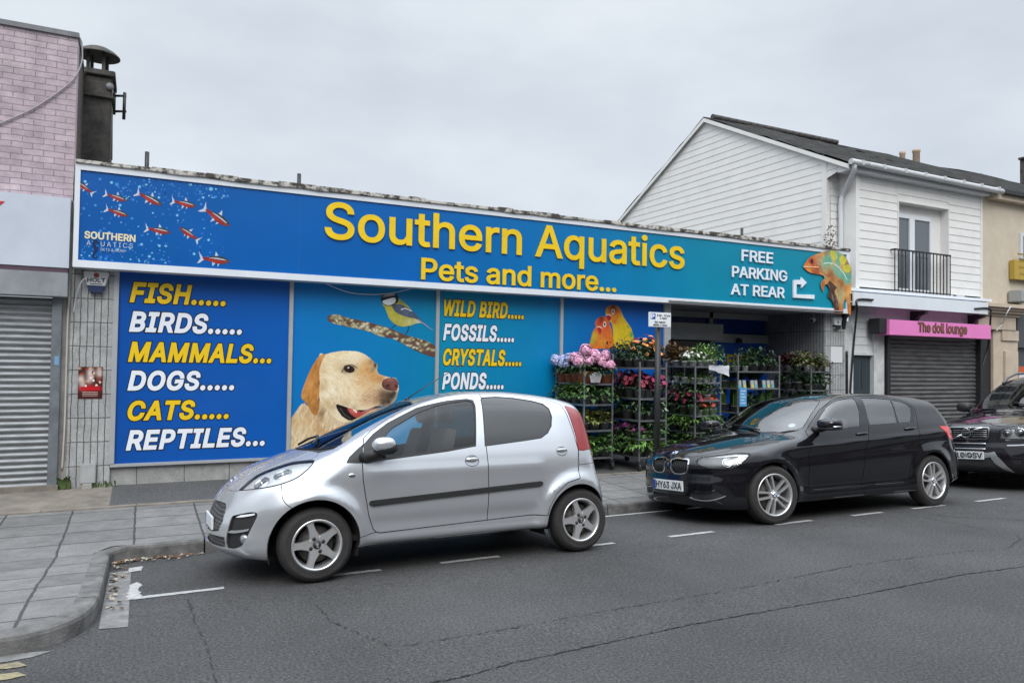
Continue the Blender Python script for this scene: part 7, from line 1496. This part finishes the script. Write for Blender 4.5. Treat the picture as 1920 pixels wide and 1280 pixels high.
KINDS = {
 'hyd_pink': lambda: hyd('pink'), 'hyd_lilac': lambda: hyd('lilac'),
 'orange': lambda: make_plant('begonia', POTG, .075, .12, foliage(90, .11, .20, .055, .02, 'stem', .12), LM['dark'], blossoms(26, .12, .25, .032, .12), FM['orange']),
 'bush': lambda: make_plant('leafy_plant', POTG, .08, .12, foliage(120, .14, .26, .075, .018, 'dome', .10), LM['blue']),
 'magenta': lambda: make_plant('begonia', POTG, .065, .11, foliage(60, .11, .14, .06, .022, 'dome', .10), LM['plum'], blossoms(24, .13, .17, .030, .10), FM['magenta']),
 'crimson': lambda: make_plant('begonia', POTG, .065, .11, foliage(60, .11, .14, .06, .022, 'dome', .10), LM['dark'], blossoms(20, .12, .17, .030, .10), FM['crimson']),
 'trail': lambda: make_plant('trailing_plant', POTG, .07, .10, foliage(95, .13, .17, .065, .024, 'trail', .08), LM['green']),
 'bright': lambda: make_plant('leafy_plant', POTG, .065, .09, foliage(110, .13, .17, .085, .019, 'dome', .07), LM['bright']),
 'fluffy': lambda: make_plant('leafy_plant', POTW, .07, .10, foliage(190, .19, .27, .055, .012, 'dome', .07), LM['bright']),
 'yellow': lambda: make_plant('leafy_plant', POTG, .065, .09, foliage(100, .12, .16, .060, .020, 'dome', .08), LM['yellow']),
 'dark': lambda: make_plant('leafy_plant', POTG, .07, .10, foliage(100, .14, .20, .070, .022, 'dome', .08), LM['dark']),
 'small': lambda: make_plant('bedding_plant', POTW, .045, .075, foliage(46, .07, .10, .045, .014, 'dome', .06), LM['green']),
 'varieg': lambda: make_plant('variegated_plant', POTG, .06, .09, foliage(80, .11, .17, .060, .020, 'dome', .08), [LM['green'][0], LM['dark'][0], LM['grey'][2]]),
 'red': lambda: make_plant('red_leaved_plant', POTT, .075, .10, foliage(80, .12, .14, .06, .022, 'dome', .08), LM['red']),
 'purple': lambda: make_plant('flowering_plant', POTG, .055, .09, foliage(50, .09, .12, .05, .016, 'dome', .07), LM['dark'], blossoms(26, .10, .14, .022, .08), FM['purple']),
 'scarlet': lambda: make_plant('flowering_plant', POTW, .055, .085, foliage(60, .09, .12, .05, .016, 'dome', .07), LM['green'], blossoms(24, .10, .17, .030, .08), FM['scarlet']),
 'silver': lambda: make_plant('silver_plant', POTW, .055, .085, foliage(46, .10, .20, .045, .010, 'stem', .07), LM['grey']),
 'bronze': lambda: make_plant('bronze_plant', POTW, .07, .10, foliage(110, .13, .24, .065, .024, 'dome', .08), LM['bronze']),
 'plum': lambda: make_plant('dark_leaved_plant', POTW, .06, .09, foliage(90, .13, .19, .070, .026, 'dome', .07), LM['plum']),
 'olive': lambda: make_plant('leafy_plant', POTW, .06, .09, foliage(100, .14, .21, .070, .024, 'dome', .07), [LM['yellow'][1], LM['brown'][0], LM['green'][0]]),
 'grass': lambda: make_plant('grass_plant', POTG, .07, .11, foliage(70, .1, .42, .1, .006, 'grass', .09), LM['green']),
 'fern': lambda: make_plant('fern', POTG, .065, .10, foliage(130, .12, .22, .045, .008, 'stem', .08), LM['blue']),
 'white': lambda: make_plant('flowering_plant', POTW, .05, .08, foliage(50, .08, .11, .045, .014, 'dome', .06), LM['green'], blossoms(12, .09, .14, .022, .08), FM['white']),
}
DESC = {'hyd_pink': 'pink mophead hydrangea', 'hyd_lilac': 'pale blue mophead hydrangea', 'orange': 'orange flowering begonia', 'bush': 'blue green bushy plant', 'magenta': 'magenta flowering begonia', 'crimson': 'crimson flowering begonia', 'trail': 'mid green trailing plant', 'bright': 'bright green long leaved plant', 'fluffy': 'fluffy bright green bush', 'yellow': 'yellow green leafy plant', 'dark': 'dark green leafy plant', 'small': 'small green bedding plant', 'varieg': 'green and white variegated plant', 'red': 'red leaved plant', 'purple': 'purple flowering plant', 'scarlet': 'orange red flowering plant', 'silver': 'silvery twiggy plant', 'bronze': 'bronze leaved plant', 'plum': 'dark plum leaved plant', 'olive': 'olive brown leafy plant', 'grass': 'tall grassy plant', 'fern': 'feathery blue green plant', 'white': 'small white flowered plant'}
PROTO = {}
def place(kind, x, y, z, where, order):
    var = (kind, random.randrange(2))
    if var not in PROTO: PROTO[var] = KINDS[kind](); o = PROTO[var]; fresh = True
    else:
        o0 = PROTO[var]; o = o0.copy(); COL.objects.link(o)
        for ch in o0.children: c_ = ch.copy(); COL.objects.link(c_); c_.parent = o
    o.location = (x, y, z); o.rotation_euler = (0, 0, random.uniform(0, 6.3)); k = random.uniform(1.08, 1.36); k *= 1.14 if kind in ('trail', 'bright', 'dark', 'varieg', 'yellow', 'magenta', 'crimson', 'fern') else 1.0; o.scale = (k, k, k*random.uniform(.92, 1.12))
    o['label'] = f'{DESC[kind]} on the {order} shelf of the {where}'; o['category'] = 'plant'; o['group'] = f'{DESC[kind]}s, {order} shelf of the {where}'[:90]
def trolley(x0, x1, y0, y1, posth, shelves, label, where, nx, ny):
    zg = zp((y0+y1)/2); t = empty('plant_trolley', ((x0+x1)/2, (y0+y1)/2, zg)); tag(t, label, 'trolley', 'steel plant trolleys before the pet shop')
    for x in (x0, x1):
        for y in (y0, y1):
            m = MB(); m.box(x-.013, x+.013, y-.013, y+.013, zg+.14, posth); T(m.build('post', STEEL, t, bevel=.003))
            m = MB(); m.lathe([(0, -.016), (.055, -.016), (.062, -.008), (.062, .008), (.055, .016), (0, .016)], 14, c=(x, y, zg+.062), axis='x'); m.box(x-.03, x+.03, y-.03, y+.03, zg+.10, zg+.15); T(m.build('castor', BLACKM, t))
    for i, (z, kinds) in enumerate(shelves):
        m = MB(); m.box(x0, x1, y0, y1, z-.012, z-.002).box(x0-.004, x1+.004, y0-.010, y0+.003, z-.014, z+.015).box(x0-.004, x1+.004, y1-.003, y1+.010, z-.014, z+.015).box(x0-.010, x0+.003, y0, y1, z-.014, z+.015).box(x1-.003, x1+.010, y0, y1, z-.014, z+.015)
        T(m.build('shelf', [STEEL if i % 2 else SHELF], t))
        order = ('top', 'second', 'third', 'fourth', 'fifth', 'lowest')[i]
        for a in range(nx):
            for b_ in range(ny):
                f = (a+.5)/nx; h_ = (b_+.5)/ny
                if i and b_ > 1 and a > 0 and not (b_ == 2 and (a == nx-1 or nx == 3)): continue          # out of sight behind the outer rows
                k = kinds(f, h_) if callable(kinds) else random.choice(kinds)
                if k: place(k, x0+(x1-x0)*f+random.uniform(-.015, .015), y0+(y1-y0)*h_+random.uniform(-.02, .02), z, where, order)
    return t
TA_ = trolley(6.12, 6.64, 9.76, 10.62, 1.82, [(1.34, lambda f, h: 'hyd_lilac' if (h > .6 and f < .6) or (f < .3 and h > .3) else 'hyd_pink'), (1.02, ('trail', 'trail', 'varieg')), (.62, lambda f, h: 'red' if h > .4 and f < .6 else 'yellow'), (.20, ('trail', 'bright'))], 'steel trolley of pink hydrangeas, leftmost, behind the silver car', 'leftmost plant trolley', 3, 4)
trolley(6.95, 7.46, 9.47, 10.5, 1.70, [(1.60, lambda f, h: 'bush' if h > .45 or f < .3 else 'orange'), (1.12, lambda f, h: 'crimson' if f < .5 else 'magenta'), (.78, ('varieg', 'varieg', 'green') if False else ('varieg', 'dark')), (.49, lambda f, h: 'purple' if f < .5 else 'trail'), (.21, ('bright', 'trail'))], 'steel trolley with magenta begonias beside the parking sign post', 'trolley beside the parking sign', 3, 4)
trolley(8.33, 8.88, 9.80, 10.75, 1.64, [(1.63, lambda f, h: 'fluffy' if f > .4 and h < .6 else ('bronze' if h > .5 else 'white')), (1.36, ('small',)), (1.06, ('silver', 'varieg', 'trail')), (.80, lambda f, h: 'scarlet' if f > .3 else 'crimson'), (.52, ('bright',)), (.20, ('dark', 'trail'))], 'steel trolley topped by a fluffy green bush, right of the sign post', 'fluffy bush trolley', 4, 4)
TD_ = trolley(9.70, 10.72, 10.25, 10.85, 1.86, [(1.55, lambda f, h: 'small' if f < .5 else random.choice(('dark', 'bush'))), (1.24, lambda f, h: 'fern' if h > .5 else None), (.80, ('grass', 'grass', 'varieg')), (.4, ('dark', 'grass'))], 'steel trolley of dark leafy plants and packs inside the entrance', 'trolley with the packs', 5, 2)
trolley(11.50, 12.02, 10.2, 11.15, 1.74, [(1.56, lambda f, h: 'plum' if h > .55 else 'olive'), (1.2, ('fern', 'dark')), (.8, ('dark',)), (.4, ('dark',))], 'steel trolley of plum and olive plants by the right pier', 'rightmost plant trolley', 4, 4)
# a few dark pots standing on the paving between the trolleys
for (x, y, k) in ((9.15, 10.6, 'dark'), (9.3, 10.35, 'grass'), (10.95, 10.6, 'grass'), (11.15, 10.9, 'fern')): place(k, x, y, zp(y), 'paving between the right trolleys', 'bare'); 
for o in SC.objects:
    if o.get('label', '').find('bare shelf of the paving') >= 0: o['label'] = o['label'].replace('on the bare shelf of the paving', 'standing on the paving'); o['group'] = 'plants standing on the paving between trolleys'
# packs of bulbs on the second shelf of the fourth trolley
PK = [mat('pack_white', (.32, .36, .36), .4), mat('pack_yellow', (.5, .45, .10), .4), mat('pack_teal', (.1, .35, .38), .4)]
for i in (0, 1, 3, 4, 6, 7, 8):
    x = 9.80+i*.10+random.uniform(-.01, .01); y = 10.30; o = MB().box(-.035, .035, -.012, .012, 0, .15, 0).box(-.028, .028, -.0135, -.0125, .015, .07, 1 if i % 2 else 2).build('plant_pack', PK); o.location = (x, y, 1.245); o.rotation_euler = (R(-8), 0, random.uniform(-.2, .2)); tag(o, 'small white and yellow plant pack standing on the dark trolley shelf', 'packet', 'plant packs on the trolley inside the entrance')
pcx, pcz = at(1393, 744, 10.22); s_ = MB().box(pcx-.085, pcx+.085, 10.215, 10.22, pcz-.17, pcz+.17, 0).build('price_card', [mat('blue_card', lin('#4f93c4'), .5)]); tag(s_, 'pale blue price card hanging on the trolley inside the entrance', 'sign')
m = MB()
for r_ in range(5): m.box(pcx-.06, pcx+.06-.03*(r_ % 2), 10.2125, 10.215, pcz+.10-r_*.055, pcz+.12-r_*.055)
m.build('lettering', PALE, s_)
pl = MB()
for j in range(7):
    for i in range(5):
        pl.v.append((8.60+.075*j, 9.775-.006*math.sin(i*2.1+j), 1.66-.045*i*(.35+.65*j/6)+.008*math.sin(j*2.3+i)))
for j in range(6):
    for i in range(4): a = j*5+i; pl.f.append([a, a+1, a+6, a+5]); pl.m.append(0); pl.sm.append(True)
tag(pl.build('plastic_sheet', mat('white_plastic_sheet', (.6, .62, .66), .3)), 'torn white plastic sheet hanging from the fluffy bush trolley', 'plastic sheet')
tag(MB().add([(6.20, 9.70, 1.37), (6.36, 9.69, 1.37), (6.39, 9.68, 1.50), (6.28, 9.70, 1.53), (6.18, 9.71, 1.49)], [(0, 1, 2, 3, 4)]).build('plastic_wrap', mat('crumpled_wrap', (.32, .32, .34), .25, noise=.5, nscale=18, bump=1., bscale=30)), 'crumpled grey plastic wrap under the pink hydrangeas', 'plastic wrap')

# ================================================================== THE OTHER SIDE OF THE STREET (behind the camera; seen only mirrored in paint and glass)
BR2 = brick_mat('red_brick', (.12, .06, .045), (.09, .05, .04), (.12, .11, .10)); YO = -8.5
struct(sheet('pavement', [-60, 0, 60], [-9.2, -6.0], lambda y: .11, SLAB))
op = empty('terrace', (0, YO, 0)); tag(op, 'red brick terrace with shopfronts across the street, only reflected', 'building')
T(MB().box(-45, 45, YO-6, YO, 0, 6.2).build('wall', BR2, op)); T(MB().prism_x([(YO+.3, 6.2), (YO-3, 8.4), (YO-6.3, 6.2)], -45, 45).build('roof', SLATE, op))
fr_ = MB(); gl = MB(); up_ = MB()
for i in range(-8, 9):
    x = i*5.2; gl.box(x-2.0, x+1.0, YO, YO+.03, .6, 2.5); fr_.box(x-2.3, x+2.3, YO, YO+.12, 2.55, 3.15); gl.box(x+1.2, x+2.0, YO, YO+.03, .1, 2.4)
    for d_ in (-1.2, 1.2): up_.box(x+d_-.5, x+d_+.5, YO, YO+.04, 3.9, 5.4)
T(gl.build('shopfront', mat('dark_shopfront', (.03, .03, .035), .2), op)); T(fr_.build('fascia', mat('muted_fascia', (.25, .22, .2), .6, noise=.5, nscale=.4), op)); T(up_.build('window', mat('pale_window', (.3, .32, .34), .2), op))
for v in list(PROTO.values()): pass
